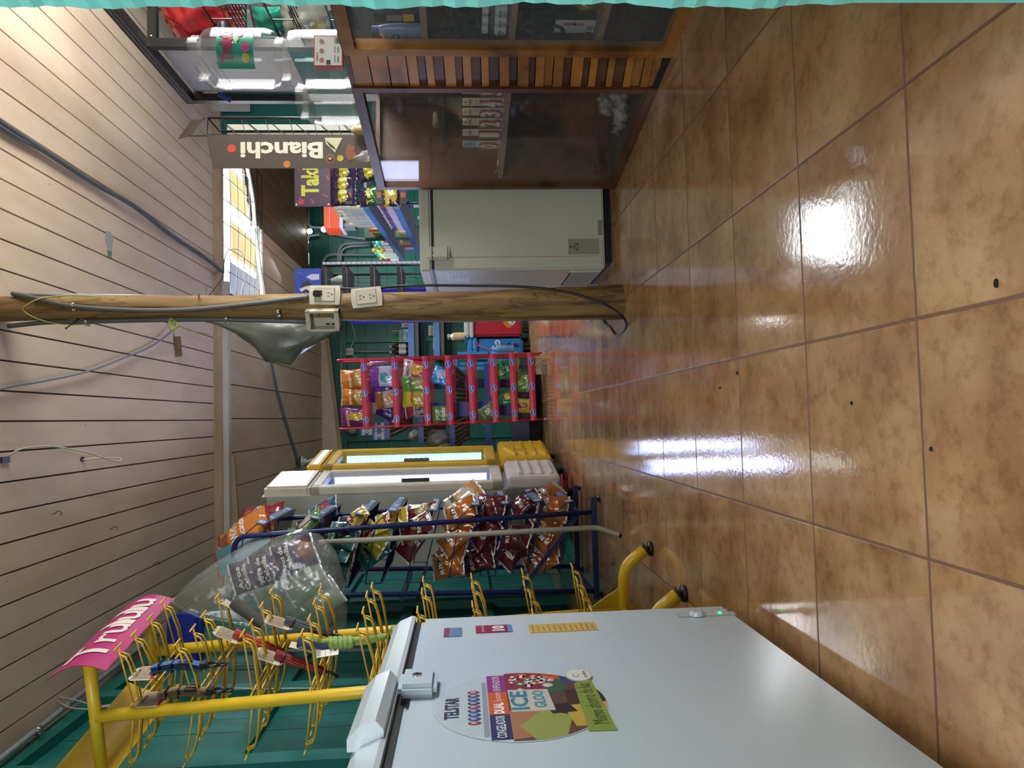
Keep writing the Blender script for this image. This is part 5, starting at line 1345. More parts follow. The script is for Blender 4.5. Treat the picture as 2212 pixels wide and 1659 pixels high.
# ================================================================ two ice cream chests, water pack, blue chair, stool
def chest(lab, pl, w, dep, h, col, lidc):
    t = thing('cooler_chest', lab, 'cooler chest', pl)
    T = Matrix.Translation(V(pl))
    MB().box((0, 0, .07), (w, dep, h-.06), col, T, .02).build('body', t)
    MB().box((-.012, -.012, h-.06), (w+.012, dep, h-.02), lidc, T, .01).build('rim', t, 'pale rim'); MB().box((0, .0, h-.02), (w, dep, h+.03), lidc, T, .012).build('lid', t)
    for x in (.06, w-.06):
        for y in (.06, dep-.06): MB().lathe([(.025, 0), (.025, .07)], M_blk, T @ Matrix.Translation((x, y, 0)), 10).build('foot', t)
    return t, T
YC = 7.15
a = atY(1135, 723, YC); zt = atY(1010, 720, YC).z
t, T = chest('red ice cream chest by the post at the back of the shop', (a.x-.01, YC, 0), .44, 1.0, zt, P('#b0232f', .25), P('#b9b8ac'))
T2 = basis((a.x-.01, YC-.002, 0), (1, 0, 0), (0, 0, 1))
MB().disc((.17, .20), .09, P('#b9752c'), T2, 18, .06).disc((.17, .17), .06, P('#c9c4bd'), T2 @ Matrix.Translation((0, 0, .001)), 18, .045).bar(T2 @ V((.13, .16, .003)), T2 @ V((.20, .19, .003)), .006, .002, P('#3a2a26'), (0, 1, 0)).build('printed_picture', t, 'orange and white print')
YC2 = 7.05; a2 = atY(1130, 765, YC2)
t, T = chest('blue ice cream chest with pink and purple arms beside the red chest', (a2.x, YC2, 0), a.x-.045-a2.x, 1.0, zt-.03, P('#2a7cb8', .25), P('#2f86c0', .3))
W_ = a.x-.045-a2.x; T2 = basis((a2.x, YC2-.002, 0), (1, 0, 0), (0, 0, 1))
pr = MB()
def arm(pts, r, c): pr.tube([T2 @ V((x, z, .0)) for x, z in pts], r, c, 8, r2=.003)
arm(spline([(.0, .28), (.03, .36), (.07, .43), (.10, .50)], 4), .02, P('#b96a8c'))
for q in (-.03, -.01, .015, .035): arm([(.10, .49), (.10+q, .555)], .008, P('#b96a8c'))
arm(spline([(.0, .12), (.04, .19), (.09, .215), (.11, .20)], 4), .022, P('#4a2f7c'))
for q in (.0, .016, .032): arm([(.07, .12+q), (.12, .14+q)], .009, P('#4a2f7c'))
pr.text('S', .06, .09, P('#d3d3d6'), T2, (W_*.45, .33), .002, .04, rot=.3); pr.text('o', .055, .06, P('#d3d3d6'), T2, (W_*.75, .32), .002, .04)
pr.build('printed_picture', t, 'pink and purple printed arms')
zt2 = zt+.032
bottle('juice_bottle', 'small bottle with orange label standing on the red chest', (atY(975, 725, 7.2).x, 7.3, zt+.03), .042, .17, P('#b89a70', .2), P('#9ab4c8'), P('#c4a07a'), neck=.55)
t = thing('water_pack', 'shrink wrapped pack of blue water bottles on the stool behind the red rack', 'water pack', (.35, 6.75, .18))
M_wat = mat('blue_water_pet', '#5a92c8', .12, var=.2, vs=30, coat=.5)
pw = [atY(1125, 782-7*k, 6.75) for k in range(5)]
for k, p in enumerate(pw):
    MB().lathe([(.03, .19), (.031, .2), (.031, .32), (.024, .36), (.012, .39), (.012, .41)], M_wat, Matrix.Translation((p.x, 6.72+.03*(k % 2), 0)), 10).build('bottle', t)
MB().box((pw[0].x-.04, 6.68, .19), (pw[-1].x+.04, 6.80, .34), film('shrink_wrap', opac=.06, rough=.12, bump=.4, bs=30)).build('wrap', t, 'clear shrink wrap')
st = thing('stool', 'low wooden stool under the water bottles behind the red rack', 'stool', (.42, 6.75, 0))
MB().box((.26, 6.62, .155), (.60, 6.90, .185), mat('pale_stool_wood', '#9a7c58', .6)).build('seat', st)
for x in (.28, .56):
    for y in (6.64, 6.86): MB().box((x, y, 0), (x+.03, y+.03, .155), MATS['pale_stool_wood']).build('leg', st)
ch = thing('plastic_chair', 'sky blue plastic chair folded behind the red rack beside the chests', 'chair', (.45, 6.85, 0))
M_sb = mat('sky_blue_plastic', '#3f8cc4', .35)
p1, p2 = atY(990, 768, 6.9), atY(990, 800, 6.9)
MB().box((p2.x, 6.9, .70), (p1.x, 6.93, .76), M_sb, bev=.01).build('top_rail', ch)
for x in (p2.x, p1.x-.035): MB().box((x, 6.905, .0), (x+.035, 6.94, .72), M_sb).build('leg', ch)
for k in range(3): MB().box((p2.x+.05+.05*k, 6.91, .42), (p2.x+.075+.05*k, 6.925, .71), M_sb).build('slat', ch)
MB().box((p2.x, 6.9, .38), (p1.x, 7.0, .42), M_sb).build('seat', ch)
# tall blue display beside the post
p = atY(900, 697, 5.6); q = atY(740, 640, 5.2)
t = thing('drinks_cabinet', 'tall blue drinks cabinet with white marks, mostly hidden by the post', 'cabinet', (p.x+.1, 5.3, 0))
M_bb = mat('bright_blue_panel', '#2024c8', .3, var=.05)
MB().box((p.x, 5.2, .0), (p.x+.20, 5.6, q.z), M_bb).build('body', t)
T = basis((p.x+.02, 5.198, 0), (1, 0, 0), (0, 0, 1)); s = MB()
for z in (.55, .8, 1.05, 1.3, 1.52): s.disc((.0, z), .018, P('#b9bcd8'), T, 10, .03)
s.build('printed_mark', t, 'white printed marks')

# ================================================================ the glass fronted wooden counter on the right
M_cw1 = wood('varnished_cedar', '#b8803f', '#9a652d', '#66401b', (3, 3, 3), .35, .12)
M_cw2 = wood('dark_cedar', '#6e4429', '#5a3520', '#3a2114', (3, 3, 3), .4, .12)
M_cw3 = wood('orange_cedar', '#c98a44', '#b37434', '#8a5424', (3, 3, 3), .35, .1)
M_shelfw = mat('raw_shelf_board', '#8a7462', .7, var=.2, vs=25)
M_cin = mat('dark_counter_inside', '#26211d', .8)
M_cgl = film('counter_glass', opac=.035, rough=.015, haze=(.6, .62, .65), bs=45)
M_cgd = film('dusty_counter_glass', opac=.07, rough=.03, haze=(.55, .6, .68), bs=70)
CA = V((.957, 3.007, 0)); CD = V((1.128-.957, 1.93-3.007, 0)).normalized()   # along the front, towards the camera
CN = V((-abs(CD.y), -CD.x, 0)); CN = V((CD.y, -CD.x, 0)).normalized()
if CN.x > 0: CN = -CN
CT = basis(CA, CD, (0, 0, 1))     # local x towards the camera, y up, z?
if (CT.to_3x3() @ V((0, 0, 1))).dot(CN) < 0: pass
def onC(x, y, off=0.0):
    """photo pixel on the plane of the counter front, off metres inside it -> local (s, z)"""
    n = CN; p0 = CA-n*off; d = ray(x, y); k = (p0-CAM).dot(n)/d.dot(n); p = CAM+d*k
    return (p-CA).dot(CD), p.z
ZIN = 1 if (CT.to_3x3() @ V((0, 0, 1))).dot(CN) < 0 else -1      # local z pointing into the counter
def cb(mb, s0, s1, z0, z1, d0, d1, m, bev=0.0): return mb.box((s0, z0, ZIN*d0), (s1, z1, ZIN*d1), m, CT, bev)
HC = .992; DC = .46; SE = 2.6
s_w0, s_w1 = onC(1100, 189)[0], onC(1100, 119)[0]
ctr = thing('display_counter', 'wooden shop counter with two glass fronts and a cedar slat panel between them', 'counter', M=Matrix.Translation(CA))
def rails(s0, s1, m, w=.03, wt=.035, nm='frame'):
    f = MB()
    cb(f, s0, s1, HC-wt, HC, -.006, .03, m); cb(f, s0, s1, 0, wt, -.006, .03, m)
    cb(f, s0, s0+w, wt, HC-wt, -.006, .03, m); cb(f, s1-w, s1, wt, HC-wt, -.006, .03, m)
    return f.build(nm, ctr)
rails(0, s_w0, M_cw2, .022, .03); rails(s_w1, SE, M_cw1, .03, .036)
g = MB(); cb(g, .022, s_w0-.022, .03, HC-.03, .008, .013, M_cgl); g.build('glass_pane', ctr, 'clear glass front')
g = MB(); cb(g, s_w1+.03, SE-.03, .036, HC-.036, .008, .013, M_cgd); g.build('glass_pane', ctr, 'dusty glass front')
sp = MB(); rd = random.Random(5); z = .01; k = 0
cb(sp, s_w0, s_w1, 0, HC, .012, .03, M_cin)
zs = [0]
n = 17
for k in range(n):
    z0 = .008+(HC-.016)*k/n; z1 = .008+(HC-.016)*(k+1)/n-.004; sl2 = .024*(1-k/n*.9)-.006
    t = .35+.3*rd.random()
    def quad(za, zb, m, d):
        a, b = s_w0+.004, s_w1-.004
        vs = [(a, za, ZIN*d), (b, za+sl2, ZIN*d), (b, zb+sl2, ZIN*d), (a, zb, ZIN*d)]
        sp.add(vs, [(0, 1, 2, 3)], m, CT); sp.add([(x, y, ZIN*.014) for x, y, _ in vs]+vs, [(0, 1, 5, 4), (1, 2, 6, 5), (2, 3, 7, 6), (3, 0, 4, 7)], m, CT)
    zm = z0+(z1-z0)*t
    if k > 13: quad(z0, z1, rd.choice([M_cw2, M_cw1, M_cw3]), .001)
    else: quad(z0, zm, rd.choice([M_cw2, M_cw2, M_cw1]), .006); quad(zm, z1, rd.choice([M_cw3, M_cw1, M_cw3]), .001)
sp.build('slat_panel', ctr, 'panel of overlapping cedar slats')
b = MB(); cb(b, 0, SE, 0, HC, DC-.015, DC, M_cin); b.build('back_panel', ctr)
b = MB(); cb(b, 0, .015, 0, HC, .03, DC, M_cw2); b.build('end_panel', ctr)
b = MB(); cb(b, s_w0, s_w1, .01, HC-.01, .035, DC-.02, M_cin); b.build('partition', ctr)
b = MB(); cb(b, 0, SE, HC-.012, HC+.004, .0, .05, M_cw2); cb(b, 0, SE, HC-.012, HC+.004, DC-.05, DC, M_cw2); cb(b, s_w0-.02, s_w1+.02, HC-.012, HC+.004, .05, DC-.05, M_cw2); cb(b, 0, .05, HC-.012, HC+.004, .05, DC-.05, M_cw2); b.build('top', ctr)
b = MB(); cb(b, .05, s_w0-.02, HC-.004, HC+.003, .05, DC-.05, M_cgl); b.build('top_glass', ctr, 'clear glass top')  # top made of glass so that light reaches the goods inside
b = MB(); cb(b, s_w1+.02, SE, HC-.004, HC+.003, .05, DC-.05, M_cgl); b.build('top_glass', ctr, 'clear glass top')
b = MB(); cb(b, 0, SE, 0, .02, .0, DC, M_cin); b.build('bottom', ctr)
zsh2 = onC(1097, 195, .05)[1]; zsa, zsb, zsc = onC(916, 60, .05)[1], onC(1106, 60, .05)[1], onC(1297, 60, .05)[1]
for s0, s1, z, m in ((.015, s_w0, zsh2, M_shelfw), (s_w1, SE-.01, zsa, M_shelfw), (s_w1, SE-.01, zsb, M_shelfw), (s_w1, SE-.01, zsc, M_shelfw)):
    b = MB(); cb(b, s0, s1, z-.010, z+.008, .03, DC-.02, m); b.build('shelf', ctr, 'raw wood shelf')
def inC(x, y, off):
    s, z = onC(x, y, off); return CT @ V((s, z, ZIN*off))
def cframe(s, z, off): return basis(CT @ V((s, z, ZIN*off)), CD, (0, 0, 1))     # x to the right as seen from the aisle, y up, z towards the aisle
# number candles on the middle shelf
NG = 'number candles on the counter shelf'
for i, ch in enumerate('012345'):
    s = onC(1040, (313, 288, 265, 243, 222, 196)[i], .06)[0]
    T = cframe(s, zsh2+.008, .06)
    t = thing('number_candle', 'birthday candle shaped as number %s in its blister pack on the counter shelf' % ch, 'candle', M=T, group=NG)
    wd = .046
    MB().box((-wd/2, 0, -.004), (wd/2, .145, -.003), P('#c4beb8'), T).box((-wd/2+.003, .092, -.003), (wd/2-.003, .142, -.0024), P('#5a9ab8' if ch == '0' else '#b8b0a8'), T).text('NUMBER', wd*.7, .012, P('#8a4a3c'), T, (0, .118), -.0018, .02).disc((0, .134), .006, P('#332d2b'), T @ Matrix.Translation((0, 0, -.0026)), 8, .003).build('card', t, 'printed blister card')
    c = MB().text(ch, .036, .080, P('#b9404a'), T, (0, .046), .006, .07); c.text(ch, .030, .072, P('#d0c4c0'), T, (0, .046), .0072, .03); c.text(ch, .036, .080, P('#b9404a'), T, (0, .046), -.001, .07)
    c.build('candle', t, 'white number edged in red')
    MB().box((-wd/2, .004, -.002), (wd/2, .088, .012), film('blister', opac=.03, rough=.08), T, .004).build('blister', t)
s = onC(1070, 350, .07)[0]; T = cframe(s, zsh2+.009, .05)
fk = MB().box((-.003, 0, 0), (.003, .09, .003), P('#b9b5ad'), T)
fk = MB().tube([T @ V((.05, .004, 0)), T @ V((-.015, .004, 0))], .0035, P('#b9b5ad'), 6)
for q in (-.007, -.002, .003, .008): fk.tube([T @ V((-.015, .004+q*.3, q)), T @ V((-.035, .005+q, q))], .0016, P('#b9b5ad'), 5)
tag(fk.build('plastic_fork'), 'white plastic fork lying on the counter shelf near the number zero candle', 'fork')
p = inC(1350, 235, .10); p.z = .085
o = MB()
rd = random.Random(4)
for k in range(9):
    c = p+V((rd.uniform(-.05, .05), rd.uniform(-.05, .07), rd.uniform(-.04, .045))); f = [rd.uniform(0, 6) for _ in range(3)]
    o.grid(lambda u, v: c+V((.05*(u-.5)+.012*sin(9*v+f[0]), .09*(v-.5)+.01*sin(11*u+f[1]), .022*sin(8*u+f[2])*cos(7*v+f[0]))), 8, 8, film('crumpled_film', opac=.16, rough=.2, bump=.8, bs=40))
tag(o.build('crumpled_wrap'), 'crumpled clear plastic wrap at the bottom of the far counter', 'plastic wrap')
T = cframe(onC(960, 270, .22)[0], zsh2+.25, .22)
b = MB(); cb(b, .015, s_w0, zsh2+.225, zsh2+.235, .20, DC-.02, MATS['dark_counter_inside']); b.build('shelf', ctr)
tag(MB().tube([T @ V((0, .008, 0)), T @ V((.0, .008, .001)), T @ V((.085, .008, 0))], lambda u: .013-.005*u, P('#8f8a80'), 10).build('cream_tube'), 'pale tube lying on the upper back shelf of the far counter', 'tube')
# near unit goods
s = onC(860, 68, .07)[0]; T = cframe(s, zsa+.008, .07)
t = thing('lotion_bottle', 'pale blue lotion bottle with round navy badge on the top counter shelf', 'bottle', M=T)
Z = T @ Matrix.Rotation(-pi/2, 4, 'X')
M_lot = mat('pearl_blue_plastic', '#7f8cb0', .3)
def oval(prof, m, T, ky=.62, n=24):
    s_ = MB(); vs = []
    for r, z in prof:
        for j in range(n): a = 2*pi*j/n; vs.append((r*cos(a), z, r*ky*sin(a)))
    s_.add(vs, [(i*n+j, i*n+(j+1) % n, (i+1)*n+(j+1) % n, (i+1)*n+j) for i in range(len(prof)-1) for j in range(n)]+[tuple(range(n)), tuple(range((len(prof)-1)*n, len(prof)*n))], m, T, True)
    return s_
oval([(.026, 0), (.028, .004), (.029, .07), (.027, .10), (.022, .124), (.021, .128)], M_lot, T).build('body', t)
oval([(.0205, .128), (.020, .147), (.017, .149)], P('#4a5a8c', .3), T).build('cap', t, 'dark blue cap')
d_ = MB().disc((0, .078), .013, P('#17307c'), T @ Matrix.Translation((0, 0, .0185)), 20).text('NIVEA', .022, .0065, P('#d5d9e2'), T, (0, .078), .0200, .03)
for k in range(3): d_.box((-.012, .056-.005*k, .0185), (.012, .0575-.005*k, .0192), P('#55628f'), T)
d_.box((-.013, .112, .0165), (.013, .124, .0175), P('#c9c6c4'), T).box((-.013, .120, .0175), (.0, .124, .018), P('#b3303c'), T); d_.build('label', t, 'printed badge and text')
s = onC(860, 96, .12)[0]; T = cframe(s, zsa+.008, .10)
t = thing('spray_can', 'navy and white spray bottle with red trigger on the top counter shelf', 'spray bottle', M=T)
oval([(.024, 0), (.024, .042)], P('#b9bfb8', .3), T, 1).build('base_label', t, 'white lower label')
oval([(.0242, .042), (.0245, .095), (.018, .108), (.012, .114)], P('#1f2a66', .3), T, 1).build('body', t)
MB().box((-.012, .085, .020), (.012, .100, .0255), P('#c3b43c'), T, .003).text('WD-40', .02, .008, P('#1f2a66'), T, (0, .0925), .026, .03).text('SPRAY', .022, .006, P('#c5cc9c'), T, (0, .072), .0255, .02).text('LIMPIA', .022, .006, P('#a8c03c'), T, (0, .060), .0255, .02).build('label', t, 'yellow badge and text')
MB().tube([T @ V((0, .112, 0)), T @ V((0, .128, 0)), T @ V((0, .135, .01)), T @ V((0, .15, .024))], lambda u: .011-.005*u, P('#b53038', .3), 10).build('trigger', t, 'red spray trigger')
s = onC(840, 32, .08)[0]; T = cframe(s, zsa+.008, .09)
o = MB().box((-.018, 0, -.02), (.018, .135, .02), P('#1d2024'), T).box((-.014, .02, .02), (.016, .052, .0206), P('#c9a62f'), T).box((-.012, .055, .02), (.012, .10, .0206), P('#8a7a5c'), T); tag(o.build('carton'), 'dark slim carton with a yellow patch next to the lotion bottle', 'carton')
MG = 'medicine bottles on the second counter shelf'
for k, (y, lab) in enumerate(((80, 'furthest into the shop'), (62, 'second from the cedar panel'), (42, 'third from the cedar panel'), (20, 'nearest the aqua door post'))):
    s = onC(1060, y, .08)[0]; T = cframe(s, zsb+.008, .08)
    t = thing('medicine_bottle', 'clear medicine bottle with white cap and printed label, '+lab, 'bottle', M=T, group=MG)
    oval([(.0195, 0), (.020, .004), (.020, .045), (.013, .056), (.012, .062)], film('clear_pet', opac=.08, rough=.05), T, .8, 16).build('body', t)
    oval([(.0145, .062), (.0145, .080)], P('#c9ccca', .3), T, 1, 16).build('cap', t, 'white cap')
    l = oval([(.0205, .008), (.0205, .042)], P('#c2c8c8', .4), T, .8, 16)
    l.text(('Aceite', 'Suero', 'Anisado', 'Alcohol')[k], .030, .008, P(('#2c6f5c', '#2c6f5c', '#a83a44', '#2c3a6c')[k]), T, (0, .028), .0172, .02).text('C.S.P.', .022, .007, P(('#2c6f5c', '#2c6f5c', '#a83a44', '#2c3a6c')[k]), T, (0, .016), .0172, .02)
    l.build('label', t, 'printed paper label')
s0 = onC(1235, 72, .07); T = cframe(s0[0], zsc+.008, .08)
t = thing('patch_box', 'white and green box of tyre patches on the third counter shelf', 'box', M=T)
MB().box((-.048, 0, -.05), (.048, .125, 0), P('#1d3328'), T).build('carton', t)
TR = T @ basis((0, .0625, 0), (0, -1, 0), (1, 0, 0))      # the box stands on end: its printing runs downwards
f = MB().box((-.0605, -.046, 0), (.0605, .046, .0012), P('#c6c9cb'), TR)
f.box((-.0605, -.046, .0012), (.022, -.026, .0018), P('#4a8a54'), TR)
f.text('RED SUN', .058, .013, P('#9c2c3c'), TR, (-.004, .030), .002, .04).disc((-.003, .030), .0055, P('#2c2422'), TR @ Matrix.Translation((0, 0, .0014)), 12)
f.text('PARCHES', .050, .012, P('#d8dcd8'), TR, (-.010, -.036), .0024, .05)
pts = [(-.0605+r*cos(q), -.006+r*1.05*sin(q)) for r, sgn in ((.034, 1), (.021, -1)) for q in [(-pi/2+pi*k/14)*sgn for k in range(15)]]
for k in range(14):
    q0, q1 = -pi/2+pi*k/14, -pi/2+pi*(k+1)/14
    f.prism([(-.0605+.021*cos(q0), -.006+.021*sin(q0)), (-.0605+.034*cos(q0), -.006+.034*sin(q0)), (-.0605+.034*cos(q1), -.006+.034*sin(q1)), (-.0605+.021*cos(q1), -.006+.021*sin(q1))], .0012, P('#1d1f20'), TR @ Matrix.Translation((0, 0, .0014)))
f.text('No.1', .014, .007, P('#a84a4a'), TR, (-.050, -.004), .0024, .03)
for k in range(3): f.disc((-.018+.016*k, -.004), .0065, P('#777a78'), TR @ Matrix.Translation((0, 0, .0012)), 14).disc((-.018+.016*k, -.004), .0052, P('#c6c9cb'), TR @ Matrix.Translation((0, 0, .0018)), 14)
f.box((.026, -.044, .0012), (.058, .030, .0016), P('#bfc2c6'), TR).box((.034, -.018, .0016), (.054, -.004, .002), P('#2c2422'), TR)
for k in range(9): f.box((.030+.0028*k, -.040, .0016), (.0312+.0028*k, -.026, .002), P('#333333'), TR)
for k in range(3): f.box((.036, .006+.007*k, .0016), (.055, .009+.007*k, .002), P('#555555'), TR)
f.build('printed_front', t, 'white printed front')
s1 = onC(1228, 97, .07); T = cframe(s1[0], zsc+.008, .07)
o = MB().box((-.014, 0, -.03), (.014, .14, .0), film('swab_pack', opac=.25, rough=.1), T, .004)
for k in range(11): o.tube([T @ V((-.012, .006+.0125*k, -.012)), T @ V((.012, .006+.0125*k, -.012))], .0048, P('#c9ccc6'), 6)
tag(o.build('swab_pack'), 'clear pack of white rolls standing beside the tyre patch box', 'pack')
o = wrap('foil_packet', 'small gold foil packet on the third counter shelf by the door post', CT @ V((onC(1275, 12, .1)[0], zsc+.045, ZIN*.10)), .02, .03, .035, mat('gold_foil', '#a08a5c', .25, metal=.7), 9)

# ================================================================ things on the counter top
M_jar = film('clear_jar', opac=.03, rough=.03, ior=1.28)
def jar(lab, c, r, h, label=False):
    t = thing('plastic_jar', lab, 'jar', c, group='big clear plastic jars on the counter')
    T = Matrix.Translation(V(c))
    prof = [(r*.70, 0), (r*.92, .006), (r, .03), (r, h*.70), (r*.95, h*.80), (r*.72, h*.88)]
    m = MB().lathe(prof, M_jar, T, 32).lathe([(x-.003, z) for x, z in prof[1:]], M_jar, T, 32, False); m.build('body', t)
    nk = MB().lathe([(r*.70, h*.88), (r*.70, h)], M_jar, T, 32, False)
    for k in range(3): nk.tube([T @ V((r*.71*cos(a), r*.71*sin(a), h*(.90+.03*k))) for a in [2*pi*j/28 for j in range(28)]], .0028, M_jar, 6, closed=True)
    nk.build('threaded_neck', t)
    MB().lathe([(r*.99, .045), (r*1.004, .05), (r*.99, .055)], M_jar, T, 32, False).build('moulded_ring', t)
    MB().lathe([(r*.99, h*.66), (r*1.006, h*.67), (r*.99, h*.68)], M_jar, T, 32, False).build('moulded_ring', t)
    if label:
        a0, a1 = -2.35, -.80; rl = r*1.006
        M_lb = P('#2f8f78', .35)
        def lp_(u, v, o=0): a = a0+(a1-a0)*u; return V(((rl+o)*cos(a), (rl+o)*sin(a), h*.20+h*.42*v))
        s_ = MB().grid(lambda u, v: lp_(u, v), 14, 2, M_lb, T)
        L_ = rl*(a1-a0); H_ = h*.42
        wp = lambda q: T @ lp_(q.x/L_+.5, q.y/H_+.5, .0015)
        s_.text('Trululu', L_*.72, H_*.36, P('#a3244c'), None, (-.0, H_*.24), 0, .06, warp=wp)
        s_.text('Sabores', L_*.4, H_*.14, P('#cdd8d0'), None, (.03, -.0), 0, .02, warp=wp)
        for (x, y, rx, c) in ((-.28, -.28, .10, '#b9b02f'), (-.05, -.3, .11, '#b04a7c'), (.14, -.05, .07, '#7ca03c'), (.26, -.14, .07, '#a3542c')):
            pts = [wp(V((x*L_+rx*L_*cos(2*pi*k/14), y*H_+rx*L_*.9*sin(2*pi*k/14), 0))) for k in range(14)]
            s_.add(pts, [tuple(range(14))], P(c), None)
        s_.build('label', t, 'green printed paper label')
    return t
jc = atY(675, 142, 2.30)
jx = jc.x+.03
jar('clear plastic jar standing on the counter beneath the labelled jar', (jx, 2.32, HC+.006), .088, .225)
jar('clear plastic jar with green label stacked on another jar', (jx-.002, 2.315, HC+.006+.226), .090, .262, True)
jc = atY(690, 228, 2.62)
jar('third clear plastic jar on the counter beside the chocolate stand', (jc.x+.02, 2.64, HC+.006), .080, .235)
T = basis(atY(707, 110, 2.16), (.97, .1, 0), (0, 0, 1)); T.translation.z = HC+.004
o = MB().box((-.05, 0, -.02), (.05, .085, 0), P('#b8482c'), T).box((-.047, .003, 0), (.047, .082, .001), P('#c9c8c0'), T)
for k in range(3):
    o.disc((-.03+.03*k, .062), .007, P('#a8675a'), T @ Matrix.Translation((0, 0, .001)), 12); o.box((-.036+.03*k, .012, .001), (-.018+.03*k, .016, .0016), P('#777068'), T); o.box((-.036+.03*k, .022, .001), (-.014+.03*k, .025, .0016), P('#8d867c'), T)
o.box((-.044, .036, .001), (-.03, .048, .0016), P('#2c2a28'), T)
for k in range(9): o.box((.024+.0024*k, .006, .001), (.0252+.0024*k, .02, .0016), P('#3a3835'), T)
o.text('retiro', .03, .008, P('#b8482c'), T, (-.02, .076), .0018, .02)
tag(o.build('display_card'), 'white card box edged in red standing before the jars on the counter', 'card box')
# chocolate stand
M_bi = P('#463d33', .45); YBI = 2.93
def bi(x, y, d=0): p = atY(x, y, YBI); return V((p.x, YBI+d, p.z))
bs = thing('candy_stand', 'black wire candy stand with an upright dark brown board on the counter', 'candy stand', bi(790, 330))
bL, bR = bi(460, 360), bi(447, 298); zb_ = HC+.006; zt_ = bi(452, 330).z
x0, x1 = bi(620, 364).x, bi(620, 292).x
T = basis((x0, YBI, zb_), (0, 0, 1), (-1, 0, 0)); Hb = zt_-zb_; Wb = x1-x0     # local x up the board, y to its left
T = basis(((x0+x1)/2, YBI, (zb_+zt_)/2), (0, 0, 1), (-1, 0, 0))
bd = MB().prism([(-Hb/2, -Wb/2), (Hb/2+.01, -Wb/2), (Hb/2-.015, Wb/2), (-Hb/2, Wb/2)], .004, M_bi, T)
bd.text('Bianchi', Hb*.50, Wb*.50, P('#cfccb9'), T, (.04, -.005), .0052, .035)
for (x, y, r, c) in ((.235, -.012, .017, '#b5472f'), (.02, .052, .014, '#b5702f'), (-.19, .028, .013, '#b3993a')): bd.disc((x, y), r, P(c), T @ Matrix.Translation((0, 0, .004)), 16)
bd.prism([(-.13, -.055), (-.20, -.055), (-.17, .005), (-.135, -.03)], .0015, P('#b8b795'), T @ Matrix.Translation((0, 0, .004))); bd.prism([(-.135, -.045), (-.165, -.02), (-.175, -.005), (-.15, -.02)], .001, P('#3a2c24'), T @ Matrix.Translation((0, 0, .0056)))
bd.disc((-.15, .030), .017, P('#8a4a3f'), T @ Matrix.Translation((0, 0, .004)), 12, .02); bd.disc((-.15, .030), .012, P('#33271f'), T @ Matrix.Translation((0, 0, .005)), 12); bd.disc((-.15, .030), .006, P('#b0a070'), T @ Matrix.Translation((0, 0, .006)), 10)
bd.prism([(-.22, -.03), (-.25, -.02), (-.245, .0), (-.26, .02), (-.225, .04), (-.21, .01)], .0015, P('#7c4a2c'), T @ Matrix.Translation((0, 0, .004)))
bd.build('side_board', bs, 'brown printed board with cream lettering')
xr = bi(600, 250).x
MB().box((x1+.005, YBI+.16, zb_+.05), (xr+.03, YBI+.165, zt_-.02), P('#a9aba3', .5)).build('back_board', bs, 'pale grey back board')
wr_ = MB(); n = 6
for k in range(n):
    za = zb_+.06+(zt_-zb_-.08)*k/n
    wr_.tube([(xr, YBI+.02, za+.09), (x1+.04, YBI+.03, za+.045), (x1, YBI+.01, za)], .0016, M_blk, 5).tube([(xr, YBI+.02, za+.09), (x1, YBI+.015, za+.07)], .0016, M_blk, 5).tube([(xr, YBI+.02, za+.09), (xr, YBI+.16, za+.06)], .0016, M_blk, 5)
wr_.build('wire_pegs', bs)
fr_ = MB().tube([(xr, YBI+.02, zb_), (xr, YBI+.02, zt_+.01), (x1, YBI+.005, zt_+.01), (x1, YBI+.005, zb_)], .004, M_blk, 6).tube([(xr, YBI+.16, zb_), (xr, YBI+.16, zt_+.01), (xr, YBI+.02, zt_+.01)], .004, M_blk, 6); fr_.build('wire_frame', bs)
a, b, c_, d_ = bi(443, 263, -.02), bi(418, 263, -.02), bi(397, 312, -.06), bi(424, 306, -.06)
MB().add([a, b, c_, d_]+[q+V((.0, .004, .002)) for q in (a, b, c_, d_)], [(0, 1, 2, 3), (7, 6, 5, 4), (0, 4, 5, 1), (1, 5, 6, 2), (2, 6, 7, 3), (3, 7, 4, 0)], mat('dark_card', '#332a23', .9, spec=.1)).tube([a, V((xr, YBI+.02, zt_+.01))], .003, M_blk, 5).tube([d_, V((x1, YBI+.005, zt_+.01))], .003, M_blk, 5).build('header_flap', bs, 'dark brown tilted header flap')
q = bi(785, 345, -.03); q.z = HC+.012
o = MB().grid(lambda u, v: q+V((.05*(u-.5), -.02+.02*v, .075*v*(1-.6*abs(u-.5)*2)+.008*sin(9*u+5*v))), 8, 8, film('crumpled_film', opac=.16)); tag(o.build('clear_wrap'), 'small crumpled clear wrap at the foot of the candy stand', 'plastic wrap')
q = bi(770, 288, -.01)
o = MB().lathe([(.018, 0), (.022, .02), (.018, .07), (.008, .085)], mat('straw_bundle', '#a08858', .7, var=.3, vs=60), Matrix.Translation((q.x, YBI-.03, HC+.006)), 12); tag(o.build('wrapped_cane_candy'), 'wrapped bundle of straw coloured candy beside the candy stand', 'candy')

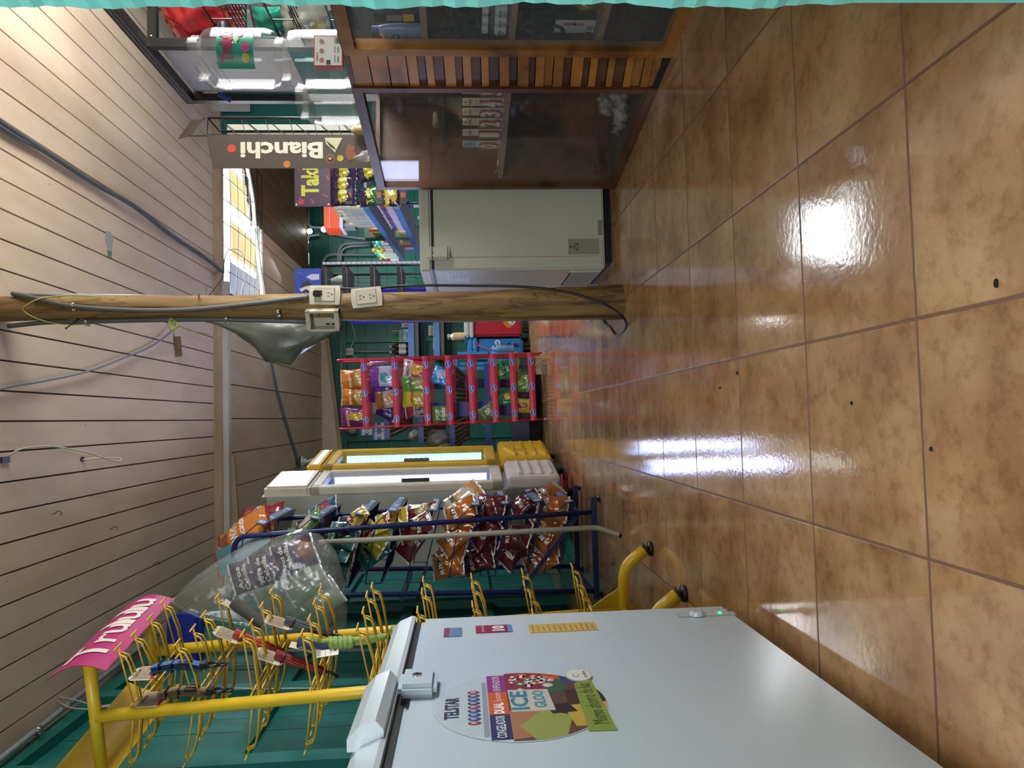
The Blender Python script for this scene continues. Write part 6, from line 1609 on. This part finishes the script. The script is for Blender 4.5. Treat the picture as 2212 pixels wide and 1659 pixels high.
# ================================================================ the second chest freezer, beyond the counter
M_fz2 = mat('off_white_enamel', '#b9baad', .32, var=.03, vs=3)
A_ = atZ(1325, 580, 0); F2X, F2Y = A_.x, A_.y
f2 = thing('chest_freezer', 'off white chest freezer between the counter and the log post with a drain recess', 'freezer', (F2X+.5, F2Y+.3, 0))
W2, D2 = 1.05, .56
MB().box((F2X, F2Y, .035), (F2X+W2, F2Y+D2, .772), M_fz2, bev=.008).build('body', f2)
MB().box((F2X+.03, F2Y+.03, 0), (F2X+W2-.03, F2Y+D2-.03, .036), M_blk).build('skirt', f2, 'black recessed skirt')
MB().box((F2X+.006, F2Y+.006, .772), (F2X+W2-.006, F2Y+D2-.006, .783), M_rub).build('gasket', f2)
MB().box((F2X-.004, F2Y-.004, .783), (F2X+W2, F2Y+D2, .832), M_fz2, bev=.008).build('lid', f2)
MB().box((F2X+.055, F2Y-.0012, .06), (F2X+.0565, F2Y, .765), P('#77786e')).build('panel_seam', f2)
p = atY(955, 549, F2Y)
hd = MB().box((p.x-.028, F2Y-.03, .705), (p.x+.028, F2Y, .800), M_fz2, bev=.01).build('lock_handle', f2)
MB().box((p.x-.028, F2Y-.0306, .777), (p.x+.028, F2Y-.029, .780), M_blk).box((p.x-.002, F2Y-.0308, .772), (p.x+.002, F2Y-.029, .777), M_blk).build('lock_slot', hd)
a, b = atY(1228, 550, F2Y), atY(1294, 516, F2Y)
dr = MB()
x0, x1, z0, z1 = a.x, b.x, b.z, a.z
for q in (((x0-.004, z0-.004), (x1+.004, z0)), ((x0-.004, z1), (x1+.004, z1+.004)), ((x0-.004, z0), (x0, z1)), ((x1, z0), (x1+.004, z1))): dr.box((q[0][0], F2Y-.004, q[0][1]), (q[1][0], F2Y, q[1][1]), M_fz2)
dr.box((x0, F2Y-.0012, z0), (x1, F2Y, z1), P('#8f9086')); d_ = dr.build('drain_recess', f2)
T = basis(((x0+x1)/2, F2Y-.0014, z1-.03), (1, 0, 0), (0, 0, 1)); m_ = MB()
for (x, y, r) in ((0, .018, .005), (0, .004, .004), (-.009, .002, .003), (.009, .002, .003), (-.013, -.007, .0035), (.013, -.007, .0035)): m_.disc((x, y), r, P('#3a3b36'), T, 10)
m_.box((-.013, -.012, 0), (.013, -.009, .0008), P('#3a3b36'), T); m_.build('printed_mark', d_, 'small dark printed mark')
a, b = atY(1291, 507, F2Y), atY(1301, 475, F2Y)
bc = MB().box((a.x, F2Y-.001, b.z), (b.x, F2Y, a.z), P('#aaa99c'))
n = 14
for k in range(n): x = a.x+(b.x-a.x)*k/n; bc.box((x, F2Y-.0014, b.z+.003), (x+(b.x-a.x)/n*(.3+.3*(k % 3 == 0)), F2Y, a.z-.002), P('#2a2a26'))
bc.build('barcode_sticker', f2, 'barcode sticker')
vt = MB()
for k in range(9):
    z = .06+.013*k; vt.box((F2X-.006, F2Y+.04, z), (F2X, F2Y+.36, z+.006), M_fz2)
vt.box((F2X-.002, F2Y+.04, .055), (F2X+.001, F2Y+.36, .18), M_blk)
for y in (F2Y+.03, F2Y+.36): vt.box((F2X-.008, y, .05), (F2X, y+.012, .185), M_fz2)
vt.build('vent_grille', f2, 'louvred vent')
st_ = MB().box((F2X-.0012, F2Y+.04, .62), (F2X, F2Y+.26, .72), P('#b9bcc4'))
for k in range(7): st_.box((F2X-.0016, F2Y+.06, .63+.012*k), (F2X, F2Y+.06+.1+.02*(k % 3), .634+.012*k), P('#6b6f86'))
st_.build('rating_sticker', f2, 'printed rating sticker')
# ================================================================ black wire display behind that freezer, with its blue card
YW = 3.95
def wg(x, y, d=0): p = atY(x, y, YW); return V((p.x, YW+d, p.z))
gd2 = thing('grid_display', 'black grid display with white price channels behind the off white freezer', 'display rack', wg(1000, 600))
xr, xl = wg(800, 573).x, wg(800, 650).x; zt = wg(697, 600).z
for x in (xl, xr): MB().tube([V((x, YW, .0)), V((x, YW, zt))], .007, M_blk, 8).build('upright', gd2); MB().tube([V((x, YW+.25, .0)), V((x, YW+.25, zt))], .007, M_blk, 8).build('upright', gd2)
for x in (697, 742, 802, 860, 925):
    z = wg(x, 600).z
    sh = MB().box((xl, YW-.006, z-.012), (xr, YW+.006, z+.006), M_blk)
    for k in range(6): yy = YW+.05*k; sh.tube([(xl, yy, z), (xr, yy, z)], .002, M_blk, 4)
    sh.box((xl, YW+.0, z-.02), (xr, YW+.25, z-.016), P('#55575c')); sh.build('shelf', gd2)
for k in range(9):
    x = xl+(xr-xl)*k/9; MB().tube([(x, YW+.25, .85), (x, YW+.25, zt)], .0022, M_blk, 5).build('back_wire', gd2)
MB().box((xr-.004, YW+.0, .8), (xr+.02, YW+.012, zt), P('#a9abc4', .4)).build('price_channel', gd2, 'pale side price channel')
tk = MB()
for k in range(20): z = .86+(zt-.86)*k/20; tk.bar((xr-.004, YW-.002, z), (xr+.021, YW-.002, z+.012), .004, .002, M_blk)
tk.build('channel_tick', gd2)
T = basis(wg(667, 612, -.02), (1, 0, 0), (0, 0, 1)); hw = (wg(640, 590).x-wg(640, 634).x)/2+.02; hh = (wg(638, 600).z-wg(695, 600).z)/2
o = MB().box((-hw, -hh, 0), (hw, hh, .003), P('#263f9c'), T)
o.prism([(-.045, -.06), (-.06, -.01), (-.04, .03), (-.005, .035), (.01, .0), (-.01, -.02), (-.02, -.06)], .001, P('#26262c'), T @ Matrix.Translation((0, 0, .003)))
o.prism([(-.05, .035), (-.035, .045), (-.022, .015), (-.018, -.02), (-.03, -.02), (-.035, .01)], .001, P('#b9bcc4'), T @ Matrix.Translation((0, 0, .0045)))
o.disc((-.030, -.005), .013, P('#c5c6cb'), T @ Matrix.Translation((0, 0, .0045)), 12); o.prism([(.015, -.06), (.012, -.02), (.03, .01), (.045, -.02), (.045, -.06)], .001, P('#a9b0c4'), T @ Matrix.Translation((0, 0, .003))); o.bar(T @ V((.03, .03, .004)), T @ V((.05, .05, .004)), .012, .001, P('#b98f90'), CN)
tag(o.build('advert_card'), 'blue advertising card with dark and white shapes above the grid display', 'advert card')
tag(MB().lathe([(.0, 0), (.03, .01), (.034, .04), (.02, .07), (.014, .09)], P('#a9b0a8', .3), Matrix.Translation(wg(722, 598, .12)+V((0, 0, -.05))), 14).build('lamp_bulb'), 'white bulb shape on top shelf of the grid display', 'bulb')
# ================================================================ Takis rack and the goods beyond
YT = 4.05
def tk_(x, y, d=0): p = atY(x, y, YT); return V((p.x, YT+d, p.z))
tr = thing('snack_stand', 'black snack stand with purple sign beyond the counter', 'display rack', tk_(900, 400))
a, b = tk_(637, 447), tk_(713, 340)
M_tp = P('#3a1d3c', .4); T = basis(((a.x+b.x)/2, YT, (a.z+b.z)/2), (1, 0, 0), (0, 0, 1)); hw, hh = (b.x-a.x)/2, (a.z-b.z)/2
sg = MB().box((-hw, -hh, 0), (hw, hh, .006), M_tp, T).text('Takis', hw*1.45, hh*1.0, P('#c3c23a'), T, (.02, .012), .0068, .04, rot=.0)
for (x, y, r_) in ((-.10, .06, .9), (-.11, .0, .5), (-.08, -.07, 1.2), (.02, -.085, .3), (.07, .075, .8), (.09, -.06, 1.0)):
    sg.bar(T @ V((x-.016*cos(r_), y-.016*sin(r_), .0065)), T @ V((x+.016*cos(r_), y+.016*sin(r_), .0065)), .006, .002, P('#a8502c'), (0, 1, 0))
sg.box((-hw+.012, hh-.05, .006), (-hw+.038, hh-.02, .0068), P('#a5262c'), T)
for (x, y) in ((-hw+.012, hh-.01), (-hw+.012, -hh+.01)): sg.disc((x, y), .006, P('#b9b4b8'), T @ Matrix.Translation((0, 0, .006)), 10)
sg.build('sign', tr, 'purple sign with yellow lettering')
for x in (tk_(800, 437).x, tk_(800, 437).x+.30): MB().tube([V((x, YT+.02, 0)), V((x, YT+.02, a.z-.02))], .009, M_blk, 8).build('upright', tr)
MB().box((tk_(800, 437).x-.01, YT+.0, .0), (tk_(800, 437).x+.31, YT+.15, .04), M_blk).build('base', tr)
MB().box((tk_(760, 440).x, YT+.03, tk_(722, 400).z), (tk_(760, 440).x+.3, YT+.04, tk_(714, 400).z+.02), P('#b02c34')).build('red_band', tr)
tbag = bag_mesh(.11, .14, .05, '#35204a', '#2c1a3c', '#a59a2c', 'Takis', '#c3bf3a', seal='#3c2a4c', seed=51, spotc=(0, .0), spotr=(.38, .2), tpos=(0, 0), th=.2)
gbag = bag_mesh(.11, .14, .05, '#2f5f2c', '#2c1a3c', None, 'Takis', '#c3bf3a', seal='#3c2a4c', seed=52, tpos=(0, .1), th=.2)
TG = 'purple snack bags on the black snack stand'
rows = [(742, 425, 'bottom left bag of the upper row on the black snack stand', tbag, .0), (742, 398, 'middle bag of the upper row on the black snack stand', tbag, .0), (744, 372, 'right bag of the upper row on the black snack stand', tbag, .0), (802, 424, 'green and purple bag on the lower hook of the black snack stand', gbag, .15), (797, 372, 'dark purple bag half behind the counter corner', tbag, .2)]
for x, y, lab, me, r in rows: sb(me, Matrix.Translation(tk_(x, y, -.0)) @ basis((0, 0, 0), (1, 0, 0), (0, .1, 1)) @ Matrix.Rotation(r, 4, 'Z'), lab, TG)
for k, (x, lab) in enumerate(((755, 'upper'), (820, 'middle'), (872, 'lower'))):
    p = tk_(x, 424, -.01); o = MB().box(p+V((-.05, -.01, -.018)), p+V((.05, .0, .02)), P('#1d1622')).box(p+V((-.015, -.012, -.012)), p+V((.015, -.0105, .014)), P('#8f3f2c'))
    tag(o.build('price_card'), '%s black price card with a brown patch on the black snack stand' % lab, 'price card', 'price cards on the black snack stand')
p = tk_(846, 424, .0); sb(bag_mesh(.12, .10, .03, '#2a1e34', '#c3a42c', '#b9a34a', 'TOSTI', '#d3c9b4', seal='#b39a3a', seed=53), Matrix.Translation(p) @ basis((0, 0, 0), (1, 0, 0), (0, .1, 1)), 'yellow and navy bag between the two lower price cards', TG)
# right wall shelving, front edges running away from the camera
RA, RB = V((1.235, 4.25, 0)), V((1.52, 7.05, 0)); RD = (RB-RA).normalized(); RN = V((RD.y, -RD.x, 0))
def onR(x, y, off=.0):
    p0 = RA+RN*off; d = ray(x, y); k = (p0-CAM).dot(RN)/d.dot(RN); return CAM+d*k
zR1 = onR(828, 505).z; zR2 = onR(880, 500).z
M_cold = mat('pale_shelf_paint', '#8f98a8', .5)
ws = thing('shelf_unit', 'pale shelf unit with blue front edges packed with bottles beyond the freezer', 'shelf', RA)
RT_ = basis((RA.x, RA.y, 0), RD, (0, 0, 1)); L_ = (RB-RA).length     # z of this frame points right (off the aisle)
zs_ = 1 if (RT_.to_3x3() @ V((0, 0, 1))).dot(RN) > 0 else -1
for z in (zR1, zR2, zR2-.25, .15):
    b = MB().box((0, z-.012, 0), (L_, z+.004, zs_*.2), M_cold, RT_).build('board', ws)
    MB().box((-.002, z-.022, -.004*zs_), (L_, z+.012, .012*zs_), M_sh, RT_).build('edging', b, 'blue front edge')
for s in (.0, L_*.33, L_*.66, L_-.02): MB().box((s, 0, zs_*.18), (s+.04, zR1+.02, zs_*.2), M_bl, RT_).build('upright', ws)
WG = 'bottles and packs on the pale shelf unit'
def onshelf(y_px, x_px, off, z): p = onR(x_px, y_px, off); return V((p.x, p.y, z+.004))
names = []
specs = [(450, 'white', '#c5c8c0', '#c9ccc8'), (457, 'white', '#c5c8c0', '#c9ccc8'), (464, 'white', '#c5c8c0', '#7fae62'), (471, 'white', '#c9c6b4', '#c9ccc8'), (477, 'white', '#c5c8c0', '#d0b04a'), (483, 'cream', '#c9bf94', '#c9ccc8')]
def dist_ord(k): return ('first', 'second', 'third', 'fourth', 'fifth', 'sixth', 'seventh', 'eighth', 'ninth', 'tenth', 'eleventh', 'twelfth')[k]
for k, (y, cn, c, cc) in enumerate(specs):
    bottle('bottle', '%s tall %s bottle from the black snack stand on the upper pale shelf' % (dist_ord(k), cn), onshelf(y, 800+1.2*(y-450), .04, zR1), .028, .21, P(c, .3), P(cc, .3), P(('#b9c4a8', '#a8b4c4', '#c4b49c')[k % 3]), grp=WG, neck=.45, n=10)
packs = [(490, '#b5602c', .10, .06, 'orange'), (497, '#3f8a3c', .09, .06, 'green'), (503, '#1f5a3c', .16, .10, 'dark green'), (509, '#a03a34', .05, .05, 'red'), (516, '#c9702c', .06, .05, 'orange tube shaped')]
for k, (y, c, h, w_, n_) in enumerate(packs):
    p = onshelf(y, 830+.9*(y-490), .05, zR1); o = MB().box(p+V((-w_/2, -w_/2, 0)), p+V((w_/2, w_/2, h)), P(c, .35), bev=.004).box(p+V((-w_*.4, -w_/2-.001, h*.3)), p+V((w_*.4, -w_/2, h*.7)), P(('#c9c6a8', '#c9b93c', '#b9403c', '#c9c6c0', '#d0cdc4')[k]))
    tag(o.build('carton'), '%s pack on the upper pale shelf, %s along from the white bottles' % (n_, dist_ord(k)), 'pack', WG)
far = [(523, '#3c9c86', '#3c9c86', 'teal'), (529, '#3fa58c', '#c9ccc8', 'teal'), (535, '#c5502c', '#c9702c', 'orange red'), (540, '#7fb23c', '#c9b93c', 'lime'), (546, '#a9c9a0', '#3fae7c', 'mint'), (551, '#a9c9a0', '#3fae7c', 'mint'), (557, '#8f2f2a', '#c9a52f', 'dark red')]
for k, (y, c, cc, n_) in enumerate(far):
    bottle('bottle', '%s capped bottle, %s from the shelf end on the upper pale shelf' % (n_, dist_ord(6-k)), onshelf(y, 850+.5*(y-520), .05, zR1), .034, .23 if k > 2 else .17, P(c, .3), P(cc, .3), P('#c5c8bc'), grp=WG, neck=.5, n=10)
for k in range(10):
    y = 443+5.2*k; c = ('#8a4a7c', '#3c4a8a', '#b0506a', '#5a5aa0')[k % 4]
    o = bottle('bottle', '%s small pink and blue bottle from the black snack stand on the second pale shelf' % dist_ord(k), onshelf(y, 862+.6*(y-443), .03, zR2), .022, .11, P(c, .3), P('#c9c6d2', .3), P('#c9c2cc'), grp=WG, neck=.55, n=8)
for k in range(8):
    y = 497+5.5*k; c = ('#c3b33a', '#c9c6b4', '#5f9c4a', '#c9b93c', '#a9b4b0', '#c3503c', '#c9c6c0', '#5a7cb4')[k]
    p = onshelf(y, 890, .04, zR2); o = MB().box(p+V((-.03, -.03, 0)), p+V((.03, .03, .08+.02*(k % 3))), P(c, .35), bev=.005).box(p+V((-.022, -.031, .025)), p+V((.022, -.03, .06)), P('#c6c8c4')); tag(o.build('carton'), '%s small colourful pack beyond the small bottles on the second pale shelf' % dist_ord(k), 'pack', WG)
for k in range(6):
    s = .25+.42*k; p = RT_ @ V((s, zR2-.246, zs_*.06)); bottle('bottle', 'bottle low on the third pale shelf, %s from the black snack stand' % dist_ord(k), p, .03, .16, P(('#c9c6b4', '#5a7cb4', '#b0506a')[k % 3], .3), P('#c9ccc8'), P('#b9bcc0'), grp=WG, n=8)
# orange wall cabinet and dark goods over the shelf
YO = 6.6
def ob_(x, y): return atY(x, y, YO)
a, b = ob_(700, 493), ob_(733, 430)
oc = thing('wall_cabinet', 'red orange wall cabinet above the pale shelf unit with grey goods beneath', 'cabinet', a)
MB().box((a.x, YO, b.z), (b.x, YO+.25, a.z), mat('red_orange_panel', '#b5401f', .35, var=.1)).build('body', oc); MB().box((a.x+.001, YO-.003, a.z-.055), (b.x, YO, a.z-.05), P('#d08a70')).build('panel_line', oc)
MB().box((a.x, YO-.01, b.z-.03), (b.x, YO+.25, b.z-.001), P('#9fa4bc')).build('lower_trim', oc, 'pale lower trim')
for k, (y, x, c, w_, h, lab) in enumerate(((486, 752, '#6a6e78', .05, .14, 'grey'), (476, 755, '#3a2a24', .04, .16, 'dark brown'), (466, 757, '#8a8f96', .035, .15, 'light grey'), (456, 760, '#2c2f38', .06, .17, 'charcoal'))):
    p = ob_(x, y); o = MB().box(p+V((-w_/2, .0, -h/2)), p+V((w_/2, .12, h/2+.0)), P(c), bev=.01)
    tag(o.build('hanging_case'), '%s case hanging under the red orange cabinet' % lab, 'case', 'cases under the red orange cabinet')
o = MB().grid(lambda u, v: atY(760, 450, 6.60)+V((.12*(u-.5), .03*sin(5*u), .07*sin(pi*u)*(v-.4))), 10, 4, P('#a9b2cc', .4)); tag(o.build('cap_visor'), 'pale lilac cap hanging beside the grey cases', 'cap')
# conduits on the green end wall and lamps in its corner
def eb(x, y): return atY(x, y, 8.60)
for k, pts in enumerate(([(663, 640), (663, 520), (668, 510), (690, 508)], [(731, 570), (731, 545), (738, 530), (752, 526), (800, 524)], [(736, 570), (736, 548), (742, 537), (756, 532), (800, 530)], [(698, 572), (699, 562), (706, 553), (718, 550), (810, 551)], [(700, 500), (740, 510), (780, 515), (805, 517)], [(666, 447), (666, 490), (700, 492)])):
    tag(MB().tube(fillet([eb(*q) for q in pts], .06, 4), .016, M_cond, 8).build('conduit'), 'grey conduit bent across the green end wall, %s of six' % dist_ord(k), 'conduit', 'conduits on the green end wall')
for k, (x, y) in enumerate(((658, 504), (672, 503), (702, 499))):
    p = eb(x, y)+V((0, -.06, 0)); lm = thing('bulkhead_lamp', '%s small bright lamp in the corner of the green end wall' % ('largest', 'middle', 'farthest right')[k], 'lamp', p, group='small lamps by the green end wall')
    MB().lathe([(.0, 0), (.03, .005), (.032, .02), (.0, .04)], emit('lamp_glow', '#eef2f4', 6.0), basis(p, (1, 0, 0), (0, 0, 1)), 12, False).build('bulb', lm); MB().box(p+V((-.02, .0, -.02)), p+V((.02, .06, .02)), P('#8a8f8c')).build('base', lm)
# wire mesh over the open ceiling, and the white pipe along the wall top
M_mesh = mat('dark_mesh_wire', '#3c4038', .5)
ms = MB(); zm = CF-.01
fx = lambda u, v: V((.98+1.25*u, 5.52+1.10*v, zm-.03*sin(pi*u)*sin(pi*v)))
for k in range(8): ms.tube([fx(k/7, j/8) for j in range(9)], .0038, M_mesh, 5)
for k in range(8): ms.tube([fx(j/10, k/7) for j in range(11)], .0038, M_mesh, 5)
tag(ms.build('wire_mesh'), 'sagging wire mesh across the open ceiling beside the brown wall', 'mesh')
pw_ = [atZ(x, y, CF-.03) for x, y in ((530, 340), (536, 370), (546, 430), (552, 500), (560, 570), (569, 640))]
tag(MB().tube(spline(pw_, 5), .016, mat('white_pvc_pipe', '#c4cac6', .35), 10).build('pipe'), 'white pipe curving along the edge of the mesh opening', 'pipe')
tag(MB().tube(spline([atZ(450, 640, CF), atZ(480, 600, CF-.05), atZ(485, 560, CF-.05), atZ(495, 540, CF-.06), atZ(520, 545, CF-.06), atZ(530, 590, CF-.05), atZ(520, 640, CF-.04)], 5), .004, M_cab, 6).build('cable'), 'thin dark cable dangling across the wire mesh', 'cable')
# ================================================================ black display stand behind the counter, right
bk_ = thing('display_stand', 'tall black metal display stand with wire shelves behind the counter', 'display rack', (1.81, 3.7, 0))
XK = 1.81
pf = atX(425, 213, XK); pn = atX(316, 95, XK); yf, yn = pf.y, pn.y; zk = (pf.z+pn.z)/2
for y in (yf, yn): MB().box((XK-.02, y-.02, 0), (XK+.02, y+.02, zk), M_blk).build('upright', bk_); MB().box((XK+.5, y-.02, 0), (XK+.54, y+.02, zk), M_blk).build('upright', bk_)
MB().box((XK-.022, yn-.75, zk), (XK+.022, yf+.02, zk+.05), M_blk).build('top_beam', bk_)
for q in (-.008, .010): MB().box((XK-.0235, yn-.75, zk+.02+q), (XK-.022, yf, zk+.0225+q), P('#8a8f98')).build('beam_groove', bk_)
for y in (yf, yn): MB().box((XK, y-.018, zk-.04), (XK+.54, y+.018, zk), M_blk).build('cross_beam', bk_)
MB().lathe([(.004, 0), (.004, .003)], P('#c9c9c4'), basis((XK+.03, yn-.019, zk-.02), (1, 0, 0), (0, 0, 1)), 8).build('bolt', bk_)
MB().box((XK+.03, yn+.03, zk-.62), (XK+.034, yf-.022, zk-.01), P('#b2afb4', .5)).build('poster', bk_, 'white printed sheet')
pt = MB(); T = basis((XK+.0296, (yn+yf)/2, zk-.12), (0, -1, 0), (0, 0, 1))
for k in range(5): pt.box((-.25, -.03*k, 0), (.02+.05*(k % 3), -.03*k+.01, .0006), P('#8f8c94'), T)
pt.build('poster_lettering', bk_, 'faint grey lettering')
for k, z in enumerate((zk-.45, zk-.72, zk-.98)):
    s_ = MB()
    for j in range(18):
        x = XK+.02+.48*j/17; s_.tube([(x, yn-.55, z), (x, yn+.0, z), (x, yn+.0, z+.10)], .0026, M_blk, 5)
    for y in (yn-.55, yn-.27, yn): s_.tube([(XK+.02, y, z-.003), (XK+.5, y, z-.003)], .004, M_blk, 5)
    s_.tube([(XK+.02, yn-.55, z+.10), (XK+.02, yn, z+.10), (XK+.5, yn, z+.10)], .004, M_blk, 5)
    for j in range(4): y = yn-.55+.18*j; s_.tube([(XK+.02, y, z), (XK+.02, y, z+.10)], .003, M_blk, 5)
    s_.build('wire_shelf', bk_)
def onK(x, y, dx=.1): return atX(x, y, XK+dx)
p = onK(430, 45); sb(bag_mesh(.26, .30, .10, '#b0222c', '#c02a34', None, None, seal='#b98a5c', seed=61), Matrix.Translation(p) @ basis((0, 0, 0), (.5, -.85, 0), (0, 0, 1)) @ Matrix.Rotation(.2, 4, 'Z'), 'large glossy red bag on the top wire shelf of the black stand', 'bags on the black display stand')
p = onK(470, 25, .2); sb(bag_mesh(.20, .24, .08, '#a31f2a', None, None, None, seal='#b0303a', seed=62), Matrix.Translation(p) @ basis((0, 0, 0), (.5, -.85, 0), (0, 0, 1)), 'second red bag behind the large red one on the black stand', 'bags on the black display stand')
p = onK(585, 48); sb(bag_mesh(.16, .17, .05, '#2a8f7c', '#2f9c88', None, None, seal='#9c2c44', seed=63), Matrix.Translation(p) @ basis((0, 0, 0), (.5, -.85, 0), (0, 0, 1)), 'teal pack with red edge on the middle wire shelf of the black stand', 'bags on the black display stand')
p = onK(660, 38); sb(bag_mesh(.24, .22, .09, '#b4b8ae', '#c0c3bc', '#b9b98a', '14', '#55554c', seal='#b9bcb4', seed=64, spotc=(-.15, -.2), spotr=(.2, .15), tpos=(0, .25)), Matrix.Translation(p) @ basis((0, 0, 0), (.5, -.85, 0), (0, 0, 1)), 'white plastic bag on the lower wire shelf of the black stand', 'bags on the black display stand')
p = onK(610, 15, .2); sb(bag_mesh(.18, .18, .06, '#b04a2c', None, None, None, seal='#8a3a2a', seed=65), Matrix.Translation(p) @ basis((0, 0, 0), (.5, -.85, 0), (0, 0, 1)), 'orange pack beside the door post on the black stand', 'bags on the black display stand')
p = onK(483, 78, -.03); tag(MB().lathe([(0, -.06), (.03, -.055), (.03, .004), (.026, .02), (0, .03)], P('#22202a', .3), basis(p, (0, -1, 0), (0, 0, 1)), 14, False).disc((0, .0), .012, P('#b9b6bc'), basis(p+V((-.031, 0, 0)), (0, -1, 0), (0, 0, 1)), 10).build('round_badge'), 'round black and white badge on the front of the black stand', 'badge')
p = onK(484, 206, -.03); o = MB().bar(p+V((0, -.02, .025)), p+V((-.02, .02, -.03)), .03, .006, P('#22418c')); tag(o.build('blue_tag'), 'blue tag with a plastic wisp hanging from the black stand', 'tag')
p = atY(480, 233, 5.42); p2 = atY(540, 233, 5.42); h_ = (atY(480, 225, 5.42).x-atY(480, 241, 5.42).x)/2
tag(MB().box((p.x-h_, 5.415, p2.z), (p.x+h_, 5.425, atY(425, 233, 5.42).z), P('#b9b7bc')).build('paper_sheet'), 'white paper sheet hanging on the return wall beside the black stand', 'paper')

# crumbs of dirt on the tiles
for k, (x, y, r, lab) in enumerate(((2155, 612, .0035, 'dark dried leaf scrap on the tile right of the aisle'), (1842, 871, .002, 'dark crumb on the tile in the middle of the aisle'), (1594, 806, .0025, 'dark crumb at a tile corner in the aisle'), (2014, 970, .002, 'dark crumb on the near tile beside the grout line'), (1557, 838, .002, 'small dark crumb beyond the tile corner'))):
    p = atZ(x, y, .0); tag(MB().lathe([(0, 0), (r, .001), (r*.8, .004), (0, .005)], M_blk, Matrix.Translation(p) @ Matrix.Diagonal((1.8, .8, 1, 1)), 7, False).build('dirt_crumb'), lab, 'crumb', 'crumbs on the floor')
